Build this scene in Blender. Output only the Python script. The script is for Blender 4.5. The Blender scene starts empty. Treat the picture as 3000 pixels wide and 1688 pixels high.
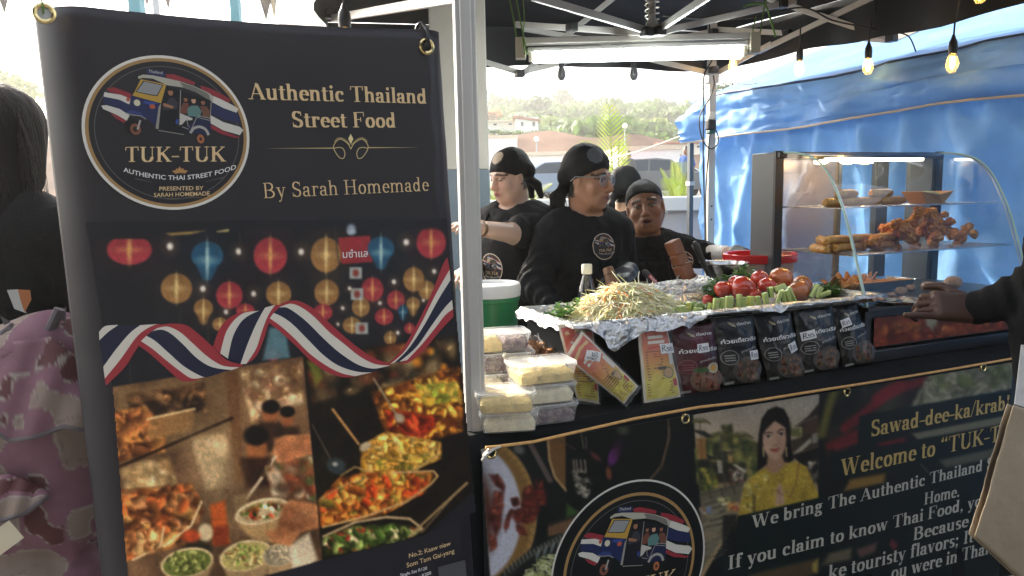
import bpy, bmesh, math, random
import numpy as np
from mathutils import Vector, Matrix
from mathutils.geometry import delaunay_2d_cdt
rad = math.radians
scene = bpy.context.scene
col = scene.collection

# ------------------------------------------------------------------ camera, light, exposure
PITCH, ROLL, FPX = rad(-7.3), rad(1.2), 2150.0
CAM = np.array([0.0, 0.0, 1.5])
fwd = np.array([0, math.cos(PITCH), math.sin(PITCH)])
_r0 = np.array([1.0, 0, 0]); _u0 = np.cross(_r0, fwd)
cR = math.cos(ROLL) * _r0 - math.sin(ROLL) * _u0
cU = math.cos(ROLL) * _u0 + math.sin(ROLL) * _r0
cam_d = bpy.data.cameras.new('camera'); cam = bpy.data.objects.new('camera', cam_d); col.objects.link(cam)
cam.matrix_world = Matrix(((cR[0], cU[0], -fwd[0], CAM[0]), (cR[1], cU[1], -fwd[1], CAM[1]), (cR[2], cU[2], -fwd[2], CAM[2]), (0, 0, 0, 1)))
cam_d.sensor_width = 36; cam_d.lens = FPX / 3000 * 36; cam_d.clip_end = 3000; cam_d.clip_start = 0.02
scene.camera = cam
SUN_AZ, SUN_EL = rad(-42), rad(31)          # azimuth from +Y (minus = left), elevation
world = bpy.data.worlds.new('World'); scene.world = world; world.use_nodes = True
nt = world.node_tree; bg = nt.nodes['Background']
sky = nt.nodes.new('ShaderNodeTexSky'); sky.sky_type = 'NISHITA'; sky.sun_disc = False
sky.sun_elevation = SUN_EL; sky.sun_rotation = SUN_AZ; sky.dust_density = 4.0; sky.air_density = 1.2
hs_ = nt.nodes.new('ShaderNodeHueSaturation'); hs_.inputs['Saturation'].default_value = .5; nt.links.new(sky.outputs[0], hs_.inputs['Color']); nt.links.new(hs_.outputs[0], bg.inputs[0]); bg.inputs[1].default_value = 0.15
sun_d = bpy.data.lights.new('sun', 'SUN'); sun_d.energy = 3.2; sun_d.angle = rad(0.6); sun_d.color = (1, .90, .74)
sun = bpy.data.objects.new('sun', sun_d); col.objects.link(sun)
sdir = Vector((math.sin(SUN_AZ) * math.cos(SUN_EL), math.cos(SUN_AZ) * math.cos(SUN_EL), math.sin(SUN_EL)))
sun.rotation_euler = sdir.to_track_quat('Z', 'Y').to_euler()
scene.view_settings.view_transform = 'Standard'; scene.view_settings.look = 'None'
scene.view_settings.exposure = 2.1; scene.view_settings.gamma = 1
scene.render.engine = 'CYCLES'
scene.cycles.max_bounces = 10; scene.cycles.transparent_max_bounces = 24; scene.cycles.caustics_reflective = False
scene.cycles.caustics_refractive = False; scene.cycles.use_denoising = True; scene.cycles.sample_clamp_indirect = 6

# ------------------------------------------------------------------ measuring helpers
def ray(u, v): return fwd + (u - 1500) / FPX * cR - (v - 844) / FPX * cU
def at(u, v, d): return CAM + d * ray(u, v)                       # d metres along the optical axis
def on_z(u, v, z):
    r = ray(u, v); return CAM + (z - CAM[2]) / r[2] * r
TZ = 0.88                                                          # height of the counter top
EC = np.array([0.92051626, 0.39070425, 0]); EB = np.array([-0.39070425, 0.92051626, 0])   # along / behind the counter
ANG = math.atan2(EC[1], EC[0])
T0 = on_z(1411, 1271, TZ); T0[2] = 0
def W(s, t, z): return T0 + s * EC + t * EB + np.array([0, 0, z])
def on_t(u, v, t):                                                 # pixel -> (s, t, z) on the vertical sheet t behind the counter edge
    r = ray(u, v); k = ((T0 + EB * t - CAM) @ EB) / (r @ EB); p = CAM + k * r - T0
    return np.array([p @ EC, t, p[2]])
def on_s(u, v, s):
    r = ray(u, v); k = ((T0 + EC * s - CAM) @ EC) / (r @ EC); p = CAM + k * r - T0
    return np.array([s, p @ EB, p[2]])
def on_h(u, v, z):
    p = on_z(u, v, z) - T0; return np.array([p @ EC, p @ EB, z])
def lin(h, k=1.0):                                                 # '#rrggbb' -> linear rgb
    h = h.lstrip('#'); c = [int(h[i:i + 2], 16) / 255 for i in (0, 2, 4)]
    return tuple(k * (x / 12.92 if x <= .04045 else ((x + .055) / 1.055) ** 2.4) for x in c)
def linarr(a):
    a = np.clip(a, 0, 1); return np.where(a <= .04045, a / 12.92, ((a + .055) / 1.055) ** 2.4)

# ------------------------------------------------------------------ materials
MATS = {}
def M(name, c=(.5, .5, .5), rough=.55, metal=0., var=0., vscale=12., bump=0., bscale=60., trans=0., alpha=1., emit=None, estr=0., attr=False,
      spec=.5, sss=0., c2=None, coat=0., translucent=0., stretch=None, ior=1.45):
    if name in MATS: return MATS[name]
    if isinstance(c, str): c = lin(c)
    m = bpy.data.materials.new(name); m.use_nodes = True; n = m.node_tree; b = n.nodes['Principled BSDF']
    def lk(a, z): n.links.new(a, z)
    b.inputs['Roughness'].default_value = rough; b.inputs['Metallic'].default_value = metal
    b.inputs['Specular IOR Level'].default_value = spec; b.inputs['IOR'].default_value = ior
    b.inputs['Transmission Weight'].default_value = trans; b.inputs['Alpha'].default_value = alpha
    b.inputs['Coat Weight'].default_value = coat; b.inputs['Coat Roughness'].default_value = .15
    if sss: b.inputs['Subsurface Weight'].default_value = sss; b.inputs['Subsurface Radius'].default_value = (.012, .005, .003)
    tc = n.nodes.new('ShaderNodeTexCoord'); mp = n.nodes.new('ShaderNodeMapping'); lk(tc.outputs['Object'], mp.inputs[0])
    if stretch: mp.inputs['Scale'].default_value = stretch
    base = None
    if attr:
        a = n.nodes.new('ShaderNodeAttribute'); a.attribute_name = 'Col'; base = a.outputs[0]
    else:
        rgb = n.nodes.new('ShaderNodeRGB'); rgb.outputs[0].default_value = (*c, 1); base = rgb.outputs[0]
    if var or c2:
        t = n.nodes.new('ShaderNodeTexNoise'); t.inputs['Scale'].default_value = vscale; t.inputs['Detail'].default_value = 6
        lk(mp.outputs[0], t.inputs[0])
        mx = n.nodes.new('ShaderNodeMix'); mx.data_type = 'RGBA'
        if c2:
            if isinstance(c2, str): c2 = lin(c2)
            r = n.nodes.new('ShaderNodeValToRGB'); r.color_ramp.elements[0].position = .38; r.color_ramp.elements[1].position = .62
            lk(t.outputs[0], r.inputs[0]); lk(r.outputs[0], mx.inputs['Factor']); lk(base, mx.inputs[6]); mx.inputs[7].default_value = (*c2, 1)
        else:
            mx.blend_type = 'MULTIPLY'; mx.inputs['Factor'].default_value = 1
            mr = n.nodes.new('ShaderNodeMapRange'); mr.inputs[3].default_value = 1 - var; mr.inputs[4].default_value = 1 + var
            mr.inputs[1].default_value = .25; mr.inputs[2].default_value = .75
            lk(t.outputs[0], mr.inputs[0]); lk(base, mx.inputs[6]); lk(mr.outputs[0], mx.inputs[7])
        base = mx.outputs[2]
    lk(base, b.inputs['Base Color'])
    if bump:
        t2 = n.nodes.new('ShaderNodeTexNoise'); t2.inputs['Scale'].default_value = bscale; t2.inputs['Detail'].default_value = 4
        lk(mp.outputs[0], t2.inputs[0]); bp = n.nodes.new('ShaderNodeBump'); bp.inputs['Strength'].default_value = bump; bp.inputs['Distance'].default_value = .02
        lk(t2.outputs[0], bp.inputs['Height']); lk(bp.outputs[0], b.inputs['Normal'])
    if emit is not None:
        b.inputs['Emission Color'].default_value = (*emit, 1); b.inputs['Emission Strength'].default_value = estr
    if translucent:
        tr = n.nodes.new('ShaderNodeBsdfTranslucent'); lk(base, tr.inputs[0]); ms = n.nodes.new('ShaderNodeMixShader'); ms.inputs[0].default_value = translucent
        lk(b.outputs[0], ms.inputs[1]); lk(tr.outputs[0], ms.inputs[2]); lk(ms.outputs[0], n.nodes['Material Output'].inputs[0])
    MATS[name] = m; return m
def clear(name, c=(.95, .97, .96), a=.12, rough=.05, spec=.5, pane=False):      # thin clear plastic or pane: mostly see-through, keeps a sheen
    if name in MATS: return MATS[name]
    m = M(name, c, rough, spec=spec); n = m.node_tree; b = n.nodes['Principled BSDF']
    if pane: b = n.nodes.new('ShaderNodeBsdfGlossy'); b.inputs['Roughness'].default_value = rough
    tr = n.nodes.new('ShaderNodeBsdfTransparent'); tr.inputs[0].default_value = (*[min(1, .75 + .25 * x) for x in c], 1)
    lw = n.nodes.new('ShaderNodeLayerWeight'); lw.inputs[0].default_value = .5; pw = n.nodes.new('ShaderNodeMath'); pw.operation = 'POWER'; pw.inputs[1].default_value = 4.
    n.links.new(lw.outputs['Facing'], pw.inputs[0]); ad = n.nodes.new('ShaderNodeMath'); ad.operation = 'MULTIPLY_ADD'; ad.inputs[1].default_value = .55; ad.inputs[2].default_value = a; ad.use_clamp = True; n.links.new(pw.outputs[0], ad.inputs[0])
    ms = n.nodes.new('ShaderNodeMixShader'); n.links.new(ad.outputs[0], ms.inputs[0]); n.links.new(tr.outputs[0], ms.inputs[1]); n.links.new(b.outputs[0], ms.inputs[2])
    n.links.new(ms.outputs[0], n.nodes['Material Output'].inputs[0]); return m

# ------------------------------------------------------------------ objects
def tag(o, label=None, cat=None, group=None, kind=None):
    if label: o['label'] = label
    if cat: o['category'] = cat
    if group: o['group'] = group
    if kind: o['kind'] = kind
    return o
def thing(name, label, cat, loc=(0, 0, 0), rz=0., group=None):
    o = bpy.data.objects.new(name, None); col.objects.link(o); o.empty_display_size = .1
    o.location = tuple(loc); o.rotation_euler = (0, 0, rz); return tag(o, label, cat, group)
def stall(name, label, cat, s, t, z, rz=0., group=None): return thing(name, label, cat, W(s, t, z), ANG + rz, group)
def copy_tree(o, parent=None, loc=None, rz=None):
    c = o.copy(); col.objects.link(c)
    if parent is not None: c.parent = parent
    if loc is not None: c.location = tuple(loc)
    if rz is not None: c.rotation_euler = (c.rotation_euler[0], c.rotation_euler[1], rz)
    for ch in o.children: copy_tree(ch, c)
    return c
def link_mesh(name, me, mats, parent=None, smooth=True, autos=None):
    o = bpy.data.objects.new(name, me); col.objects.link(o)
    for m in (mats if isinstance(mats, (list, tuple)) else [mats]): me.materials.append(m)
    if parent is not None: o.parent = parent
    if smooth: me.polygons.foreach_set('use_smooth', np.ones(len(me.polygons), bool))
    return o
def np_mesh(name, V, F, mats, parent=None, smooth=True, colors=None, fmat=None):
    V = np.asarray(V, float); F = np.asarray(F, np.int32)
    me = bpy.data.meshes.new(name); k = F.shape[1]
    me.vertices.add(len(V)); me.vertices.foreach_set('co', V.astype(np.float32).ravel())
    me.loops.add(F.size); me.loops.foreach_set('vertex_index', F.ravel())
    me.polygons.add(len(F)); me.polygons.foreach_set('loop_start', np.arange(0, F.size, k, dtype=np.int32))
    if fmat is not None: me.polygons.foreach_set('material_index', np.asarray(fmat, np.int32))
    me.update(calc_edges=True); me.validate()
    if colors is not None:
        c = np.asarray(colors, float); dom = 'POINT' if len(c) == len(V) else 'CORNER'
        at_ = me.color_attributes.new('Col', 'FLOAT_COLOR', dom)
        if dom == 'CORNER' and len(c) == len(F): c = np.repeat(c, k, axis=0)
        at_.data.foreach_set('color', np.concatenate([c, np.ones((len(c), 1))], 1).astype(np.float32).ravel())
    return link_mesh(name, me, mats, parent, smooth)

class MB:                                                          # collects shapes, builds ONE mesh object
    def __init__(s): s.v = []; s.f = []; s.m = []; s.c = []; s.mi = 0; s.cc = (1, 1, 1); s.X = Matrix.Identity(4)
    def add(s, vs, fs):
        k = len(s.v)
        for p in vs: s.v.append(tuple(s.X @ Vector(p)))
        for f in fs: s.f.append([i + k for i in f]); s.m.append(s.mi); s.c.append(s.cc)
        return s
    def box(s, c, d, rot=None):
        R = rot or Matrix.Identity(3); x, y, z = d[0] / 2, d[1] / 2, d[2] / 2; c = Vector(c)
        vs = [c + R @ Vector((a * x, b * y, e * z)) for a in (-1, 1) for b in (-1, 1) for e in (-1, 1)]
        return s.add(vs, [(0, 1, 3, 2), (4, 6, 7, 5), (0, 4, 5, 1), (2, 3, 7, 6), (0, 2, 6, 4), (1, 5, 7, 3)])
    def bar(s, a, b, w, h, up=(0, 0, 1)):                          # rectangular bar from a to b
        a, b = Vector(a), Vector(b); d = b - a; L = d.length; d.normalize(); u = Vector(up)
        x = d.cross(u)
        if x.length < 1e-4: x = d.cross(Vector((1, 0, 0)))
        x.normalize(); y = x.cross(d); R = Matrix((x, d, y)).transposed()
        return s.box((a + b) / 2, (w, L, h), R)
    def tube(s, pts, r, n=8, cap=True, closed=False):
        P = [Vector(p) for p in pts]; rs = r if isinstance(r, (list, tuple)) else [r] * len(P)
        vs = []; fs = []; N = len(P); prev = None
        for i, p in enumerate(P):
            if closed: d = P[(i + 1) % N] - P[i - 1]
            else: d = P[min(i + 1, N - 1)] - P[max(i - 1, 0)]
            if d.length < 1e-9: d = Vector((0, 0, 1))
            d.normalize()
            if prev is None:
                x = d.cross(Vector((0, 0, 1)))
                if x.length < .05: x = d.cross(Vector((1, 0, 0)))
            else: x = prev - d * prev.dot(d)
            x.normalize(); y = d.cross(x); prev = x
            for k in range(n):
                a = 2 * math.pi * k / n; vs.append(p + rs[i] * (math.cos(a) * x + math.sin(a) * y))
        for i in range(N if closed else N - 1):
            j = (i + 1) % N
            for k in range(n): fs.append((i * n + k, i * n + (k + 1) % n, j * n + (k + 1) % n, j * n + k))
        if cap and not closed: fs.append(list(range(n))[::-1]); fs.append([(N - 1) * n + k for k in range(n)])
        return s.add(vs, fs)
    def lathe(s, prof, n=24, c=(0, 0, 0), rot=None, sx=1, sy=1):   # profile of (r, z)
        R = rot or Matrix.Identity(3); c = Vector(c); vs = []; fs = []; N = len(prof)
        for r, z in prof:
            for k in range(n):
                a = 2 * math.pi * k / n; vs.append(c + R @ Vector((r * sx * math.cos(a), r * sy * math.sin(a), z)))
        for i in range(N - 1):
            for k in range(n): fs.append((i * n + k, i * n + (k + 1) % n, (i + 1) * n + (k + 1) % n, (i + 1) * n + k))
        if prof[0][0] > 1e-6: fs.append([k for k in range(n)][::-1])
        if prof[-1][0] > 1e-6: fs.append([(N - 1) * n + k for k in range(n)])
        return s.add(vs, fs)
    def ball(s, c, r, n=12, m=8, rot=None):
        r = r if isinstance(r, (list, tuple)) else (r, r, r); R = rot or Matrix.Identity(3); c = Vector(c); vs = []; fs = []
        for i in range(m + 1):
            th = math.pi * i / m
            for k in range(n):
                a = 2 * math.pi * k / n
                vs.append(c + R @ Vector((r[0] * math.sin(th) * math.cos(a), r[1] * math.sin(th) * math.sin(a), -r[2] * math.cos(th))))
        for i in range(m):
            for k in range(n):
                q = [i * n + k, i * n + (k + 1) % n, (i + 1) * n + (k + 1) % n, (i + 1) * n + k]
                fs.append(q)
        return s.add(vs, fs)
    def prism(s, poly, axis, h):                                   # poly: 3-D points, extruded by vector axis*h
        a = Vector(axis) * h; n = len(poly); vs = [Vector(p) for p in poly] + [Vector(p) + a for p in poly]
        return s.add(vs, [list(range(n))[::-1], [n + i for i in range(n)]] + [(i, (i + 1) % n, n + (i + 1) % n, n + i) for i in range(n)])
    def grid(s, fn, nu, nv):
        vs = [fn(i / nu, j / nv) for j in range(nv + 1) for i in range(nu + 1)]
        return s.add(vs, [(j * (nu + 1) + i, j * (nu + 1) + i + 1, (j + 1) * (nu + 1) + i + 1, (j + 1) * (nu + 1) + i) for j in range(nv) for i in range(nu)])
    def build(s, name, mats, parent=None, smooth=True, bevel=0., solid=0., fix=True, subs=0, angle=40, attr=False):
        me = bpy.data.meshes.new(name); me.from_pydata([tuple(v) for v in s.v], [], s.f)
        me.polygons.foreach_set('material_index', np.array(s.m, np.int32))
        if attr:
            ca = me.color_attributes.new('Col', 'FLOAT_COLOR', 'CORNER'); cs = []
            for p, c in zip(s.f, s.c): cs += [(*c, 1)] * len(p)
            ca.data.foreach_set('color', np.array(cs, np.float32).ravel())
        if fix:
            bm = bmesh.new(); bm.from_mesh(me); bmesh.ops.remove_doubles(bm, verts=bm.verts, dist=1e-6)
            bmesh.ops.recalc_face_normals(bm, faces=bm.faces); bm.to_mesh(me); bm.free()
        o = link_mesh(name, me, mats, parent, smooth)
        if smooth: me.set_sharp_from_angle(angle=rad(angle))
        if solid: md = o.modifiers.new('s', 'SOLIDIFY'); md.thickness = solid; md.offset = 0
        if bevel: md = o.modifiers.new('b', 'BEVEL'); md.width = bevel; md.segments = 2; md.limit_method = 'ANGLE'; md.angle_limit = rad(40)
        if subs: md = o.modifiers.new('u', 'SUBSURF'); md.levels = subs; md.render_levels = subs
        return o

# ------------------------------------------------------------------ noise and signed-distance modelling
def hash3(ix, iy, iz, seed=0):
    h = (ix * 374761393 + iy * 668265263 + iz * 1274126177 + seed * 974634777) & 0xffffffff
    h = ((h ^ (h >> 13)) * 1103515245) & 0xffffffff
    return ((h ^ (h >> 16)) & 0xffff) / 65535.0
def vnoise(P, scale, seed=0, octs=1):
    P = np.asarray(P, float); out = 0; amp = 1; tot = 0
    for o in range(octs):
        q = P * scale * 2 ** o; i = np.floor(q).astype(np.int64); f = q - i; f = f * f * (3 - 2 * f); r = 0
        for dx in (0, 1):
            for dy in (0, 1):
                for dz in (0, 1):
                    w = (f[..., 0] if dx else 1 - f[..., 0]) * (f[..., 1] if dy else 1 - f[..., 1]) * (f[..., 2] if dz else 1 - f[..., 2])
                    r = r + w * hash3(i[..., 0] + dx, i[..., 1] + dy, i[..., 2] + dz, seed + o)
        out = out + amp * (r * 2 - 1); tot += amp; amp *= .5
    return out / tot
def rotm(yaw=0, pitch=0, roll=0):
    return np.array(Matrix.Rotation(yaw, 3, 'Z') @ Matrix.Rotation(pitch, 3, 'X') @ Matrix.Rotation(roll, 3, 'Y'))
class SDF:
    def __init__(s): s.p = []
    def ell(s, c, r, R=None, k=.02, op='+'): s.p.append(('e', np.array(c, float), np.array(r, float), R, k, op)); return s
    def cap(s, a, b, ra, rb=None, k=.02, op='+'): s.p.append(('c', np.array(a, float), np.array(b, float), (ra, ra if rb is None else rb), k, op)); return s
    def rbox(s, c, h, r, R=None, k=.01, op='+'): s.p.append(('b', np.array(c, float), np.array(h, float), (r, R), k, op)); return s
    def half(s, c, n, k=.004): s.p.append(('h', np.array(c, float), np.array(n, float), None, k, '&')); return s    # keep the side n points away from
    @staticmethod
    def dist(p, P):
        if p[0] == 'e':
            q = P - p[1]
            if p[3] is not None: q = q @ p[3]
            k0 = np.sqrt(((q / p[2]) ** 2).sum(-1)); k1 = np.sqrt(((q / p[2] ** 2) ** 2).sum(-1)) + 1e-9
            return np.where(k0 < 1e-3, -p[2].min(), k0 * (k0 - 1) / k1)
        if p[0] == 'c':
            ab = p[2] - p[1]; h = np.clip(((P - p[1]) @ ab) / max(ab @ ab, 1e-12), 0, 1)
            return np.sqrt(((P - p[1] - h[..., None] * ab) ** 2).sum(-1)) - (p[3][0] + h * (p[3][1] - p[3][0]))
        if p[0] == 'b':
            q = P - p[1]
            if p[3][1] is not None: q = q @ p[3][1]
            q = np.abs(q) - p[2] + p[3][0]
            return np.sqrt((np.maximum(q, 0) ** 2).sum(-1)) + np.minimum(q.max(-1), 0) - p[3][0]
        if p[0] == 'h': return (P - p[1]) @ p[2]
    def bounds(s, p):
        if p[0] == 'e': r = p[2].max(); return p[1] - r, p[1] + r
        if p[0] == 'c': r = max(p[3]); return np.minimum(p[1], p[2]) - r, np.maximum(p[1], p[2]) + r
        if p[0] == 'b': r = np.sqrt((p[2] ** 2).sum()); return p[1] - r, p[1] + r
        return np.full(3, -1e9), np.full(3, 1e9)
    @staticmethod
    def comb(D, d, k, op):
        if op == '+': h = np.clip(.5 + .5 * (D - d) / k, 0, 1); return D + (d - D) * h - k * h * (1 - h)
        if op == '-': d = -d
        h = np.clip(.5 - .5 * (D - d) / k, 0, 1); return D + (d - D) * h + k * h * (1 - h)
    def at(s, P):
        P = np.asarray(P, float); D = np.full(P.shape[:-1], 9.0)
        for p in s.p: D = s.comb(D, s.dist(p, P), p[4], p[5])
        return D
    def mesh(s, name, mat, parent=None, res=.006, axes=None, color=None, disp=None, pad=.02, post=None):
        lo = np.full(3, 1e9); hi = -lo
        for p in s.p:
            if p[5] == '+':
                a, b = s.bounds(p); lo = np.minimum(lo, a); hi = np.maximum(hi, b)
        lo -= pad; hi += pad; ax = []
        for i in range(3):
            r = res if not hasattr(res, '__len__') else res[i]
            ax.append(np.arange(lo[i], hi[i] + r, r))
        if axes: ax = [axes[i] if axes[i] is not None else ax[i] for i in range(3)]
        D = np.full([len(a) for a in ax], .5, np.float64)
        for p in s.p:
            a, b = s.bounds(p); m = p[4] + 2.5 * max(np.diff(x).max() for x in ax)
            sl = []
            for i in range(3): sl.append(slice(np.searchsorted(ax[i], a[i] - m), np.searchsorted(ax[i], b[i] + m)))
            if any(q.start >= q.stop for q in sl): continue
            P = np.stack(np.meshgrid(ax[0][sl[0]], ax[1][sl[1]], ax[2][sl[2]], indexing='ij'), -1)
            d = s.dist(p, P); sub = D[tuple(sl)]; D[tuple(sl)] = s.comb(sub, d, p[4], p[5])
        if disp is not None:
            idx = np.where(np.abs(D) < .05)
            P = np.stack([ax[0][idx[0]], ax[1][idx[1]], ax[2][idx[2]]], -1); D[idx] += disp(P)
        V, F = surfnet(ax, D)
        C = color(V) if color is not None else None
        if post is not None: V = post(V)
        return np_mesh(name, V, F, mat, parent, True, C)
def surfnet(ax, D):
    S = D < 0; nx, ny, nz = D.shape
    c = [S[i:nx - 1 + i, j:ny - 1 + j, k:nz - 1 + k] for i in (0, 1) for j in (0, 1) for k in (0, 1)]
    tot = sum(x.astype(np.int8) for x in c); act = (tot > 0) & (tot < 8)
    ci = np.argwhere(act); n = len(ci); num = np.zeros((n, 3)); cnt = np.zeros(n)
    corner = [(i, j, k) for i in (0, 1) for j in (0, 1) for k in (0, 1)]
    cd = np.stack([D[ci[:, 0] + o[0], ci[:, 1] + o[1], ci[:, 2] + o[2]] for o in corner], 1)
    cp = np.stack([np.stack([ax[q][ci[:, q] + o[q]] for q in range(3)], 1) for o in corner], 1)
    for a in range(8):
        for b in range(a + 1, 8):
            if bin(a ^ b).count('1') != 1: continue
            m = (cd[:, a] < 0) != (cd[:, b] < 0); t = np.zeros(n); t[m] = cd[m, a] / (cd[m, a] - cd[m, b])
            num[m] += cp[m, a] + t[m, None] * (cp[m, b] - cp[m, a]); cnt[m] += 1
    V = num / np.maximum(cnt, 1)[:, None]; idx = np.full(act.shape, -1, np.int64); idx[act] = np.arange(n); F = []
    for axn in range(3):
        A = S[:-1] if axn == 0 else S[:, :-1] if axn == 1 else S[:, :, :-1]
        B = S[1:] if axn == 0 else S[:, 1:] if axn == 1 else S[:, :, 1:]
        e = np.argwhere(A != B); o1, o2 = [(1, 2), (2, 0), (0, 1)][axn]
        ok = (e[:, o1] > 0) & (e[:, o2] > 0) & (e[:, o1] < D.shape[o1] - 1) & (e[:, o2] < D.shape[o2] - 1); e = e[ok]
        if not len(e): continue
        def g(d1, d2):
            q = e.copy(); q[:, o1] -= d1; q[:, o2] -= d2; return idx[q[:, 0], q[:, 1], q[:, 2]]
        Q = np.stack([g(0, 0), g(1, 0), g(1, 1), g(0, 1)], 1)
        ins = S[e[:, 0], e[:, 1], e[:, 2]]; Q[~ins] = Q[~ins][:, ::-1]; F.append(Q)
    return V, np.concatenate(F)

# ------------------------------------------------------------------ flat printed artwork
class Art:                                                         # painter's list of polygons, flattened to one sheet without overlaps
    def __init__(s): s.polys = []; s.cols = []
    def poly(s, pts, c):
        pts = [(float(p[0]), float(p[1])) for p in pts]
        ar = sum(pts[i - 1][0] * pts[i][1] - pts[i][0] * pts[i - 1][1] for i in range(len(pts)))
        if abs(ar) < 1e-9: return s
        if ar < 0: pts = pts[::-1]                                  # the triangulator wants counter-clockwise outlines
        s.polys.append(pts); s.cols.append(lin(c) if isinstance(c, str) else c); return s
    def ell(s, cx, cy, rx, ry, c, rot=0, n=48, a0=0, a1=360):
        P = []; full = abs(a1 - a0) >= 360; m = n if full else n + 1
        for i in range(m):
            a = rad(a0 + (a1 - a0) * i / n); x, y = rx * math.cos(a), ry * math.sin(a)
            P.append((cx + x * math.cos(rot) - y * math.sin(rot), cy + x * math.sin(rot) + y * math.cos(rot)))
        return s.poly(P, c)
    def line(s, pts, w, c, w2=None):
        n = len(pts)
        w2 = w if w2 is None else w2
        L = []; R = []
        for i, p in enumerate(pts):
            a = pts[max(i - 1, 0)]; b = pts[min(i + 1, n - 1)]; dx, dy = b[0] - a[0], b[1] - a[1]; l = math.hypot(dx, dy) or 1
            ww = w + (w2 - w) * i / max(n - 1, 1); ox, oy = -dy / l * ww / 2, dx / l * ww / 2
            L.append((p[0] + ox, p[1] + oy)); R.append((p[0] - ox, p[1] - oy))
        for i in range(n - 1): s.poly([L[i], L[i + 1], R[i + 1], R[i]], c)
        return s
    def build(s, name, fn, mat, parent=None, scale=1.0):           # fn maps (x, y) arrays -> Nx3 points
        V2 = []; F = []
        for p in s.polys:
            k = len(V2); V2 += [Vector((x / scale, y / scale)) for x, y in p]; F.append(list(range(k, k + len(p))))
        v, e, f, ov, oe, of = delaunay_2d_cdt(V2, [], F, 1, 1e-6)
        P = np.array([(q[0] * scale, q[1] * scale) for q in v]); T = []; C = []
        for tri, o in zip(f, of):
            if not o or len(tri) != 3: continue
            T.append(tri); C.append(s.cols[max(o)])
        return np_mesh(name, fn(P[:, 0], P[:, 1]), np.array(T), mat, parent, False, np.array(C))
FONTC = {}
def sans(text, bold=0., spacing=1.):                               # sans lettering as triangles, baseline at 0, size 1
    key = (text, bold, spacing)
    if key in FONTC: return FONTC[key]
    c = bpy.data.curves.new('t', 'FONT'); c.body = text; c.offset = bold; c.resolution_u = 3; c.space_character = spacing
    o = bpy.data.objects.new('t', c); col.objects.link(o); bpy.context.view_layer.update()
    dg = bpy.context.evaluated_depsgraph_get(); m = bpy.data.meshes.new_from_object(o.evaluated_get(dg))
    m.calc_loop_triangles(); V = np.array([v.co[:2] for v in m.vertices]); T = np.array([t.vertices[:] for t in m.loop_triangles])
    bpy.data.objects.remove(o); bpy.data.curves.remove(c); bpy.data.meshes.remove(m)
    FONTC[key] = (V, T, V[:, 0].max()); return FONTC[key]
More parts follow.
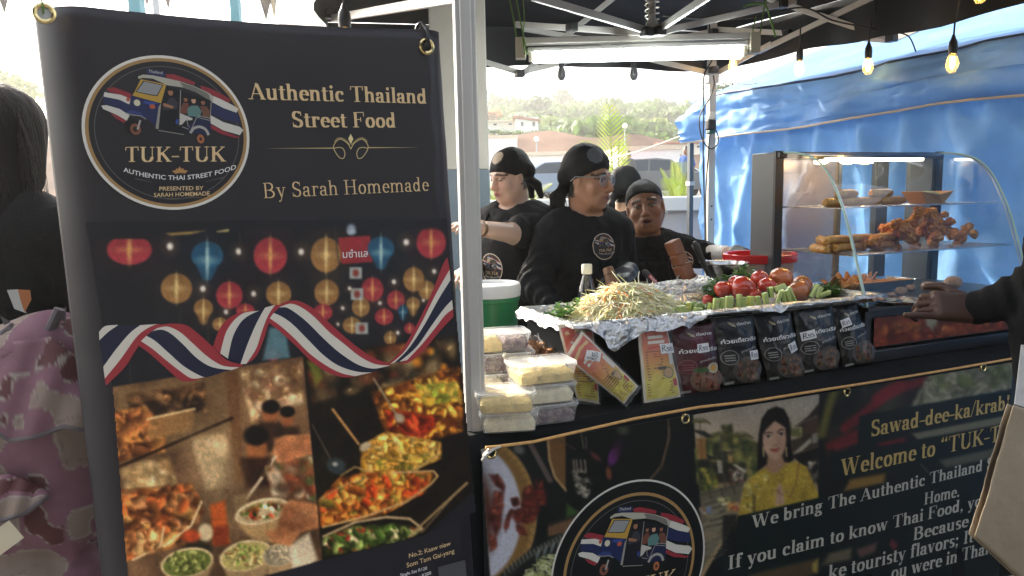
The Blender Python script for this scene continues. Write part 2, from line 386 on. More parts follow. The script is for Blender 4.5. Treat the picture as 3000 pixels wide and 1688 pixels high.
# serif letters drawn with a broad nib: strokes L = line, A = arc(cx, cy, rx, ry, from, to), d = dot, S = serif; 't' thin nib
G = {
 'a': (.46, 'L .31 .33 .31 .06;A .2 .33 .11 .1 0 165;d .1 .33;A .19 .12 .12 .11 60 300;L .2 .22 .31 .27 t;A .37 .05 .05 .04 180 300'),
 'b': (.52, 'L .12 .68 .12 .0;A .27 .22 .13 .21 -150 150;S .06 .68 .08'),
 'c': (.44, 'A .24 .22 .15 .21 55 310;d .34 .34'),
 'd': (.53, 'L .37 .68 .37 0;A .22 .22 .13 .21 30 330;S .31 .68 .08;S .42 0 .1'),
 'e': (.45, 'A .24 .22 .15 .21 0 312;L .1 .25 .38 .25 t'),
 'f': (.34, 'L .15 .56 .15 0;A .24 .56 .09 .11 180 50;d .31 .61;L .04 .43 .29 .43 t;S .15 0 .24'),
 'g': (.5, 'A .22 .3 .11 .13 0 360;A .22 -.1 .15 .1 0 360;L .12 .19 .1 .1 t;L .1 .07 .3 .04 ;L .3 .4 .44 .42 t'),
 'h': (.54, 'L .12 .68 .12 0;A .26 .3 .13 .14 170 0;L .39 .3 .39 0;S .06 .68 .08;S .12 0 .2;S .39 0 .2'),
 'i': (.28, 'L .14 .44 .14 0;D .14 .61;S .08 .45 .1;S .14 0 .22'),
 'k': (.54, 'L .12 .68 .12 0;L .42 .42 .15 .18 t;L .22 .25 .42 .03;S .06 .68 .08;S .12 0 .2;S .44 0 .2;S .4 .45 .2'),
 'l': (.28, 'L .14 .68 .14 0;S .08 .68 .1;S .14 0 .22'),
 'm': (.82, 'L .12 .44 .12 0;A .26 .3 .13 .14 170 0;L .39 .3 .39 0;A .54 .3 .13 .14 170 0;L .67 .3 .67 0;S .07 .45 .1;S .12 0 .2;S .39 0 .2;S .67 0 .2'),
 'n': (.54, 'L .12 .44 .12 0;A .26 .3 .13 .14 170 0;L .39 .3 .39 0;S .07 .45 .1;S .12 0 .2;S .39 0 .2'),
 'o': (.49, 'A .245 .22 .16 .215 0 360'),
 'r': (.4, 'L .13 .44 .13 0;A .26 .32 .12 .12 165 60;d .33 .38;S .08 .45 .1;S .13 0 .22'),
 's': (.39, 'A .2 .33 .1 .11 40 260;A .2 .11 .11 .11 100 -130;L .15 .26 .25 .19;S .31 .36 .02;S .09 .08 .02'),
 't': (.32, 'L .14 .56 .14 .08;A .22 .08 .08 .07 180 300;L .03 .43 .28 .43 t'),
 'u': (.54, 'L .12 .44 .12 .14;A .25 .14 .13 .13 180 330;L .39 .44 .39 0;S .07 .45 .1;S .34 .45 .1;S .44 0 .08'),
 'v': (.48, 'L .1 .44 .24 .03;L .38 .44 .25 .03 t;S .1 .45 .2;S .38 .45 .16'),
 'w': (.72, 'L .1 .44 .23 .03;L .36 .44 .24 .03 t;L .36 .44 .49 .03;L .62 .44 .5 .03 t;S .1 .45 .2;S .36 .45 .16;S .62 .45 .16'),
 'y': (.48, 'L .1 .44 .25 .04;L .39 .44 .2 -.16 t;d .14 -.17;S .1 .45 .2;S .39 .45 .16'),
 'A': (.72, 'L .12 .02 .36 .66 t;L .37 .64 .6 .02;L .22 .23 .5 .23 t;S .1 0 .2;S .6 0 .24'),
 'T': (.66, 'L .33 .66 .33 0;L .06 .665 .6 .665 t;L .06 .66 .05 .52 t;L .6 .66 .61 .52 t;S .33 0 .28'),
 'S': (.55, 'A .27 .5 .15 .165 35 260;A .28 .17 .17 .165 90 -150;L .19 .4 .36 .28;L .44 .66 .44 .5 t;L .09 .0 .09 .18 t'),
 'F': (.6, 'L .16 .66 .16 0;L .1 .665 .54 .665 t;L .16 .35 .4 .35 t;L .54 .66 .55 .5 t;L .4 .43 .4 .27 t;S .16 0 .28'),
 'B': (.66, 'L .16 .66 .16 0;A .32 .5 .18 .16 90 -90;A .34 .17 .21 .165 90 -90;L .08 .665 .34 .665 t;L .16 .34 .34 .34 t;L .08 .0 .34 .005 t'),
 'H': (.76, 'L .17 .66 .17 0;L .59 .66 .59 0;L .17 .35 .59 .35 t;S .17 0 .26;S .59 0 .26;S .17 .67 .26;S .59 .67 .26'),
 'W': (.98, 'L .12 .65 .3 .03;L .48 .65 .31 .03 t;L .48 .65 .66 .03;L .85 .65 .67 .03 t;S .12 .67 .24;S .46 .67 .24;S .85 .67 .2'),
 'I': (.38, 'L .19 .66 .19 0;S .19 0 .28;S .19 .67 .28'),
 'U': (.72, 'L .17 .66 .17 .2;A .37 .2 .2 .195 180 360;L .58 .66 .58 .2 t;S .17 .67 .26;S .58 .67 .2'),
 'K': (.74, 'L .17 .66 .17 0;L .58 .65 .2 .28 t;L .3 .4 .6 .02;S .17 0 .26;S .17 .67 .26;S .61 0 .24;S .57 .67 .2'),
 'G': (.7, 'A .36 .33 .25 .33 40 330;L .56 .28 .56 .06;S .55 .3 .22'),
 '-': (.32, 'L .06 .22 .26 .22;L .06 .24 .26 .24'),
 '/': (.3, 'L .03 -.02 .27 .7 t'),
 '!': (.3, 'L .15 .66 .15 .2 t;L .15 .66 .15 .45;D .15 .05'),
 '.': (.25, 'D .12 .05'), ',': (.25, 'D .12 .05;L .15 .04 .09 -.1 t'),
 ';': (.28, 'D .13 .05;D .13 .38;L .16 .04 .1 -.1 t'),
 '\u2019': (.26, 'D .13 .61;L .16 .6 .1 .48 t'),
 '\u201d': (.46, 'D .12 .62;L .15 .6 .09 .48 t;D .32 .62;L .35 .6 .29 .48 t'),
 '\u201c': (.46, 'D .12 .55;L .1 .57 .16 .68 t;D .32 .55;L .3 .57 .36 .68 t'),
}
GC = {}
def glyph(ch, bold):
    key = (ch, bold)
    if key in GC: return GC[key]
    adv, src = G[ch]; a = .064 if bold else .036; c = .017 if bold else .013; polys = []
    def nib(x, y, h): return [(x - h, y - c), (x + h, y - c), (x + h, y + c), (x - h, y + c)]
    def hull(P):
        P = sorted(set(P)); lo = []; up = []
        for q, seq in ((lo, P), (up, P[::-1])):
            for p in seq:
                while len(q) > 1 and (q[-1][0] - q[-2][0]) * (p[1] - q[-2][1]) - (q[-1][1] - q[-2][1]) * (p[0] - q[-2][0]) <= 0: q.pop()
                q.append(p)
        return lo[:-1] + up[:-1]
    for st in src.split(';'):
        w = st.split(); h = a
        if w[-1] == 't': h = c * 1.05; w = w[:-1]
        k = w[0]; n = [float(x) for x in w[1:]]
        if k == 'L': polys.append(hull(nib(n[0], n[1] + (c if n[1] < .02 else -c * (n[1] > .6)), h) + nib(n[2], n[3] + (c if 0 <= n[3] < .02 else 0), h)))
        elif k == 'A':
            m = max(4, int(abs(n[5] - n[4]) / 20)); Q = [(n[0] + n[2] * math.cos(rad(n[4] + (n[5] - n[4]) * i / m)), n[1] + n[3] * math.sin(rad(n[4] + (n[5] - n[4]) * i / m))) for i in range(m + 1)]
            for i in range(m): polys.append(hull(nib(*Q[i], h) + nib(*Q[i + 1], h)))
        elif k in 'dD':
            r = a * (1.0 if k == 'd' else 1.15); polys.append([(n[0] + r * math.cos(i * .7854), n[1] + r * math.sin(i * .7854)) for i in range(8)])
        elif k == 'S':
            y = n[1] + (c if n[1] < .1 else -c); polys.append([(n[0] - n[2] / 2, y - c), (n[0] + n[2] / 2, y - c), (n[0] + n[2] / 2, y + c), (n[0] - n[2] / 2, y + c)])
    V2 = []; F = []
    for p in polys: F.append(list(range(len(V2), len(V2) + len(p)))); V2 += [Vector(q) for q in p]
    v, e, f, _, _, of = delaunay_2d_cdt(V2, [], F, 1, 1e-5)
    GC[key] = (np.array([tuple(q) for q in v]), np.array([t for t, o in zip(f, of) if len(t) == 3 and o]), adv); return GC[key]
def serif(text, bold=True):
    V = []; T = []; x = 0; k = 0
    for ch in text:
        if ch == ' ': x += .25; continue
        v, t, adv = glyph(ch, bold); q = v.copy(); q[:, 0] += x; V.append(q); T.append(t + k); k += len(q); x += adv
    return np.concatenate(V), np.concatenate(T), x
def letter(name, geo, fn, mat, parent):                            # geo = (V, T, width); fn maps 2-D letter space to 3-D
    V, T, w = geo; return np_mesh(name, fn(V), T, mat, parent, False)
class Canvas:                                                      # a printed picture: soft brushes on a fine grid of coloured points
    def __init__(s, x0, y0, x1, y1, step, base='#101218'):
        s.xs = np.arange(x0, x1 + step, step, dtype=float); s.ys = np.arange(y0, y1 + step, step, dtype=float)
        s.X, s.Y = np.meshgrid(s.xs, s.ys); s.a = np.zeros(s.X.shape + (3,)) + s.c(base); s.rng = np.random.default_rng(5)
    def c(s, h): 
        if not isinstance(h, str): return np.array(h, float)
        h = h.lstrip('#'); return np.array([int(h[i:i + 2], 16) / 255 for i in (0, 2, 4)])
    def mix(s, m, c):
        s.a += (np.asarray(c if not isinstance(c, str) else s.c(c)) - s.a) * np.clip(m, 0, 1)[..., None]
    def pmask(s, pts, soft=3):
        P = np.array(pts, float); ins = np.zeros(s.X.shape, bool); d = np.full(s.X.shape, 1e9)
        for i in range(len(P)):
            (x1, y1), (x2, y2) = P[i - 1], P[i]
            if y1 != y2:
                cr = ((y1 > s.Y) != (y2 > s.Y)) & (s.X < (x2 - x1) * (s.Y - y1) / (y2 - y1) + x1); ins ^= cr
            l = max((x2 - x1) ** 2 + (y2 - y1) ** 2, 1e-9); t = np.clip(((s.X - x1) * (x2 - x1) + (s.Y - y1) * (y2 - y1)) / l, 0, 1)
            d = np.minimum(d, np.hypot(s.X - x1 - t * (x2 - x1), s.Y - y1 - t * (y2 - y1)))
        return np.clip(.5 + np.where(ins, d, -d) / (2 * soft), 0, 1)
    def poly(s, pts, c, soft=3, a=1, clip=None):
        m = s.pmask(pts, soft) * a; s.mix(m if clip is None else m * clip, c)
    def ell(s, cx, cy, rx, ry, c, rot=0, soft=.15, a=1., clip=None, shade=0):
        co, si = math.cos(rad(rot)), math.sin(rad(rot)); R = max(rx, ry) * (1 + soft) + 4
        i0, i1 = np.searchsorted(s.ys, (cy - R, cy + R)); j0, j1 = np.searchsorted(s.xs, (cx - R, cx + R))
        if i1 <= i0 or j1 <= j0: return
        x = s.X[i0:i1, j0:j1] - cx; y = s.Y[i0:i1, j0:j1] - cy; u = (x * co + y * si) / rx; v = (-x * si + y * co) / ry
        r = np.hypot(u, v); m = np.clip((1 + soft - r) / (2 * soft), 0, 1) * a
        if clip is not None: m = m * clip[i0:i1, j0:j1]
        cc = s.c(c)[None, None] * (1 - shade * v[..., None])
        sub = s.a[i0:i1, j0:j1]; sub += (cc - sub) * m[..., None]
    def line(s, pts, w, c, a=1., soft=2):
        d = np.full(s.X.shape, 1e9)
        for (x1, y1), (x2, y2) in zip(pts[:-1], pts[1:]):
            l = max((x2 - x1) ** 2 + (y2 - y1) ** 2, 1e-9); t = np.clip(((s.X - x1) * (x2 - x1) + (s.Y - y1) * (y2 - y1)) / l, 0, 1)
            d = np.minimum(d, np.hypot(s.X - x1 - t * (x2 - x1), s.Y - y1 - t * (y2 - y1)))
        s.mix(np.clip((w / 2 + soft - d) / (2 * soft), 0, 1) * a, c)
    def heap(s, pts, n, cols, r0, r1, asp=(1, 2.4), seed=1, shade=.35, soft=.3, a=1., under=None):
        rg = np.random.default_rng(seed); m = s.pmask(pts, 8); P = np.array(pts, float); lo, hi = P.min(0), P.max(0)
        if under: s.mix(m, under)
        for _ in range(n):
            x, y = rg.uniform(lo[0], hi[0]), rg.uniform(lo[1], hi[1]); r = rg.uniform(r0, r1); q = rg.uniform(*asp)
            c = s.c(cols[rg.integers(len(cols))]) * rg.uniform(.75, 1.2); s.ell(x, y, r * q, r, c, rg.uniform(0, 180), soft, a, m, shade)
            if rg.uniform() < .3: s.ell(x - r * .3, y - r * .35, r * .5, r * .25, np.minimum(c * 1.5 + .08, 1), rg.uniform(0, 180), .5, a * .7, m)
    def noise(s, amp, scale, seed=0, clip=None, octs=3, mono=True):
        n = vnoise(np.stack([s.X, s.Y, 0 * s.X + seed * 7.3], -1), 1 / scale, seed, octs) * amp
        if clip is not None: n = n * clip
        s.a *= (1 + n)[..., None]
    def blur(s, k=1):
        for _ in range(k):
            p = np.pad(s.a, ((1, 1), (1, 1), (0, 0)), 'edge'); s.a = (p[:-2, 1:-1] + p[2:, 1:-1] + p[1:-1, :-2] + p[1:-1, 2:] + 2 * p[1:-1, 1:-1]) / 6
        s.a *= (1 + s.rng.normal(size=s.X.shape) * .035)[..., None]
    def build(s, name, fn, mat, parent, keep=None, gain=1.):
        H, Wd = s.X.shape; V = fn(s.X.ravel(), s.Y.ravel()); i = np.arange(H * Wd).reshape(H, Wd)
        F = np.stack([i[:-1, :-1], i[1:, :-1], i[1:, 1:], i[:-1, 1:]], -1)
        if keep is not None:
            k = keep(s.X, s.Y); F = F[k[:-1, :-1] & k[1:, 1:] & k[1:, :-1] & k[:-1, 1:]]
        F = F.reshape(-1, 4); C = linarr(np.clip(s.a, 0, 1)).reshape(-1, 3) * gain
        used = np.unique(F); mp = np.full(H * Wd, -1); mp[used] = np.arange(len(used))
        return np_mesh(name, V[used], mp[F], mat, parent, False, C[used])
# ================================================================== SETTING
rng = random.Random(7)
def struct(o): o['kind'] = 'structure'; return o
m_pave = M('paving', (.10, .098, .095), .85, var=.25, vscale=3, bump=.3, bscale=30)
m_asph = M('asphalt', (.16, .155, .15), .9, var=.2, vscale=2, bump=.3, bscale=40)
m_earth = M('red_earth', (.30, .17, .11), .95, var=.35, vscale=.5, bump=.9, bscale=1.2, c2=(.20, .11, .07))
m_grass = M('hill_grass', (.055, .085, .025), .9, var=.4, vscale=.15, c2=(.09, .10, .04))
struct(MB().grid(lambda a, b: (-30 + 60 * a, -15 + 22.2 * b, 0), 20, 10).build('ground', m_pave))
def cpz(y): return .9 + max(0, y - 7) * .0135
struct(MB().grid(lambda a, b: (-80 + 180 * a, 6.9 + 48 * b, cpz(6.9 + 48 * b)), 20, 10).build('car_park', m_asph))
def bankz(x, f): return 1.5 + f * (5.0 - .055 * max(0, x)) + .25 * math.sin(x * .9 + f * 5) * f
struct(MB().grid(lambda a, b: (-60 + 110 * a, 54 + 7 * b + .5 * math.sin(a * 60), bankz(-60 + 110 * a, b)), 90, 8).build('earth_bank', m_earth))
def hillz(x, y):
    f = min(1, max(0, (y - 60) / 120)); f = f * f * (3 - 2 * f)
    return 4.4 + f * 13 + 1.8 * math.sin(x * .045 + 1) * f - (y > 190) * (y - 190) * .06 + .4 * math.sin(y * .3 + x * .2)
struct(MB().grid(lambda a, b: (-160 + 380 * a, 60.5 + 240 * b, hillz(-160 + 380 * a, 60.5 + 240 * b)), 60, 40).build('hill', m_grass))

# ---- trees: limbs and a crown of leaf-clump faces
def leafcloud(seed, n, R, size, lobes, flat=.75):
    rg = np.random.default_rng(seed); L = []
    for i in range(lobes):
        a = rg.uniform(0, 6.28); r = R * rg.uniform(.15, .72); L.append((r * math.cos(a), r * math.sin(a), rg.uniform(-.35, .5) * R * flat, R * rg.uniform(.3, .5)))
    V = []; F = []
    for i in range(n):
        l = L[rg.integers(lobes)]; d = rg.normal(size=3); d /= np.linalg.norm(d); rr = l[3] * rg.uniform(.55, 1.05) ** .5
        c = np.array([l[0], l[1], l[2]]) + d * rr * np.array([1, 1, .8]); s = size * rg.uniform(.5, 1.3)
        x = rg.normal(size=3); x -= d * (x @ d) * .6; x /= np.linalg.norm(x); y = np.cross(d + rg.normal(size=3) * .5, x); y /= np.linalg.norm(y)
        k = len(V); V += [c - x * s, c + y * s * .55, c + x * s, c - y * s * .55]; F.append((k, k + 1, k + 2, k + 3))
    return np.array(V), np.array(F), L
LEAF = {k: M('leaf_' + k, c, .6, var=.45, vscale=.9, translucent=.45) for k, c in dict(
    mid=(.11, .18, .045), dark=(.06, .11, .035), bright=(.22, .29, .06), pale=(.24, .23, .12), rust=(.42, .22, .07), silver=(.28, .32, .27)).items()}
m_bark = M('bark', (.12, .09, .06), .9, var=.3, vscale=8, bump=.5, bscale=14)
TREEG = {}
def tree(u, v, w, h, d, kind, label, sparse=False, grp='trees on the hillside'):
    R = w / 2 * d / FPX * 1.3; c = at(u, v, d); ht = max(2., min(7, R * 1.1)); key = (rng.randrange(4), sparse)
    if key not in TREEG: TREEG[key] = leafcloud(key[0] + 10, 500 if sparse else 2400, 1.0, .09, 7 if sparse else 11)
    V, F, L = TREEG[key]
    root = thing('broadleaf_tree', label, 'tree', (c[0], c[1], c[2] - ht), rng.uniform(0, 6), grp)
    np_mesh('crown', V * np.array([R, R, R * h / w * 1.25]) + np.array([0, 0, ht]), F, LEAF[kind], root, False)
    b = MB(); b.tube([(0, 0, -1.5), (.05 * R, 0, ht * .5), (0, .04 * R, ht)], [.09 * R, .07 * R, .03 * R])
    for l in L[:5]: b.tube([(0, 0, ht * .55), (l[0] * R * .5, l[1] * R * .5, ht * .8), (l[0] * R, l[1] * R, ht + l[2] * R)], [.045 * R, .03 * R, .012 * R], 6)
    b.build('trunk', m_bark, root)
for a in [
 (1457, 303, 74, 62, 150, 'mid', 'rounded green tree on the ridge, nearest the white column'),
 (1436, 352, 74, 52, 105, 'rust', 'rust orange tree beside the white column, above the flat roofed house'),
 (1517, 305, 58, 46, 150, 'mid', 'small flat topped green tree on the ridge above the silver palm'),
 (1562, 322, 84, 76, 128, 'dark', 'dark spreading tree directly behind the white gabled house'),
 (1650, 288, 54, 62, 165, 'dark', 'tall lone dark tree standing highest on the ridge'),
 (1604, 304, 60, 36, 165, 'bright', 'low yellow green tree on the ridge left of the lone tall tree'),
 (1694, 338, 84, 56, 140, 'pale', 'pale brownish tree on the slope right of the coconut palm'),
 (1764, 326, 100, 78, 150, 'mid', 'broad grey green tree on the ridge behind the tall frond tip'),
 (1866, 338, 92, 62, 145, 'bright', 'rounded light green tree on the ridge above the right lamp globe'),
 (1955, 326, 82, 66, 150, 'dark', 'dark domed tree on the ridge left of the blue tent'),
 (2008, 334, 64, 56, 150, 'mid', 'green tree on the ridge touching the corner of the blue tent'),
 (1884, 384, 120, 78, 100, 'bright', 'large yellow green tree on the lower slope beside the right lamp'),
 (1975, 392, 96, 64, 98, 'mid', 'bushy tree on the lower slope under the blue tent corner'),
 (1676, 372, 96, 44, 112, 'pale', 'dry pale bushy tree behind the clipped hedge trees'),
 (1508, 340, 90, 52, 122, 'mid', 'mid green tree between the rust tree and the dark spreading tree'),
 (1655, 394, 90, 34, 84, 'bright', 'sunlit low tree right of the coconut palm'),
 (1722, 396, 80, 40, 84, 'bright', 'sunlit low tree above the end of the white terrace wall'),
 (1792, 376, 96, 52, 104, 'mid', 'green tree on the slope behind the tall frond of the near palm'),
 (1930, 352, 80, 44, 120, 'pale', 'dusty pale tree under the dark domed ridge tree'),
 (1715, 310, 60, 30, 175, 'pale', 'thin pale tree far along the ridge right of the lone tall tree'),
 (1590, 345, 70, 40, 115, 'dark', 'dark tree at the right gable of the white house'),
 (30, 285, 190, 120, 60, 'bright', 'hazy pale green tree behind the long dark hair at the left'),
 (-60, 360, 200, 150, 50, 'mid', 'green tree beyond the left edge behind the dark haired person')]: tree(*a)
tree(2112, 268, 90, 70, 55, 'dark', 'thin sparse tree seen over the blue tent beside the grey tent post', True, None)

rg = np.random.default_rng(40); V0, F0, _ = leafcloud(77, 150, 1., .22, 5, .6); V = []; F = []
for i in range(900):
    x, y = rg.uniform(-30, 75), 64 + 130 * rg.uniform() ** 1.3; R = rg.uniform(1.2, 3.2); k = len(V) * len(V0)
    V.append(V0 @ rotm(rg.uniform(0, 6)).T * R + np.array([x, y, hillz(x, y) + R * .45])); F.append(F0 + k)
o = np_mesh('hillside_scrub', np.concatenate(V), np.concatenate(F), LEAF['mid'], None, False); tag(o, 'green scrub and bushes covering the far hillside', 'scrub', kind='stuff')
# ---- palms
def frond(b, base, direc, L, droop, nl=22, lw=.02, ll=.3, curl=1.):
    d = Vector(direc).normalized(); side = d.cross(Vector((0, 0, 1)))
    if side.length < .05: side = Vector((1, 0, 0))
    side.normalize(); P = []
    for i in range(nl + 1):
        f = i / nl; P.append(Vector(base) + d * L * f + Vector((0, 0, -droop * L * f * f)) )
    b.tube(P, [.012 * (1 - .8 * i / nl) * L ** .3 for i in range(nl + 1)], 5)
    for i in range(3, nl + 1):
        f = i / nl; t = (P[i] - P[i - 1]).normalized(); l = ll * L * (math.sin(math.pi * min(1, .12 + f * .88)) ** .6) * (1.0 if f < .97 else .8)
        up = side.cross(t)
        for sg in (-1, 1):
            e = P[i] + (t * .75 + side * sg * .7 + up * .25 * curl) .normalized() * l + Vector((0, 0, -.12 * l)); mid = P[i] + (e - P[i]) * .45 + up * .03 * l
            wv = t * lw * L * .5
            b.add([P[i] - wv * .4, P[i] + wv * .4, mid + wv, mid - wv], [(0, 1, 2, 3)]); b.add([mid - wv, mid + wv, e], [(0, 1, 2)])
m_palm = M('palm_leaf', (.22, .32, .05), .5, var=.35, vscale=4, translucent=.5, c2=(.30, .34, .07))
m_cane = M('palm_cane', (.22, .22, .08), .6, var=.3)
def palm(name, label, p, fronds, cane=None):
    root = thing(name, label, 'palm', p)
    if cane:
        c = MB()
        for a in cane: c.tube([(a[0], a[1], 0), (a[0] * .6, a[1] * .6, a[2] * .5), (0, 0, a[2])], [a[3], a[3] * .8, a[3] * .6])
        c.build('cane', m_cane, root)
    for f in fronds:
        b = MB(); frond(b, *f); b.build('frond', m_palm, root, smooth=False, fix=False)
def px_frond(p, u0, v0, u1, v1, d, droop=.12, dy=0., **k):          # frond from pixel to pixel, measured at its own distance
    a = at(u0, v0, d) - p; b = at(u1, v1, d + dy) - p; v = Vector(b - a); L = v.length; v = v + Vector((0, 0, droop * L)); return (tuple(a), tuple(v), L, droop)
p = at(1810, 640, 7.3); p[2] = .9
palm('areca_palm', 'tall areca palm behind the white wall with one frond standing straight up', p,
     [px_frond(p, 1800, 600, 1783, 305, 7.3, .0), px_frond(p, 1800, 610, 1705, 395, 7.3, .1, .4), px_frond(p, 1804, 600, 1815, 400, 7.3, .05, -.3), px_frond(p, 1800, 610, 1855, 470, 7.3, .2), px_frond(p, 1800, 620, 1740, 470, 7.3, .2)],
     [(-.05, 0, .6, .03), (.06, .04, .7, .03)])
p = at(1530, 680, 7.0); p[2] = .9
palm('areca_palm', 'leafy areca palm between the pale cook and the woman in glasses', p,
     [px_frond(p, 1530, 660, 1640, 495, 7.0, .3), px_frond(p, 1530, 660, 1560, 500, 7, .2, .3), px_frond(p, 1525, 660, 1650, 560, 7, .3, -.4), px_frond(p, 1530, 650, 1600, 520, 7, .2), px_frond(p, 1530, 650, 1660, 610, 7, .3),
      px_frond(p, 1520, 640, 1500, 470, 7.2, .15), px_frond(p, 1525, 640, 1555, 420, 7.2, .35)], [(-.05, 0, .4, .03), (.06, .04, .45, .03)])
p = at(1990, 680, 7.0); p[2] = .9
palm('areca_palm', 'yellowing areca palm in front of the blue tent post', p,
     [px_frond(p, 1990, 640, 1925, 470, 7, .15), px_frond(p, 1990, 640, 1970, 455, 7, .1), px_frond(p, 1990, 640, 2000, 460, 7, .1, .3), px_frond(p, 1990, 650, 1930, 540, 7, .25), px_frond(p, 1990, 640, 1950, 500, 7, .2, -.4), px_frond(p, 1992, 640, 2015, 500, 7, .2)],
     [(-.05, 0, .4, .03), (.06, .04, .45, .03)])
p = at(1445, 660, 6.8); p[2] = .9
palm('areca_palm', 'small areca palm beside the grey painted column', p,
     [px_frond(p, 1440, 650, 1430, 520, 6.8, .1), px_frond(p, 1445, 650, 1460, 540, 6.8, .2), px_frond(p, 1440, 660, 1470, 590, 6.8, .3)], [(0, .03, .4, .025)])
for u, v, d, n, label, sil in ((1612, 352, 85, 13, 'feathery coconut palm right of the white gabled house', 0), (1522, 338, 88, 15, 'silvery blue fan palm above the roof of the white gabled house', 1), (2335, 255, 30, 9, 'palm top showing over the blue tent roof under the black valance', 0)):
    c = at(u, v, d); root = thing('coconut_palm', label, 'palm', (c[0], c[1], c[2] - 6)); R = 38 * d / FPX
    m = LEAF['silver'] if sil else LEAF['bright']
    MB().tube([(0, 0, -1), (.1, 0, 3), (0, 0, 6)], [.03 * R + .1, .1, .08]).build('trunk', m_bark, root)
    for i in range(n):
        a = i * 2.4; el = rng.uniform(-.1, .9); b = MB(); frond(b, (0, 0, 6), (math.cos(a), math.sin(a), el), R, .55, 12, .05, .3); b.build('frond', m, root, smooth=False, fix=False)

# ---- unseen roof added behind the camera to cut skylight on the counter front
struct(MB().grid(lambda a, b: (-9 + 18 * a, -9 + 8.2 * b, 3.3 + .5 * b), 6, 6).build('sky_shade_roof', M('shade_roof_dark', (.07, .07, .072), .6), fix=False))
# ---- walls, column, houses
m_white = M('white_paint', (.80, .79, .76), .6, var=.06, vscale=2, bump=.08, bscale=30)
m_grey = M('grey_blue_paint', (.25, .31, .36), .6, var=.08, vscale=3)
m_cream = M('cream_plaster', (.74, .70, .62), .7, var=.07, vscale=2, bump=.1, bscale=20)
m_roof = M('red_tile', (.36, .13, .08), .7, var=.2, vscale=3)
root = thing('parapet_wall', 'low white wall with a thick coping behind the cooks', 'wall', (at(1700, 700, 6.3) + np.array([-4, .28, 0])) * np.array([1, 1, 0]), ANG * 0 - rad(4))
MB().box((0, 0, .67), (18, .18, 1.34)).build('wall_panel', M('wall_lilac', (.60, .58, .60), .7, var=.05, vscale=2), root)
MB().box((0, -.02, 1.36 + .03), (18.1, .30, .12)).build('coping', m_white, root, bevel=.012)
p = at(1352, 600, 4.6); w = 158 * 4.6 / FPX
root = thing('square_column', 'square column painted white above and grey blue below behind the tent pole', 'column', (p[0], p[1], 0), rad(6))
zs = at(1400, 500, 4.6)[2]
MB().box((0, 0, zs / 2), (w, w, zs)).build('painted_base', m_grey, root, bevel=.008)
MB().box((0, 0, (zs + 3.2) / 2 + .001), (w * .985, w * .985, 3.2 - zs)).build('shaft', m_cream, root, bevel=.008)
def boxbuild(name, label, u0, v0, u1, v1, d, depth, roof=None, mat=None, cat='building', win=2, pent=.3):
    a = at(u0, v1, d); b = at(u1, v0, d); w = b[0] - a[0]; h = b[2] - a[2]
    r = thing(name, label, cat, ((a[0] + b[0]) / 2, a[1] + depth / 2, a[2])); m = mat or m_white
    MB().box((0, 0, h / 2 - 1), (w, depth, h + 2)).build('wall', m, r)
    rb = MB()
    if roof == 'gable': rb.prism([(-w / 2 - .2, -depth / 2 - .15, h - .1), (w / 2 + .2, -depth / 2 - .15, h - h * .35), (w / 2 + .2, -depth / 2 - .15, h - h * .35 + .22), (-w / 2 - .2, -depth / 2 - .15, h + .2)], (0, 1, 0), depth + .3)
    else: rb.box((0, 0, h + .06), (w + pent * 2, depth + pent * 2, .18))
    rb.build('roof', m_roof if roof else M('pale_roof', (.62, .52, .40), .7, var=.1), r)
    for i in range(win):
        x = -w / 2 + w * (i + .6) / win
        f = MB().box((x, -depth / 2 - .03, h * .5), (w * .14, .08, h * .38)).build('window', m_white, r); MB().box((x, -depth / 2 - .08, h * .5), (w * .11, .02, h * .3)).build('pane', M('dark_pane', (.03, .04, .05), .1), f)
    return r
boxbuild('flat_house', 'long cream house with a flat tan roof on the terrace below the rust tree', 1424, 356, 1512, 374, 80, 6, None, m_cream)
boxbuild('gabled_house', 'white house with a sloping red roof edge right of the flat cream house', 1510, 343, 1577, 384, 78, 7, 'gable', m_white)
boxbuild('storage_shed', 'plain white shed in the car park at the foot of the earth bank', 1425, 404, 1515, 445, 40, 5, None, m_white, win=0, pent=.05)
boxbuild('roadside_shop', 'long low shop with a tan roof left of the blue tent', 1935, 420, 2060, 442, 58, 6, 'flat', m_cream, win=4)
boxbuild('carport', 'long white carport roof and wall at the foot of the red earth bank', 1512, 449, 1822, 492, 39, 4, None, m_white, win=0, pent=.2)
boxbuild('delivery_kiosk', 'large white kiosk in the car park behind the person in grey', 1812, 436, 1990, 500, 33, 4, None, m_white, win=0, pent=.1)
for (u0, v0, u1, v1, d, label) in ((1424, 372, 1600, 392, 70, 'long white terrace wall below the houses above the bank'), (1590, 388, 1745, 412, 68, 'stepped down right end of the white terrace wall')):
    a = at(u0, v1, d); b = at(u1, v0, d); r = thing('terrace_wall', label, 'wall', (a[0], a[1], a[2])); w = b[0] - a[0]; k = 4
    m = MB()
    for i in range(k): m.box((w * (i + .5) / k, 0, (b[2] - a[2]) / 2 - i * .22 - .3), (w / k, .3 + .01 * i, b[2] - a[2] + .6))
    m.build('masonry', m_white, r); m2 = MB()
    for i in range(k): m2.box((w * (i + .5) / k, 0, (b[2] - a[2]) - i * .22 + .05), (w / k - .02, .42, .08))
    m2.build('coping', m_white, r)
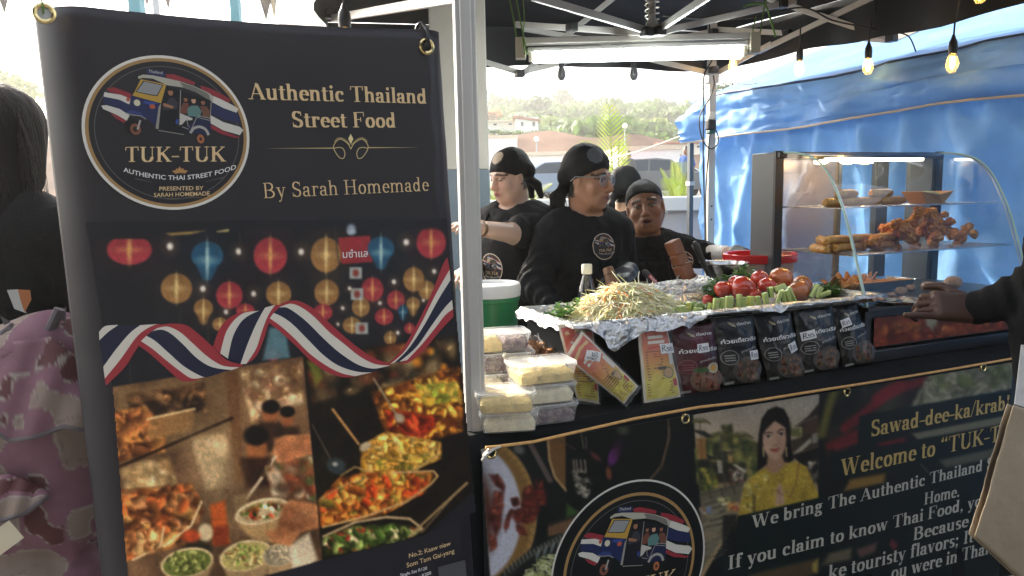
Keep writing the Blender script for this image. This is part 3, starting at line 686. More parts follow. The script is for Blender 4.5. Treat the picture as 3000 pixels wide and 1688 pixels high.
for i, (u, v, w) in enumerate(((1450, 386, 40), (1500, 390, 60), (1560, 394, 60), (1610, 400, 70), (1655, 408, 60), (1700, 412, 50))):
    c = at(u, v, 62); R = w / 2 * 62 / FPX; V, F, L = leafcloud(60 + i, 500, R, .12, 6, .3)
    r = thing('low_shrub', ['smallest green shrub on the bank top by the column', 'rounded shrub on the bank top under the flat house', 'wide shrub on the bank top below the gabled house', 'widest shrub on the bank top left of the coconut palm trunk', 'shrub on the sloping bank top under the palm', 'last shrub down the bank top behind the tall black scarf'][i], 'shrub', c, 0, 'shrubs along the bank top')
    np_mesh('foliage', V * np.array([1, 1, .5]), F, LEAF['mid'], r, False); MB().tube([(0, 0, -.6), (0, 0, .1)], [.06, .03]).build('stem', m_bark, r)
for u, v, vb, d, label in ((1572, 408, 452, 45, 'globe street lamp in front of the earth bank'), (1831, 369, 440, 42, 'globe street lamp standing right of the tall palm frond')):
    c = at(u, v, d); r = thing('street_lamp', label, 'street lamp', (c[0], c[1], cpz(c[1]))); z = c[2] - cpz(c[1])
    MB().lathe([(.09, 0), (.09, .3), (.05, .35), (.045, z - .2), (.09, z - .17), (.09, z - .12)], 12).build('post', M('lamp_grey', (.35, .37, .4), .5), r)
    MB().ball((0, 0, z), .16, 16, 12).build('globe', M('globe_white', (.85, .85, .82), .3), r)

# ---- cars
def car(label, u, v, d, rz, colr, L=4.3):
    c = at(u, v, d); r = thing('parked_car', label, 'car', (c[0], c[1], cpz(c[1])), rz, 'cars parked beyond the wall'); H = 1.47; h = L / 2
    prof = [(-h, .35), (-h, .75), (-h + .12, .95), (-h + .55, 1.0), (-h + 1.1, 1.4), (-h + 1.6, H), (.35, H - .02), (1.05, 1.02), (h - .25, .86), (h, .7), (h, .35)]
    belt = .96; b = MB(); rows = [(0, .80, 0), (1, .86, 0)]
    for sg in (-1, 1): b.add([(x, sg * (.86 if z < 1.0 else .86 - (z - 1) * .5), z) for x, z in prof], [list(range(len(prof)))])
    n = len(prof)
    for i in range(n):
        (x0, z0), (x1, z1) = prof[i], prof[(i + 1) % n]; y0 = .86 if z0 < 1 else .86 - (z0 - 1) * .5; y1 = .86 if z1 < 1 else .86 - (z1 - 1) * .5
        b.add([(x0, -y0, z0), (x0, y0, z0), (x1, y1, z1), (x1, -y1, z1)], [(0, 1, 2, 3)])
    mb = M('car_' + colr[0], colr[1], .3, coat=.6, var=.03); b.build('body', mb, r, bevel=.04, angle=30)
    gl = M('car_glass', (.03, .045, .06), .06)
    for sg in (-1, 1):
        MB().add([(x, sg * (.872 - (z - 1) * .5), z) for x, z in ((-h + .72, 1.03), (-h + 1.2, 1.37), (-.35, 1.41), (-.35, 1.03))], [(0, 1, 2, 3)]).build('side_window', gl, r, smooth=False)
        MB().add([(x, sg * (.872 - (z - 1) * .5), z) for x, z in ((-.28, 1.03), (-.28, 1.41), (.32, 1.40), (.92, 1.03))], [(0, 1, 2, 3)]).build('side_window', gl, r, smooth=False)
    for x0, z0, x1, z1, nm in ((.42, H - .06, 1.0, 1.06, 'windscreen'), (-h + 1.5, H - .05, -h + .62, 1.04, 'rear_window')):
        s = .012 if nm == 'windscreen' else -.012
        MB().add([(x0 + s, -.56, z0 + .015), (x0 + s, .56, z0 + .015), (x1 + s, .74, z1 + .015), (x1 + s, -.74, z1 + .015)], [(0, 1, 2, 3)]).build(nm, gl, r, smooth=False)
    for x in (-h + .8, h - .85):
        for sg in (-1, 1):
            wv = MB().lathe([(0, -.1), (.24, -.1), (.31, -.08), (.31, .08), (.24, .1), (0, .1)], 20, (x, sg * .8, .31), Matrix.Rotation(rad(90), 3, 'X')).build('wheel', M('tyre', (.02, .02, .02), .8), r)
            MB().lathe([(0, 0), (.19, 0), (.2, .02), (.2, -.02)], 14, (x, sg * .91, .31), Matrix.Rotation(rad(90), 3, 'X')).build('rim', M('alloy', (.6, .6, .62), .3, 1), wv)
    for sg in (-1, 1):
        MB().ball((h - .1, sg * .62, .72), (.09, .16, .08)).build('headlight', M('lamp_clear', (.8, .82, .85), .1), r); MB().box((-h, sg * .68, .8), (.05, .22, .16)).build('tail_light', M('lamp_red', (.4, .02, .02), .2), r)
car('blue grey saloon car parked behind the palms', 1628, 560, 27, rad(172), ('blue', (.16, .22, .30)))
car('white hatchback parked left of the blue grey saloon', 1545, 540, 33, rad(168), ('white', (.75, .76, .76)))
car('silver car seen between the two scarfed women', 1745, 545, 36, rad(175), ('silver', (.45, .47, .48)))
car('white car parked behind the yellowing palm', 1960, 540, 30, rad(10), ('white', 0))
car('dark grey car low behind the woman in glasses', 1880, 560, 26, rad(165), ('charcoal', (.08, .085, .09)))
car('white car far back beside the storage shed', 1690, 520, 34, rad(178), ('white', 0))
car('red car at the far side of the car park', 1890, 515, 31, rad(95), ('red', (.45, .04, .04)))

# ---- guy rope from the blue tent corner
a = at(2012, 392, 5.6); b = at(1585, 466, 7.5)
tag(MB().tube([tuple(a + (b - a) * i / 10 + np.array([0, 0, -.10 * math.sin(math.pi * i / 10)])) for i in range(11)], .006, 6).build('guy_rope', M('rope', (.62, .58, .48), .8)), 'thin pale guy rope running from the blue tent corner across the view', 'rope')
# ================================================================== GAZEBO, LIGHTS, BLUE TENT, BUNTING
m_pvc = M('black_canvas', (.012, .0135, .017), .4, var=.25, vscale=2.5, bump=.35, bscale=5)
m_alu = M('powder_grey', (.52, .50, .47), .42, metal=.25, var=.06, vscale=6, bump=.04, bscale=90)
m_blk = M('black_plastic', (.018, .018, .02), .4, var=.2, vscale=20)
m_cable = M('black_cable', (.012, .012, .013), .5)
m_screw = M('steel', (.6, .6, .6), .3, 1)
EZ = 2.56
FL = np.array([-.35, 1.55, EZ]); BRp = at(2085, 200, 4.9); BR = np.array([BRp[0] + .1, BRp[1] + .1, EZ]); FR = W(3.0, -.3, EZ)
ring0 = [FL, np.array([-.93, 3.87, EZ]), np.array([-1.27, 4.40, EZ]), np.array([-1.36, 4.58, EZ]), BR, FR]
ring = []; seg = [22, 6, 3, 30, 30, 30]
for i, p in enumerate(ring0):
    q = ring0[(i + 1) % 6]; n = seg[i]
    for k in range(n): ring.append(p + (q - p) * k / n)
ring = np.array(ring); NR = len(ring); apex = W(1.35, 1.35, 3.35)
root = thing('canopy', 'black canvas gazebo roof with hanging valance over the stall', 'gazebo roof', tuple(apex * np.array([1, 1, 0])))
off = np.array([*apex[:2], 0])
V = []; K = 14
for k in range(K + 1):
    f = k / K; P = ring + (apex - ring) * f; P = P.copy(); sag = .10 * math.sin(math.pi * f) * (1 - f)
    P[:, 2] -= sag; P[:, 2] += .03 * vnoise(P * np.array([1, 1, 0]), 3.1, 4, 2) * math.sin(math.pi * min(1, f + .08)); V.append(P - off)
F = [(k * NR + i, k * NR + (i + 1) % NR, (k + 1) * NR + (i + 1) % NR, (k + 1) * NR + i) for k in range(K) for i in range(NR)]
np_mesh('roof_sheet', np.concatenate(V), F, m_pvc, root)
V = []; VH = .25
for k in range(7):
    f = k / 6; P = ring.copy(); out = P - apex; out[:, 2] = 0; out /= np.linalg.norm(out, axis=1)[:, None]
    w = .035 * f * np.sin(np.arange(NR) * .9 + 2 * vnoise(P, 1.3, 8)); P += out * (w[:, None] + .01); P[:, 2] -= VH * f + .012 * f * np.sin(np.arange(NR) * .35); V.append(P - off)
F = [(k * NR + i, k * NR + (i + 1) % NR, (k + 1) * NR + (i + 1) % NR, (k + 1) * NR + i) for k in range(6) for i in range(NR) if not (NR - 30 <= i)]
np_mesh('valance', np.concatenate(V), F, m_pvc, root)

# front pole: one extruded leg with a raised rib
p0 = at(1366, 300, 1.86); p1 = at(1390, 1250, 1.86 + .0); gx, gy = p0[0], p0[1]
root = thing('gazebo_pole', 'grey ribbed metal gazebo pole at the front left corner of the counter', 'pole', (gx, gy, 0), rad(10))
w = .052
MB().bar((0, 0, 0), (0, 0, 2.6), w, w, (0, 1, 0)).bar((0, -w / 2 - .003, .02), (0, -w / 2 - .003, 2.6), w * .55, .006, (0, 1, 0)).build('leg', m_alu, root, bevel=.004)
MB().box((0, 0, .01), (.12, .12, .02)).build('foot', m_blk, root, bevel=.004)
MB().box((0, 0, 2.48), (.075, .075, .1)).build('corner_bracket', m_blk, root, bevel=.006)
bx, by = BRp[0], BRp[1]
root = thing('gazebo_pole', 'thin grey gazebo pole in front of the blue tent with cables hanging on it', 'pole', (bx, by, 0), rad(12))
MB().bar((0, 0, 1.05), (0, 0, 2.6), .048, .048, (0, 1, 0)).build('leg', m_alu, root, bevel=.003)
MB().bar((0, 0, 0), (0, 0, 1.1), .040, .040, (0, 1, 0)).build('inner_leg', m_alu, root, bevel=.003)
MB().box((0, 0, 2.25), (.075, .075, .09)).build('slider_bracket', m_alu, root, bevel=.006)
hb = MB()
for v in (605, 645): z = at(2090, v, 4.9)[2]; hb.lathe([(.006, 0), (.006, .004)], 10, (0, -.0245, z), Matrix.Rotation(rad(90), 3, 'X'))
hb.build('pin_hole', m_cable, root)
fl = thing('gazebo_pole', 'gazebo pole at the back left corner hidden behind the hanging banner', 'pole', (-1.25, 4.45, 0)); MB().bar((0, 0, 0), (0, 0, 2.5), .048, .048, (0, 1, 0)).build('leg', m_alu, fl, bevel=.003); MB().box((0, 0, 2.45), (.075, .075, .1)).build('corner_bracket', m_blk, fl)

# truss bars, measured pixel to pixel at their own distance
def bar(root, u0, v0, d0, u1, v1, d1, w=.017, h=.032, caps=True):
    a = at(u0, v0, d0) - off2; b = at(u1, v1, d1) - off2
    o = MB().bar(a, b, w, h).build('truss_bar', m_alu, root, bevel=.002)
    return o
off2 = np.array([*apex[:2], 0]); root = thing('scissor_frame', 'folding scissor frame of pale grey bars under the black roof with a sprung centre post', 'frame', tuple(off2))
HUB = at(1910, 88, 3.5)
for a in [(1560, -10, 2.9, 1890, 88, 3.5), (1933, 84, 3.5, 2080, -14, 2.9), (1935, 94, 3.5, 2330, 2, 3.9), (1512, 72, 4.0, 1885, 96, 3.52), (1800, -8, 4.5, 1640, 120, 4.62),
          (1530, 84, 4.55, 1790, 128, 4.7), (1388, 172, 4.5, 1520, 212, 4.55), (1524, 222, 4.5, 1600, 160, 4.6), (1530, 211, 4.52, 1720, 166, 4.65), (1905, 174, 4.75, 2078, 214, 4.85),
          (2106, 212, 4.86, 2260, 128, 4.6), (1915, 128, 4.7, 2082, 92, 4.86), (2096, 86, 4.86, 2312, 98, 4.55), (2330, 98, 4.5, 2606, 118, 4.1), (2250, -4, 4.3, 2612, 116, 4.1),
          (2222, 152, 4.7, 2560, -10, 4.0), (2628, 112, 4.1, 2900, -8, 3.6), (975, 54, 3.4, 1335, -6, 2.1)]: bar(root, *a)
for u, v, d in ((1895, 95, 3.47), (1932, 92, 3.47), (2310, 98, 4.52), (2612, 112, 4.06), (1522, 216, 4.5), (1675, 80, 3.72), (2090, 95, 4.8), (2090, 205, 4.8), (2290, 12, 3.85), (968, 42, 3.42)):
    q = at(u, v, d) - off2; MB().box(q, (.05, .05, .042), Matrix.Rotation(rad(25), 3, 'Z')).build('joint', m_blk, root, bevel=.005)
q = HUB - off2; b = MB()
b.lathe([(.022, -.03), (.03, -.02), (.03, .03), (.017, .05), (.017, .75)], 16, q); b.build('centre_post', m_alu, root)
MB().tube([(q[0] + .032 * math.cos(i * .5), q[1] + .032 * math.sin(i * .5), q[2] + .05 + i * .0021) for i in range(190)], .0035, 6).build('spring', M('spring_steel', (.55, .5, .42), .35, 1), root)

# fluorescent batten and its green strings
A = at(1528, 140, 3.6); B = at(2205, 152, 3.6); ax = (B - A) / np.linalg.norm(B - A); L = np.linalg.norm(B - A); fr = thing('fluorescent_lamp', 'glowing white fluorescent tube light hung on green string under the roof', 'lamp', tuple((A + B) / 2), math.atan2(ax[1], ax[0]))
MB().box((0, 0, .050), (L, .05, .032)).build('batten', M('lamp_white', (.75, .74, .70), .4), fr, bevel=.004)
MB().bar((-L / 2 + .03, 0, .006), (L / 2 - .03, 0, .018), .05, .026).build('reflector', M('reflector', (.8, .8, .78), .3), fr, bevel=.006)
MB().tube([(-L / 2 + .06, 0, -.022), (L / 2 - .06, 0, -.022)], .031, 16).build('tube', M('tube_glow', (1, 1, 1), .4, emit=(.93, 1.0, .97), estr=12), fr)
for s in (-1, 1):
    MB().box((s * (L / 2 + .004), 0, .018), (.05, .062, .1)).build('end_cap', M('cream_plastic', (.62, .58, .46), .5), fr, bevel=.004); MB().tube([(s * (L / 2 - .035), 0, -.022), (s * (L / 2 - .065), 0, -.022)], .026, 14).build('tube_cap', M('cap_beige', (.55, .5, .4), .4), fr)
m_str = M('green_string', (.10, .20, .03), .7)
def cord(name, label, cat, pix, r, m, grp=None):
    P = [at(*p) for p in pix]; Q = []
    for i in range(len(P) - 1):
        a, b, c, d = P[max(i - 1, 0)], P[i], P[i + 1], P[min(i + 2, len(P) - 1)]
        for k in range(6):
            t = k / 6; Q.append(.5 * ((2 * b) + (c - a) * t + (2 * a - 5 * b + 4 * c - d) * t * t + (3 * b - a - 3 * c + d) * t ** 3))
    Q.append(P[-1]); return tag(MB().tube([tuple(p) for p in Q], r, 6).build(name, m), label, cat, grp)
cord('green_string', 'green string tying the left end of the tube light to the roof, leftmost strand', 'string', [(1492, -5, 3.5), (1505, 60, 3.55), (1514, 112, 3.58)], .004, m_str)
cord('green_string', 'green string looped over the left end cap of the tube light', 'string', [(1512, -5, 3.5), (1530, 90, 3.55), (1540, 140, 3.55), (1544, 160, 3.56)], .004, m_str)
cord('green_string', 'dark green strand right of the left light string', 'string', [(1532, -5, 3.5), (1536, 60, 3.53), (1532, 110, 3.55), (1538, 160, 3.56)], .003, m_str)
cord('green_string', 'green string holding the right end of the tube light', 'string', [(2245, -5, 3.55), (2232, 60, 3.57), (2222, 150, 3.58)], .004, m_str)
cord('green_string', 'green knotted string end drooping beside the right end of the tube light', 'string', [(2178, 20, 3.5), (2200, 12, 3.5), (2240, 14, 3.5), (2255, 50, 3.5), (2272, 108, 3.5)], .0045, m_str)
cord('green_string', 'short straight green strand left of the right light string', 'string', [(2215, 45, 3.6), (2206, 90, 3.6), (2202, 128, 3.6)], .0035, m_str)

# festoon bulbs
m_bulb = clear('bulb_glass', (1, .9, .7), .12); m_fil = M('filament', (1, .6, .2), .5, emit=(1, .55, .12), estr=30)
def bulb(u, v, d, label, lit=True, top=None, s=1.):
    p = at(u, v, d); r = thing('festoon_bulb', label, 'light bulb', tuple(p), 0, 'string light bulbs under the roof')
    MB().lathe([(.012 * s, .03), (.017 * s, .034), (.019 * s, .06), (.017 * s, .085), (.010 * s, .10), (.005 * s, .118)], 14).build('socket', m_blk, r)
    MB().lathe([(0, -.052 * s), (.014 * s, -.048), (.024 * s, -.030), (.027 * s, -.012), (.022 * s, .012), (.014 * s, .03)], 18).build('bulb', m_bulb if lit else M('dead_glass', (.12, .12, .12), .1), r)
    if lit: MB().tube([(-.006, 0, .02), (-.008, 0, -.02), (0, 0, -.032), (.008, 0, -.02), (.006, 0, .02)], .0035, 6).build('filament', m_fil, r)
    t = top or (0, 0, .25); MB().tube([(0, 0, .11), (t[0] * .2, t[1], .11 + (t[2] - .11) * .5), t], .004, 6).build('drop_cable', m_cable, r)
bulb(2342, 196, 4.0, 'lit filament bulb left of the other two over the blue tent', top=(0, 0, .24))
bulb(2543, 190, 3.8, 'lit filament bulb in the middle over the blue tent', top=(.01, 0, .22))
bulb(2790, 180, 3.3, 'lit filament bulb nearest the top right corner, hanging on a bent cable', top=(.015, 0, .26))
bulb(2872, -24, 3.2, 'lit filament bulb cut by the top edge of the picture')
bulb(2147, 186, 4.6, 'lit filament bulb half hidden behind the right end of the tube light', top=(0, 0, .15))
bulb(1645, 212, 4.6, 'unlit black bulb below the left half of the tube light', False, (0, 0, .16))
bulb(1857, 212, 4.6, 'unlit black bulb below the right half of the tube light', False, (0, 0, .16))
bulb(1012, 112, 2.6, 'large dark bulb socket behind the top edge of the hanging banner', True, (0, 0, .26), 1.25)
cord('light_cable', 'black string light cable slung along the right truss bars', 'cable', [(1940, 45, 3.5), (2050, 55, 3.7), (2200, 52, 3.9), (2350, 22, 4.0), (2440, 60, 4.0), (2560, 85, 4.0), (2610, 100, 4.0)], .005, m_cable)
cord('light_cable', 'thin loose black wire end hanging against the blue tent', 'cable', [(2632, 96, 4.0), (2665, 110, 4.0), (2690, 170, 4.0), (2714, 228, 4.0)], .004, m_cable)
cord('light_cable', 'black cable dropping from the roof to the right joint', 'cable', [(2562, -5, 4.0), (2568, 50, 4.0), (2590, 78, 4.0), (2600, 92, 4.0)], .004, m_cable)
cord('light_cable', 'black cable looping from the roof down the back tent pole', 'cable', [(2062, 0, 4.75), (2075, 50, 4.8), (2082, 110, 4.8), (2088, 170, 4.82), (2062, 225, 4.82), (2062, 330, 4.82), (2060, 450, 4.82), (2065, 640, 4.82), (2066, 740, 4.82)], .005, m_cable)
cord('light_cable', 'black cable hanging in a wide loop beside the plug adaptor', 'cable', [(2090, 222, 4.82), (2092, 250, 4.8), (2078, 290, 4.8), (2050, 340, 4.8), (2055, 400, 4.8), (2078, 435, 4.78), (2100, 425, 4.78), (2104, 400, 4.78), (2094, 380, 4.8), (2080, 392, 4.8), (2074, 470, 4.8), (2068, 560, 4.8), (2068, 690, 4.8), (2070, 750, 4.82)], .0045, m_cable)
cord('light_cable', 'thin wire crossing under the valance to the right of the back pole', 'cable', [(2095, 215, 4.8), (2130, 235, 4.7), (2185, 248, 4.6), (2220, 243, 4.5)], .003, M('pale_wire', (.5, .5, .48), .5))
p = at(2082, 372, 4.78); r = thing('plug_adaptor', 'white and black plug adaptor hanging on the back tent pole', 'adaptor', tuple(p), rad(15))
MB().box((0, 0, .07), (.042, .04, .05)).build('plug', M('plug_white', (.7, .68, .62), .4), r, bevel=.006); MB().box((0, 0, .012), (.058, .05, .066)).build('adaptor_block', m_blk, r, bevel=.008); MB().box((0, -.004, -.034), (.044, .05, .025)).build('indicator_cap', M('teal_plastic', (.03, .10, .09), .3), r, bevel=.006)

# blue tent: valance, wall and post in the plane beside the gazebo
m_tarp = M('blue_tarp', (.17, .36, .70), .58, var=.22, vscale=3, bump=.5, bscale=14, translucent=.35, c2=None, stretch=(1, 1, .5), spec=.4)
m_tarp2 = M('blue_tarp_wall', (.18, .38, .70), .58, var=.22, vscale=3, bump=.55, bscale=11, translucent=.35)
c0 = at(2018, 312, 5.5) - T0; S1, TT1 = c0 @ EC, c0 @ EB; zt = c0[2]; zb = on_s(2020, 421, S1)[2]; TT0 = -1.2
root = stall('blue_tent', 'blue tarpaulin tent beside the stall with a valance and a creased side wall', 'tent', S1, TT1, 0)
Ln = TT1 - TT0
def val(a, b):
    y = -Ln * b; sag = .03 * math.sin(b * 9) + .015 * math.sin(b * 23)
    z = zt + .02 + .01 * math.sin(b * 14) + (zb - zt) * a - (.02 * math.sin(b * 8 + 1) if a > .5 else 0); rd = .035 * math.exp(-b * Ln / .05) * (1 if a < .3 else 0)
    P = np.array([b * 6, a * 1.0, .3]); n = float(vnoise(P, 3, 3, 3)) * .035 + .014 * (1 - 3 * abs(float(vnoise(P * np.array([1, 2.2, 1]), 2.2, 12, 2)))) + .03 * math.sin(a * 5 + b * 12 + 3 * float(vnoise(P, 1.2, 9)))
    return (-.03 - .10 * math.sin(a * 2.6) * .5 - n, y, z - rd)
MB().grid(val, 24, 160).build('valance', m_tarp, root)
MB().tube([(val(1, i / 80)[0] - .004, val(1, i / 80)[1], val(1, i / 80)[2]) for i in range(81)], .007, 6).build('hem', M('hem_tan', (.50, .42, .34), .7), root)
MB().tube([(val(0, i / 80)[0], val(0, i / 80)[1], val(0, i / 80)[2]) for i in range(81)], .008, 6).build('piping', M('navy_piping', (.02, .04, .10), .5), root)
def wall(a, b):
    y = -.03 - Ln * b; z = zb + .10 - (zb + .1) * a; P = np.array([b * 7, z * 1.1, 0])
    f = 0
    for (b0, amp, wd, sl) in ((.06, .05, .012, .02), (.16, .06, .016, -.07), (.235, .07, .018, .03), (.31, .08, .02, -.09), (.37, .09, .02, .05), (.44, .08, .022, -.02), (.5, .10, .022, .10), (.56, .09, .022, -.06), (.63, .08, .03, .06), (.72, .09, .03, -.05), (.8, .08, .03, .05)):
        f += amp * math.exp(-((b - b0 - sl * a * 1.6) / wd) ** 2) * (.35 + .65 * math.cos(a * 1.3))
    for sl, k_, am in ((1.0, 5.5, .050), (-.8, 8., .035), (.25, 12., .025)): f += am * (1 - abs(float(vnoise(np.array([(b * Ln + sl * z) * 1., z * .35, sl]), k_ * .5, 3, 2))) * 3.2) * .5
    f += .02 * float(vnoise(P, 2.5, 5, 3)); return (.10 - f * .9, y, z)
MB().grid(wall, 90, 320).build('side_wall', m_tarp2, root)
def roof(a, b): return (-.0 + 1.5 * a, -Ln * b, zt + .02 + .55 * a + .02 * math.sin(b * 30) * a)
MB().grid(roof, 6, 40).build('roof', m_tarp, root)
MB().bar((0.02, .0, 0), (.02, .0, zt - .02), .036, .036, (0, 1, 0)).build('post', M('dark_steel', (.10, .11, .12), .4, .4), root, bevel=.003)
MB().box((.02, 0, on_s(2018, 538, S1)[2]), (.05, .05, .03)).build('clamp', m_alu, root)
# faint pale print on the tarpaulin wall, seen through the glass case: 'ca'
# bunting and poles of the stalls behind, top left
m_flag = M('flag_cloth', (.45, .42, .38), .7, var=.2, vscale=6, translucent=.4)
m_flag2 = M('flag_cream', (.62, .58, .5), .7, var=.2, translucent=.4)
for i, (u0, u1, vt, d, m, lb) in enumerate(((-25, 40, 42, 2.6, m_flag, 'grey bunting pennant hanging at the top left corner of the picture'), (404, 446, 24, 3.2, m_flag, 'grey bunting pennant left of the white pole above the banner'), (466, 508, 32, 3.2, m_flag, 'grey bunting pennant right of the white pole above the banner'), (742, 806, 64, 3.0, m_flag, 'large grey pennant with an orange tip above the banner'), (778, 818, 60, 3.3, m_flag2, 'cream pennant just behind the large grey one'))):
    a = at(u0, -60, d); b = at(u1, -60, d); t = at((u0 + u1) / 2 + 6, vt, d); f = MB()
    def fl_(x, y, a=a, b=b, t=t, i=i): p = (a + (b - a) * x) * (1 - y) + t * y; return (p[0], p[1] + .012 * math.sin(x * 6 + i) * (1 - y), p[2])
    o = tag(f.grid(fl_, 8, 10).build('bunting_flag', m, fix=False, solid=.0015), lb, 'pennant', 'bunting above the banner')
for u, d, w, m, lb in ((399, 4.6, .075, M('teal_paint', (.20, .42, .46), .5), 'pale teal post of the next stall, left one above the banner'), (689, 4.9, .06, MATS['teal_paint'], 'pale teal post of the next stall, right one above the banner'), (456, 3.9, .028, m_white, 'thin white pole between the two grey pennants')):
    a = at(u, 0, d); r = thing('stall_post', lb, 'post', (a[0], a[1], 0)); MB().bar((0, 0, 0), (0, 0, 3.4), w, w, (0, 1, 0)).build('shaft', m, r, bevel=.004); MB().box((0, 0, .015), (w * 2, w * 2, .03)).build('base_plate', m, r)
# ================================================================== HANGING BANNER
m_print = M('printed_vinyl', attr=True, rough=.5, spec=.35, bump=.05, bscale=900)
m_ban = M('banner_vinyl', (.021, .019, .025), .40, spec=.3, var=.12, vscale=3, bump=.06, bscale=700, stretch=(.05, 1, 1))
bH = ray(5545, 389); bH /= np.linalg.norm(bH); bV = ray(2735, 20400); bV -= bH * (bV @ bH); bV /= np.linalg.norm(bV)
bN = np.cross(bH, bV); bN = bN if bN @ fwd < 0 else -bN
bQ = at(700, 800, 1.50)
def bpx(u, v, off=0.):                                             # pixel(s) of the photograph -> point on the hanging banner
    u = np.asarray(u, float); v = np.asarray(v, float); r = fwd + ((u - 1500) / FPX)[..., None] * cR - ((v - 844) / FPX)[..., None] * cU
    k = ((bQ - CAM) @ bN) / (r @ bN); return CAM + k[..., None] * r + off * bN
def bxy(u, v): p = bpx(u, v) - bQ; return np.stack([p @ bH, -(p @ bV)], -1)
def bpt(x, y, off=0.): return bQ + np.asarray(x, float)[..., None] * bH - np.asarray(y, float)[..., None] * bV + off * bN
root = thing('hanging_banner', 'tall dark printed banner for a Thai street food stall, hanging in the foreground', 'banner', tuple(bQ * np.array([1, 1, 0])))
borg = np.array([bQ[0], bQ[1], 0])
tl, tr, bl, br = bxy(np.array([74, 1292, 300, 1405]), np.array([-18, 100, 1688, 1688]))
xl, xr = (tl[0] + bl[0]) / 2, (tr[0] + br[0]) / 2; yt = (tl[1] + tr[1]) / 2; yb = bl[1] - .28
def curl(x):                                                       # the edges roll back a little
    a = max(0, .085 - (x - xl)) ; b = max(0, .045 - (xr - x)); return -(.85 * a * a / .085) - .5 * b * b / .045
NX, NY = 120, 60; V = []
xs = np.concatenate([np.linspace(xl, xl + .1, 30), np.linspace(xl + .1, xr - .06, 50)[1:], np.linspace(xr - .06, xr, 18)[1:]])
for j in range(NY + 1):
    y = yt + (yb - yt) * j / NY
    for x in xs:
        f = (x - xl) / (xr - xl); top = -.012 * math.sin(math.pi * f) * (1 - j / NY) ** 6
        V.append(bpt(x, y + top, curl(x) + .0010 * math.sin(y * 40 + x * 9) * (f < .12 or f > .95) - .0016) - borg)
n = len(xs); F = [(j * n + i, j * n + i + 1, (j + 1) * n + i + 1, (j + 1) * n + i) for j in range(NY) for i in range(n - 1)]
np_mesh('sheet', V, F, m_ban, root).modifiers.new('s', 'SOLIDIFY').thickness = -.0012
m_brass = M('brass', (.70, .55, .26), .25, 1)
def ringmesh(p, nrm, r, parent, name='grommet'):
    q = Vector(nrm).to_track_quat('Z', 'Y').to_matrix()
    return MB().lathe([(r * .55, -.001), (r * .58, .0025), (r * .8, .004), (r, .0022), (r * 1.02, -.001)], 28, p, q).build(name, m_brass, parent)
for u, v in ((130, 40), (1249, 137)):
    p = bpx(u, v, .001) - borg; ringmesh(p, bN, .0185, root); q = Vector(bN).to_track_quat('Z', 'Y').to_matrix()
    if u < 500: MB().lathe([(0, .0006), (.0112, .0006)], 24, p, q).build('eyelet_hole', M('sky_hole', (.8, .8, .78), .6), root, smooth=False)
    else: MB().lathe([(0, .0006), (.0112, .0006)], 24, p, q).build('eyelet_hole', M('dark_hole', (.01, .01, .012), .6), root, smooth=False)
def bcurve(P, off): return [tuple(bpx(u, v, o + off)) for u, v, o in P]
tag(MB().tube(bcurve([(1241, 150, .004), (1249, 128, .012), (1250, 100, .008), (1247, 80, 0), (1240, 62, -.012), (1232, 70, -.02), (1228, 95, -.02), (1231, 108, -.02)], 0), .0045, 10).build('s_hook', M('black_hook', (.02, .02, .02), .2, .6)), 'black metal hook through the right brass eyelet of the banner', 'hook')
tag(MB().tube(bcurve([(128, 42, .003), (126, 22, .006), (122, 0, .0), (112, -60, -.02)], 0), .0018, 6).build('tie_string', m_str), 'thin string through the left brass eyelet of the banner', 'string')

# ---- printed photographs
cv = Canvas(232, 640, 1412, 1790, 3, '#191920')
lp = [(250, 705), (700, 664), (1308, 672), (1350, 985), (888, 1046), (325, 1132)]
lm = cv.pmask(lp, 6); cv.mix(lm * .5, '#16161b'); cv.noise(.25, 60, 3, lm)
def lantern(x, y, rx, ry, c, c2, clip=lm, tear=0):
    cv.ell(x, y, rx * 1.5, ry * 1.5, c, 0, .5, .10, clip)
    if tear: cv.poly([(x - rx * .9, y - ry * .15), (x + rx * .9, y - ry * .15), (x + rx * .25, y + ry * 1.0), (x - rx * .25, y + ry * 1.0)], c, 4, .95, clip); cv.ell(x, y - ry * .25, rx, ry * .7, c, 0, .06, 1, clip, -.1)
    else: cv.ell(x, y, rx, ry, c, 0, .06, 1, clip, -.12)
    for k in (-.75, -.45, -.15, .15, .45, .75):
        cv.line([(x + k * rx * .5, y - ry * .85), (x + k * rx, y), (x + k * rx * .5, y + ry * .85)], 2.5, [.8 * v for v in cv.c(c)], .5)
    cv.ell(x, y, rx * .11, ry * .85, c2, 0, .6, .9, clip); cv.ell(x, y, rx * .55, ry * .18, c2, 0, .8, .5, clip)
RD, GD, BL_ = ('#a8343c', '#e0a45c'), ('#9c6d3c', '#f0cf88'), ('#22536e', '#bcd2c8')
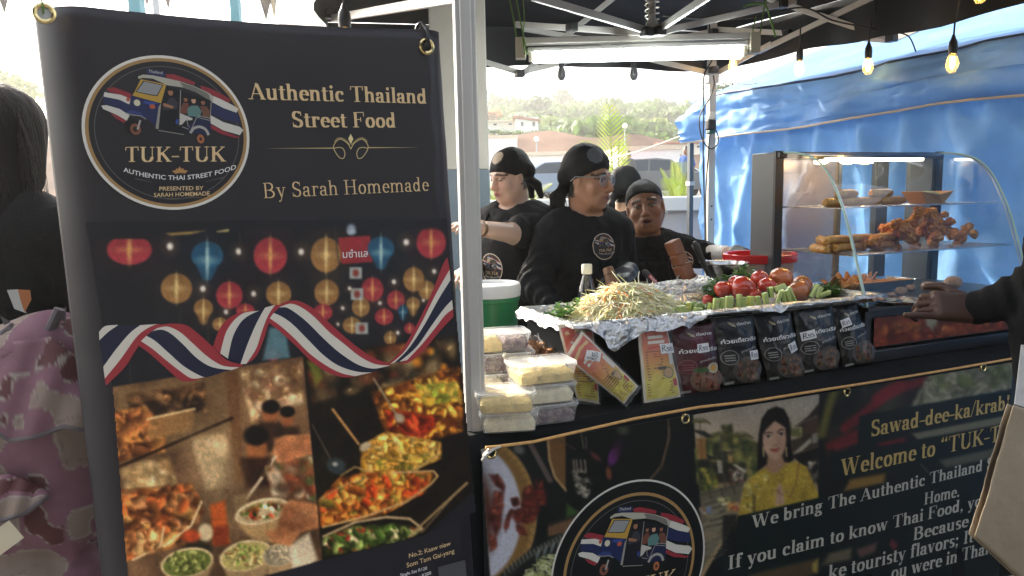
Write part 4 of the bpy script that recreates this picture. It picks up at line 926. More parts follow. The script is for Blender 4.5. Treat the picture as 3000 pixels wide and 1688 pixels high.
for x, y, rx, ry, c, t in ((379, 732, 66, 44, RD, 0), (607, 763, 47, 58, BL_, 1), (792, 749, 49, 53, RD, 0), (955, 747, 44, 50, GD, 0), (1263, 711, 43, 46, RD, 0), (517, 845, 46, 44, GD, 0), (672, 865, 39, 40, RD, 0), (816, 861, 37, 36, GD, 0),
                          (957, 857, 36, 38, GD, 0), (1212, 819, 31, 36, GD, 0), (1250, 850, 24, 28, GD, 0), (596, 912, 28, 38, GD, 1), (719, 910, 27, 20, RD, 0), (645, 950, 23, 20, GD, 0), (946, 915, 28, 24, RD, 0), (1160, 879, 26, 28, RD, 0), (1210, 897, 20, 28, GD, 1),
                          (1125, 928, 27, 24, RD, 0), (1031, 953, 27, 24, GD, 0), (1180, 915, 14, 22, BL_, 1), (1143, 990, 18, 20, GD, 0), (1200, 962, 16, 16, RD, 0), (800, 1040, 22, 18, RD, 0)): lantern(x, y, rx, ry, *c, tear=t)
cv.poly([(300, 640), (470, 640), (470, 700), (312, 700)], '#17181e', 3, 1)
cv.poly([(990, 697), (1084, 690), (1092, 768), (1000, 774)], '#98292f', 2)
lantern(1116, 740, 39, 49, *BL_, tear=1); lantern(955, 747, 44, 50, *GD)
lantern(1091, 848, 32, 35, *RD); lantern(1057, 899, 26, 29, *GD)
for x, y in ((1042, 800), (1046, 862), (1060, 962)):
    cv.poly([(x - 18, y - 17), (x + 18, y - 17), (x + 18, y + 17), (x - 18, y + 17)], '#a9aaa0', 2); cv.ell(x, y, 9, 11, '#8c3a30', 0, .4)
for x, y, r in ((498, 722, 9), (699, 737, 8), (882, 738, 8), (1190, 710, 8), (594, 846, 8), (743, 861, 7), (1272, 795, 6), (1154, 826, 6), (662, 914, 6), (1004, 903, 5), (1024, 845, 5), (1113, 888, 5), (990, 950, 4), (1240, 880, 4), (1165, 975, 5)):
    cv.ell(x, y, r * 2.4, r * 2.6, '#8c6a4c', 0, .7, .4); cv.ell(x, y, r, r * 1.15, '#f2e3d0', 0, .35)
cv.poly([(486, 684), (540, 680), (600, 676), (560, 686), (500, 690)], '#b08a4c', 3); cv.poly([(634, 678), (672, 671), (668, 679), (636, 681)], '#c8b070', 2)
cv.ell(1029, 672, 13, 15, '#8f98a2', 0, .4); cv.ell(1029, 680, 12, 8, '#aeb6bc', 0, .4)
for x0, y0, x1, y1 in ((528, 900, 532, 1080), (608, 950, 612, 1090), (700, 680, 712, 770), (980, 665, 992, 770), (378, 1000, 382, 1120)): cv.line([(x0, y0), (x1, y1)], 5, '#3a302c', .7)
cv.poly([(790, 960), (835, 955), (850, 1050), (770, 1055)], '#5d8288', 5, .9, lm); cv.noise(.12, 12, 7, lm)
# left food photograph
f1 = [(326, 1134), (888, 1044), (945, 1642), (500, 1760), (382, 1770)]; fm = cv.pmask(f1, 2)
cv.mix(fm, '#594637'); cv.noise(.5, 70, 11, fm, 4)
cv.poly([(330, 1140), (660, 1088), (690, 1260), (340, 1370)], '#6b5842', 12, .8, fm)
cv.poly([(660, 1090), (700, 1084), (716, 1400), (690, 1420)], '#5d4430', 5, .9, fm)
cv.poly([(700, 1086), (886, 1056), (905, 1330), (716, 1390)], '#6a5440', 8, .9, fm)
cv.heap([(700, 1090), (884, 1060), (890, 1180), (740, 1240)], 90, ['#b39b78', '#8a6b4a', '#4d3a2b', '#d8c8a8', '#7c5a48'], 6, 16, (1, 1.6), 3, .2, .5, .7)
for x, y, r in ((793, 1192, 27), (842, 1206, 22)): cv.ell(x, y + 22, r * .9, r * 1.1, '#7d5138', 0, .2, 1, fm); cv.ell(x, y, r, r * .75, '#14110f', 0, .2, 1, fm); cv.poly([(x - 34, y + 44), (x + 34, y + 44), (x + 44, y + 130), (x - 40, y + 130)], '#2c211c', 8, .9, fm)
cv.ell(752, 1318, 30, 48, '#8a5a3c', 0, .2, 1, fm); cv.ell(750, 1276, 36, 30, '#120f0d', 0, .2, 1, fm); cv.poly([(700, 1340), (790, 1340), (800, 1420), (720, 1430)], '#2a1c16', 8, .9, fm)
cv.heap([(370, 1160), (600, 1125), (600, 1205), (400, 1230)], 70, ['#2b211b', '#3a2c20', '#57402c', '#7a5a3e', '#8f7052'], 10, 24, (1, 1.8), 4, .4, .3, .95)
cv.heap([(332, 1210), (420, 1195), (485, 1250), (480, 1320), (340, 1350)], 110, ['#7d5234', '#946338', '#a87848', '#573420'], 9, 20, (1, 1.7), 5, .5, .3, 1, '#4b2d1c')
cv.poly([(440, 1225), (570, 1196), (562, 1260), (430, 1290)], '#8a6a48', 6, .8, fm); cv.line([(432, 1228), (570, 1198)], 6, '#c9b48c', .9); cv.line([(340, 1372), (680, 1225)], 9, '#241a14', .95)
cv.poly([(560, 1290), (650, 1270), (700, 1420), (680, 1560), (600, 1500)], '#b39d7c', 50, .4, fm)
cv.heap([(560, 1280), (660, 1270), (690, 1420), (600, 1440)], 26, ['#cbb792', '#a8906a', '#e0d0ae'], 14, 34, (1, 1.5), 8, .1, .9, .18)
cv.heap([(345, 1370), (500, 1340), (520, 1440), (370, 1480)], 50, ['#b79f78', '#d4c29b', '#7d6345', '#8e7350'], 9, 22, (1, 1.8), 9, .3, .6, .6)
cv.heap([(350, 1440), (560, 1420), (600, 1500), (540, 1590), (370, 1640)], 160, ['#80502e', '#96683e', '#5d3a22', '#9c5630', '#7e5a3e', '#a8804e'], 7, 17, (1, 1.9), 12, .5, .35, 1, '#54331f')
def bowl(x, y, rx, ry, rot, rim, inside, n, seed, dep=.9):
    cv.poly([(x - rx, y), (x + rx, y), (x + rx * .55, y + ry * 2.4 * dep), (x - rx * .55, y + ry * 2.4 * dep)], '#9c8568', 6, .95, fm2); cv.ell(x, y, rx, ry, rim, rot, .05, 1, fm2); cv.ell(x, y + 2, rx * .92, ry * .88, inside[0], rot, .06, 1, fm2)
    rg = np.random.default_rng(seed)
    for _ in range(n):
        a = rg.uniform(0, 6.28); q = rg.uniform(0, .8) ** .6; cv.ell(x + rx * .85 * q * math.cos(a), y + ry * .8 * q * math.sin(a), rg.uniform(5, 13), rg.uniform(4, 8), inside[rg.integers(len(inside))], rg.uniform(0, 180), .3, .95, fm2, .4)
fm2 = fm
cv.line([(590, 1470), (560, 1540), (480, 1600)], 7, '#cdb998', .9); cv.line([(480, 1545), (470, 1600), (390, 1640)], 7, '#c4ae8c', .9)
cv.heap([(372, 1560), (470, 1545), (460, 1610), (380, 1625)], 40, ['#a87a52', '#c29a6c', '#7d5234'], 6, 14, (1, 2), 15, .4, .3, 1)
cv.poly([(615, 1480), (660, 1465), (672, 1590), (625, 1600)], '#a8552a', 6, .95, fm); cv.poly([(620, 1545), (668, 1540), (670, 1596), (628, 1600)], '#703420', 6, .9, fm)
cv.ell(602, 1560, 22, 26, '#b8a98e', 0, .2, 1, fm); cv.ell(580, 1610, 40, 22, '#20201a', 0, .3, .9, fm); cv.ell(560, 1570, 26, 18, '#a5472a', 0, .3, .9, fm)
bowl(548, 1648, 78, 42, -12, '#c5b491', ['#5a6438', '#77804a', '#454c2c', '#969a62'], 60, 21); bowl(720, 1628, 78, 44, -14, '#cdbd9c', ['#a9a06a', '#7d8c4c', '#c4b888', '#8a6a48'], 60, 22); bowl(820, 1625, 52, 34, -14, '#b8a686', ['#8d8474', '#a79c86'], 20, 23)
cv.poly([(846, 1600), (905, 1560), (930, 1640), (860, 1690)], '#cfc4b2', 6, .9, fm)
# hand, ladle and bowl
cv.poly([(795, 1330), (808, 1290), (835, 1276), (908, 1274), (914, 1330), (860, 1345), (825, 1372)], '#b07c5a', 5, 1, fm); cv.heap([(800, 1285), (905, 1276), (910, 1325), (830, 1362)], 14, ['#c08c66', '#946044'], 12, 26, (1.5, 3), 31, .3, .6, .5)
cv.line([(806, 1338), (760, 1410), (722, 1460)], 9, '#b7aa94', 1); cv.line([(790, 1352), (770, 1392)], 11, '#4a3a30', 1); cv.poly([(682, 1450), (730, 1445), (722, 1490), (690, 1500)], '#7d6a52', 6, .9, fm)
cv.heap([(780, 1370), (915, 1340), (925, 1470), (800, 1450)], 60, ['#b8a890', '#6a3a28', '#3c5a34', '#a64a30', '#d8ccb8', '#5a4030'], 8, 22, (1, 1.6), 33, .2, .5, .8)
cv.poly([(690, 1520), (835, 1470), (862, 1492), (800, 1590), (740, 1580), (704, 1548)], '#a68a66', 6, 1, fm); cv.ell(768, 1498, 82, 36, '#d4c4a4', -14, .05, 1, fm); cv.ell(768, 1500, 74, 30, '#b4a486', -14, .06, 1, fm)
cv.heap([(705, 1505), (775, 1470), (830, 1480), (800, 1515), (730, 1525)], 50, ['#9c6038', '#4c6428', '#e0d6c0', '#7a4a2c', '#a23c2c', '#334a20'], 4, 10, (1, 2), 35, .3, .3, 1)
cv.poly([(828, 1485), (850, 1464), (900, 1472), (934, 1480), (936, 1545), (880, 1560), (850, 1600), (800, 1590), (775, 1560), (820, 1545)], '#ad7855', 5, 1, fm); cv.heap([(835, 1480), (930, 1485), (920, 1540), (800, 1580)], 14, ['#bd8a66', '#8f5e44'], 10, 24, (1.5, 3.4), 36, .3, .6, .5)
cv.mix(fm * .08, '#8a6a44'); cv.noise(.16, 9, 13, fm); cv.noise(.2, 120, 14, fm)
# right food photograph
f2 = [(888, 1044), (1120, 1010), (1350, 978), (1386, 1440), (1240, 1572), (945, 1642)]; fm2 = gm = cv.pmask(f2, 2)
cv.mix(gm, '#15130f'); cv.noise(.6, 50, 17, gm)
cv.heap([(895, 1050), (1340, 985), (1340, 1110), (920, 1180)], 90, ['#2a2622', '#43352a', '#5c4634', '#1d2a2c', '#7a3a2c', '#8a7a60'], 8, 22, (1, 1.8), 41, .1, .6, .7)
for x, y, r in ((1190, 1030, 16), (1222, 1060, 14), (1262, 1030, 10), (1300, 1075, 9)): cv.ell(x, y, r, r * 1.1, '#c98a3a', 0, .6, .8, gm)
cv.poly([(900, 1060), (935, 1060), (945, 1110), (925, 1135)], '#5d6a34', 6, .8, gm)
cv.heap([(1090, 1150), (1345, 1075), (1355, 1260), (1150, 1320)], 240, ['#a5702e', '#8a5226', '#b9883c', '#6d441e', '#c09a4c', '#4a3018'], 5, 12, (1, 2.4), 42, .45, .3, 1, '#5a3218')
cv.heap([(1130, 1200), (1290, 1225), (1230, 1300), (1140, 1290)], 60, ['#8a2f1e', '#a3422a', '#5c2414'], 6, 14, (1.2, 3), 43, .4, .3, .95)
cv.heap([(1220, 1130), (1350, 1120), (1350, 1170), (1250, 1190)], 60, ['#b5a050', '#7c8a3c', '#c89a3e'], 6, 13, (1, 2), 44, .3, .3, .9)
cv.heap([(1060, 1310), (1130, 1270), (1290, 1300), (1290, 1340), (1180, 1385), (1060, 1380)], 300, ['#c7a25a', '#b58a42', '#d8bc78', '#9a7234', '#8a6a2c'], 5, 12, (1, 2.6), 45, .4, .3, 1, '#7d5a28')
cv.heap([(1100, 1350), (1270, 1330), (1230, 1380), (1100, 1400)], 70, ['#8a7a38', '#5a6a2c', '#b5924a', '#3d3a1c'], 5, 11, (1, 1.8), 46, .4, .3, .95)
cv.line([(1000, 1392), (1040, 1368), (1140, 1400), (1220, 1372), (1288, 1330), (1282, 1316), (1250, 1312)], 5, '#a38d66', .9)
cv.heap([(935, 1470), (1000, 1400), (1150, 1380), (1265, 1390), (1240, 1440), (1130, 1500), (945, 1540)], 420, ['#a8662e', '#8f5226', '#bc7f3e', '#6f3d1c', '#7c7038', '#9c3f22', '#c4914e'], 6, 14, (1, 2.4), 47, .5, .3, 1, '#5e3418')
cv.line([(938, 1462), (1010, 1420), (1080, 1400)], 4, '#a99372', .8); cv.line([(945, 1545), (1080, 1510), (1190, 1470), (1260, 1420), (1282, 1395), (1270, 1380), (1150, 1385)], 6, '#b09874', .95)
cv.line([(948, 1572), (1040, 1530), (1130, 1515), (1200, 1520), (1236, 1548), (1205, 1570)], 8, '#a89880', .95)
cv.heap([(948, 1580), (1040, 1545), (1170, 1535), (1225, 1555), (1180, 1580), (950, 1630)], 150, ['#4f6a34', '#3a5428', '#7d8f58', '#b9b094', '#8a3426', '#2c3c20'], 5, 12, (1, 3), 48, .4, .3, 1, '#26321c')
cv.line([(1198, 1572), (1368, 1415)], 7, '#8f8066', .95); cv.line([(1235, 1560), (1340, 1440)], 4, '#7d7260', .9)
cv.line([(975, 1200), (1050, 1300)], 8, '#a5825a', 1); cv.line([(1095, 1110), (1165, 1220)], 6, '#8a8478', .9); cv.ell(1170, 1225, 16, 13, '#8f8a80', 40, .3, 1, gm); cv.line([(915, 1245), (968, 1345)], 4, '#5a5a58', .9); cv.ell(985, 1365, 30, 24, '#2d3a44', 20, .2, 1, gm); cv.ell(982, 1360, 8, 6, '#9aa0a2', 0, .4, .9, gm); cv.ell(1070, 1308, 18, 12, '#a8a294', -30, .3, .9, gm)
cv.mix(gm * .12, '#7a5426'); cv.noise(.18, 8, 19, gm)
cv.blur(1); mk = np.maximum(fm, gm)[..., None]; cv.a += (np.clip((cv.a - .30) * 1.45 + .31, 0, 1) * np.array([1.06, 1., .92]) - cv.a) * mk; cv.build('food_photo_print', lambda u, v: bpx(u, v, .0004) - borg, m_print, root, lambda X, Y: (cv.pmask([(250, 650), (1308, 640), (1395, 1500), (1244, 1570), (946, 1642), (490, 1790), (380, 1790), (330, 1140)], 1) > .3), gain=1.15)

# ---- ribbon
def z3(P): return [(250 + x / 2.24, 620 + y / 2.24) for x, y in P]
def smooth(P, n=6):
    Q = []
    for i in range(len(P) - 1):
        a, b, c, d = [np.array(P[k], float) for k in (max(i - 1, 0), i, i + 1, min(i + 2, len(P) - 1))]
        for k in range(n): t = k / n; Q.append(tuple(.5 * ((2 * b) + (c - a) * t + (2 * a - 5 * b + 4 * c - d) * t * t + (3 * b - a - 3 * c + d) * t ** 3)))
    return Q + [tuple(P[-1])]
def bands(art, curves, cols):
    C = [smooth(z3(c)) for c in curves]
    for a, b, c in zip(C[:-1], C[1:], cols): art.poly(a + b[::-1], c)
RR, WW, NN = '#a3343c', '#d9d0c2', '#1c2038'
A_ = Art()
bands(A_, [[(90, 790), (130, 752), (210, 743)], [(92, 845), (150, 790), (215, 745)], [(118, 1018), (200, 905), (290, 800), (360, 745)], [(128, 1095), (230, 970), (330, 830), (400, 770), (470, 738)], [(135, 1142), (260, 1020), (350, 880), (430, 790), (520, 745)]], [WW, NN, WW, RR])
bands(A_, [[(460, 750), (560, 735), (660, 745), (740, 800), (840, 890), (930, 975), (1040, 1005)], [(470, 765), (540, 755), (620, 790), (700, 860), (800, 950), (900, 1010), (1010, 1022)], [(440, 785), (500, 775), (560, 800), (640, 870), (730, 960), (830, 1020), (960, 1040)], [(400, 815), (460, 850), (550, 930), (640, 1010), (740, 1070), (800, 1085), (910, 1050)], [(365, 850), (440, 900), (530, 975), (620, 1045), (700, 1095), (790, 1085)], [(350, 880), (420, 930), (510, 1010), (600, 1090), (650, 1115), (715, 1110)]], [RR, WW, NN, WW, RR])
bands(A_, [[(838, 885), (880, 770), (940, 700), (1020, 660), (1075, 655)], [(885, 930), (920, 800), (970, 720), (1030, 670), (1080, 657)], [(935, 965), (965, 830), (1010, 740), (1060, 690), (1140, 650)], [(1018, 1000), (1060, 880), (1110, 760), (1150, 680), (1180, 630)], [(1055, 1000), (1120, 900), (1160, 780), (1200, 680), (1245, 612)], [(1050, 1005), (1120, 950), (1170, 840), (1210, 720), (1290, 610)]], [RR, WW, NN, WW, RR])
bands(A_, [[(1280, 605), (1340, 585), (1410, 590), (1500, 640), (1600, 730), (1700, 820), (1800, 900), (1900, 965), (2000, 995)], [(1290, 620), (1350, 605), (1420, 630), (1500, 690), (1600, 790), (1700, 870), (1800, 950), (1900, 1000), (2000, 1010)], [(1270, 630), (1320, 630), (1380, 665), (1460, 730), (1560, 830), (1660, 920), (1780, 1000), (1880, 1030), (1960, 1020)], [(1235, 665), (1290, 690), (1360, 740), (1460, 840), (1560, 940), (1660, 1010), (1780, 1050), (1880, 1055)], [(1210, 700), (1280, 750), (1370, 830), (1470, 930), (1580, 1010), (1680, 1060), (1770, 1080)], [(1205, 730), (1280, 790), (1380, 880), (1480, 980), (1580, 1050), (1680, 1085), (1760, 1085)]], [RR, WW, NN, WW, RR])
bands(A_, [[(1990, 995), (2080, 900), (2180, 730), (2270, 540), (2340, 360), (2375, 300)], [(2000, 1000), (2100, 910), (2200, 740), (2300, 540), (2390, 380)], [(2030, 990), (2120, 900), (2220, 750), (2320, 570), (2395, 450)], [(2060, 985), (2170, 890), (2270, 750), (2350, 640), (2405, 580)], [(2110, 975), (2200, 880), (2290, 770), (2360, 680), (2412, 640)], [(2050, 1003), (2130, 985), (2230, 900), (2320, 790), (2415, 690)]], [RR, WW, NN, WW, RR])
A_.build('ribbon_print', lambda u, v: bpx(u, v, .0009) - borg, m_print, root, 1000.)

# ---- lettering on the banner
m_gold = M('gold_ink', (.68, .48, .25), .45, var=.05, vscale=40); m_cream_ink = M('cream_ink', (.44, .42, .36), .5); m_white_ink = M('white_ink', (.72, .70, .68), .5)
def line_fn(uv0, uv1, width, cap=None, capw=.665, pxf=bpx, xyf=bxy, ptf=bpt, off=.0009, org=None):
    a = xyf(np.array(uv0[0]), np.array(uv0[1])); b = xyf(np.array(uv1[0]), np.array(uv1[1])); d = b - a; s = np.linalg.norm(d) / width; d /= np.linalg.norm(d); nn = np.array([-d[1], d[0]])
    if cap is None: sy = s
    else: c = xyf(np.array(uv0[0]), np.array(uv0[1] - cap)); sy = np.linalg.norm(c - a) / capw
    o = borg if org is None else org
    return lambda V: ptf(a[0] + V[:, 0] * s * d[0] + V[:, 1] * sy * nn[0], a[1] + V[:, 0] * s * d[1] + V[:, 1] * sy * nn[1], off) - o
def btext(name, geo, uv0, uv1, m, cap=None, **k): return letter(name, geo, line_fn(uv0, uv1, geo[2], cap, **k), m, root)
btext('headline_lettering', serif('Authentic Thailand'), (728, 291), (1252, 304), m_gold, 48)
btext('headline_lettering', serif('Street Food'), (854, 373), (1162, 374), m_gold, 46)
btext('byline_lettering', serif('By Sarah Homemade', False), (770, 581), (1258, 559), m_gold, 44)
btext('menu_lettering', sans('No.2; Kaaw niaw', .012), (1197, 1635), (1320, 1597), m_gold, None)
btext('menu_lettering', sans('Som Tam Gai-yang', .012), (1191, 1663), (1331, 1619), m_gold, None)
btext('price_lettering', sans('Single Set R120', .012), (1172, 1690), (1251, 1668), m_white_ink, None)
btext('price_lettering', sans('Two R200', .012), (1207, 1701), (1263, 1682), m_white_ink, None)
btext('sign_lettering', sans('มซำแล', .01), (1002, 756), (1078, 752), m_white_ink, None)
g = Art(); z2 = lambda P: [(700 + x / 2.07, y / 2.07) for x, y in P]
g.poly(z2([(160, 901), (575, 896), (575, 902)]), '#cbb27c'); g.poly(z2([(1090, 895), (780, 893), (780, 899)]), '#cbb27c'); g.poly(z2([(677, 812), (693, 843), (678, 875), (662, 843)]), '#e0cf9a')
for sx in (-1, 1):
    def sc(P): return z2([(678 + sx * x, y) for x, y in P])
    g.line(smooth(sc([(0, 905), (20, 870), (60, 845), (85, 855), (104, 885), (98, 915), (70, 955), (45, 960), (36, 930), (50, 900), (78, 895), (100, 900)])), 2.4, '#c9b27e'); g.line(smooth(sc([(4, 880), (40, 845), (75, 838), (100, 860)])), 2.0, '#b8a06a')
g.poly([(1282, 1661), (1362, 1640), (1368, 1700), (1290, 1722)], '#4d4c50')
g.build('ornament_print', lambda u, v: bpx(u, v, .0009) - borg, m_print, root, 1000.)

# ---- the round emblem, kept in unit coordinates so that it can be printed elsewhere too
LC = bxy(np.array(497.), np.array(391.)); LR = float(np.linalg.norm(bxy(np.array(497.), np.array(166.)) - LC) + np.linalg.norm(bxy(np.array(497.), np.array(616.)) - LC)) / 2
def LP(P):
    P = np.array(P, float); q = (bxy(240 + P[:, 0] / 2.898, 140 + P[:, 1] / 2.898) - LC) / LR; return [tuple(p) for p in q]
def emblem_art(bgc='#212026'):
    e = Art(); e.ell(0, 0, 1, 1, '#d8d2c8', n=72); e.ell(0, 0, .965, .965, '#9d7a4c', n=72); e.ell(0, 0, .925, .925, bgc, n=72); e.ell(0, 0, .865, .865, '#57565a', n=72); e.ell(0, 0, .855, .855, bgc, n=72)
    def p(P, c): e.poly(LP(P), c)
    R_, W_, B_ = '#8c2c36', '#c9c4ba', '#1e2750'
    p([(210, 345), (270, 335), (420, 390), (415, 435), (330, 400), (230, 375)], R_); p([(190, 378), (330, 400), (415, 435), (402, 482), (320, 442), (185, 415)], W_); p([(190, 420), (320, 445), (404, 485), (400, 560), (300, 505), (180, 475)], B_); p([(165, 492), (210, 488), (320, 520), (405, 575), (380, 620), (300, 572), (180, 520)], W_); p([(240, 555), (300, 574), (376, 622), (357, 638), (290, 602)], R_)
    p([(710, 225), (780, 225), (880, 260), (960, 295), (958, 320), (870, 295), (720, 255)], R_); p([(1010, 320), (1100, 350), (1180, 390), (1262, 440), (1250, 468), (1110, 405), (1010, 350)], R_); p([(1110, 408), (1180, 438), (1280, 488), (1330, 520), (1312, 552), (1200, 512), (1105, 462)], W_); p([(1108, 470), (1220, 522), (1332, 562), (1340, 642), (1220, 612), (1090, 560)], B_); p([(1090, 572), (1200, 632), (1340, 672), (1370, 700), (1340, 742), (1200, 702), (1090, 640)], W_); p([(1090, 648), (1200, 706), (1350, 765), (1300, 766), (1180, 732), (1090, 682)], R_)
    p([(718, 325), (1100, 455), (1092, 620), (1098, 720), (930, 730), (650, 700), (668, 480)], '#14151c')
    p([(475, 245), (520, 228), (600, 235), (700, 255), (830, 285), (950, 325), (1080, 385), (1120, 418), (1115, 448), (1098, 452), (960, 375), (860, 338), (720, 318), (690, 302), (600, 262), (520, 256), (480, 264)], '#a9a597'); p([(830, 290), (950, 330), (1075, 392), (1095, 448), (960, 375), (860, 336)], '#6f6d66')
    p([(555, 178), (702, 205), (706, 242), (690, 246), (548, 222)], '#25305c')
    p([(500, 268), (716, 312), (672, 472), (560, 442), (428, 406), (450, 370)], '#b58f3c'); p([(520, 280), (692, 316), (640, 412), (590, 406), (455, 376)], '#2b2c30'); p([(528, 288), (682, 320), (635, 403), (592, 398), (466, 372)], '#8b8c8e')
    p([(413, 406), (560, 442), (672, 472), (652, 690), (560, 610), (470, 560), (405, 520)], '#1b2650'); p([(530, 450), (640, 472), (600, 490), (520, 470)], '#33488c'); p([(672, 472), (650, 692), (625, 686), (652, 500)], '#8f8c82')
    e2 = LP([(468, 468), (598, 500), (392, 440)]); e.ell(*e2[0], .046, .05, '#3a3a40'); e.ell(*e2[0], .037, .04, '#c9c3a8'); e.ell(*e2[1], .034, .03, '#b0563a'); e.ell(*e2[2], .022, .026, '#a8503a')
    w = LP([(430, 675), (455, 692), (1002, 772), (1008, 775)]); e.ell(*w[0], .092, .10, '#121216'); e.ell(*w[1], .062, .072, '#7d4c3a'); e.ell(*w[1], .03, .035, '#2a2224'); e.ell(*w[2], .06, .075, '#121216'); e.ell(*w[3], .045, .06, '#a5623f'); e.ell(*w[3], .018, .024, '#3a2620')
    p([(370, 550), (420, 528), (500, 548), (545, 605), (480, 580), (420, 572)], '#2b3c72'); e.line(LP([(372, 556), (430, 572), (500, 580), (545, 608)]), .012, '#8f8a80'); e.line(LP([(496, 615), (472, 695)]), .022, '#a3a19a')
    for hx, hy, r, sk, hair, sh, tor in ((752, 380, .036, '#9b6a4e', '#1c1614', '#33343c', [(742, 425), (785, 428), (812, 470), (808, 520), (690, 530), (685, 490), (720, 470)]), (880, 440, .027, '#8d5e48', '#241814', '#6d3f34', [(862, 468), (900, 468), (915, 520), (890, 560), (835, 555), (840, 500)]), (948, 450, .032, '#c2947a', '#1c1412', '#577a78', [(925, 492), (985, 492), (1015, 540), (1000, 590), (900, 580), (895, 520)]), (1028, 465, .03, '#8d5e48', '#181210', '#6a4436', [(1005, 495), (1060, 500), (1085, 540), (1085, 592), (1030, 590), (1015, 540)])):
        c0 = LP([(hx, hy)])[0]; e.poly(LP(tor), sh); e.ell(c0[0], c0[1] + r * .35, r * 1.15, r * 1.1, hair, n=16); e.ell(*c0, r * .85, r * 1.15, sk, n=16); e.poly([(c0[0] - r, c0[1] + r * .6), (c0[0] + r, c0[1] + r * .6), (c0[0] + r * .7, c0[1] + r * 1.3), (c0[0] - r * .7, c0[1] + r * 1.3)], hair)
    p([(685, 480), (700, 470), (780, 500), (770, 516), (700, 500)], '#9b6a4e'); p([(832, 555), (940, 600), (935, 615), (880, 618), (850, 652), (830, 655)], '#b9b4ac'); p([(800, 610), (818, 608), (815, 650), (795, 645)], '#2c4c9c')
    p([(870, 690), (985, 590), (1090, 605), (1098, 722), (1070, 742), (930, 725)], '#1a2142')
    for L_ in ([(985, 575), (1085, 600)], [(980, 590), (1085, 618)], [(890, 600), (900, 660), (930, 690), (975, 590)], [(650, 702), (865, 738)], [(838, 360), (828, 660)], [(1098, 455), (1088, 610)], [(850, 672), (905, 690)]): e.line(LP(L_), .010, '#8d8a84')
    e.line(LP(smooth([(920, 725), (950, 685), (1000, 672), (1050, 695), (1076, 742)])), .034, '#a29f97')
    o = LP([(832, 1040)])[0]
    for a, l in ((0, .085), (38, .075), (-38, .075), (75, .10), (-75, .10)):
        d = (math.sin(rad(a)), math.cos(rad(a))); n_ = (-d[1], d[0]); b_ = (o[0], o[1] - .035); e.poly([b_, (b_[0] + d[0] * l * .55 + n_[0] * .025, b_[1] + d[1] * l * .55 + n_[1] * .025), (b_[0] + d[0] * l, b_[1] + d[1] * l), (b_[0] + d[0] * l * .55 - n_[0] * .025, b_[1] + d[1] * l * .55 - n_[1] * .025)], '#b0814c')
    e.line(LP([(450, 1112), (600, 1142)]), .006, '#77706a', .002); e.line(LP([(1210, 1100), (1050, 1138)]), .006, '#77706a', .002); e.line(LP([(710, 1280), (830, 1276)]), .004, '#8a6a48'); e.line(LP([(895, 1275), (1020, 1272)]), .004, '#8a6a48')
    return e
def emblem_text():                                                  # (geometry in unit coordinates, ink)
    def put(geo, P0, P1, cap, bend=None, cw=.665):
        (x0, y0), (x1, y1) = P0, P1; V, T, w = geo; x = x0 + V[:, 0] / w * (x1 - x0); f = V[:, 0] / w
        y = y0 + (y1 - y0) * f - V[:, 1] / cw * cap + (0 if bend is None else bend * 4 * f * (1 - f))
        q = np.array(LP(np.stack([x, y], 1))); return q, T
    return [(put(serif('TUK-TUK'), (362, 970), (1226, 966), 126), 'gold'), (put(sans('AUTHENTIC THAI STREET FOOD', .012), (354, 1052), (1308, 1028), 38, 82, .7), 'white'),
            (put(sans('PRESENTED BY', .01), (654, 1214), (1032, 1208), 34, None, .7), 'gold'), (put(sans('SARAH HOMEMADE', .01), (609, 1268), (1085, 1254), 34, None, .7), 'gold'), (put(sans('Thailand', .01), (565, 210), (684, 226), 24, None, .7), 'pale')]
def emblem(parent, fn, mat=None, fn2=None, texts=5, bgc='#212026'):
    o = emblem_art(bgc).build('emblem_print', fn, mat or m_print, parent)
    for (q, T), ink in emblem_text()[:texts]: np_mesh('emblem_lettering', (fn2 or fn)(q[:, 0], q[:, 1]), T, {'gold': m_gold, 'white': m_white_ink, 'pale': m_cream_ink}[ink], o, False)
    return o
emblem(root, lambda x, y: bpt(LC[0] + LR * x, LC[1] + LR * y, .0005) - borg, None, lambda x, y: bpt(LC[0] + LR * x, LC[1] + LR * y, .0010) - borg)
# ================================================================== COUNTER, ITS BANNER AND THE GOODS ON IT
m_cloth = M('black_cloth', (.008, .009, .010), .85, spec=.2, var=.3, vscale=5, bump=.25, bscale=8)
root = stall('counter', 'long counter covered with a black cloth down to the ground', 'counter', 0, 0, 0)
b = MB(); b.grid(lambda a, c: (-.6 + 3.6 * a, .0 + .72 * c, TZ + .003 * math.sin(a * 40) * math.sin(c * 9)), 60, 12); b.build('cloth_top', m_cloth, root, fix=False)
def skirt(a, c):
    s = -.6 + 3.6 * a; d = .030 * c; f = .018 * c * math.sin(s * 14 + 2 * math.sin(s * 3)); e = min(1, c * 14)
    return (s, -.045 * e - d * .3 + f, TZ - .004 * 0 - .02 * e * (c < .2) - (TZ - .03) * max(0, (c - .02)) / .98)
MB().grid(skirt, 160, 40).build('cloth_skirt', m_cloth, root, fix=False)
for x in (.12, 1.4, 2.7):
    for y in (.1, .62): MB().tube([(x, y, 0), (x, y, TZ - .02)], .014, 8).build('leg', m_alu, root)
MB().box((1.2, .36, TZ - .02), (3.5, .7, .03)).build('board', M('table_board', (.5, .48, .44), .6), root)

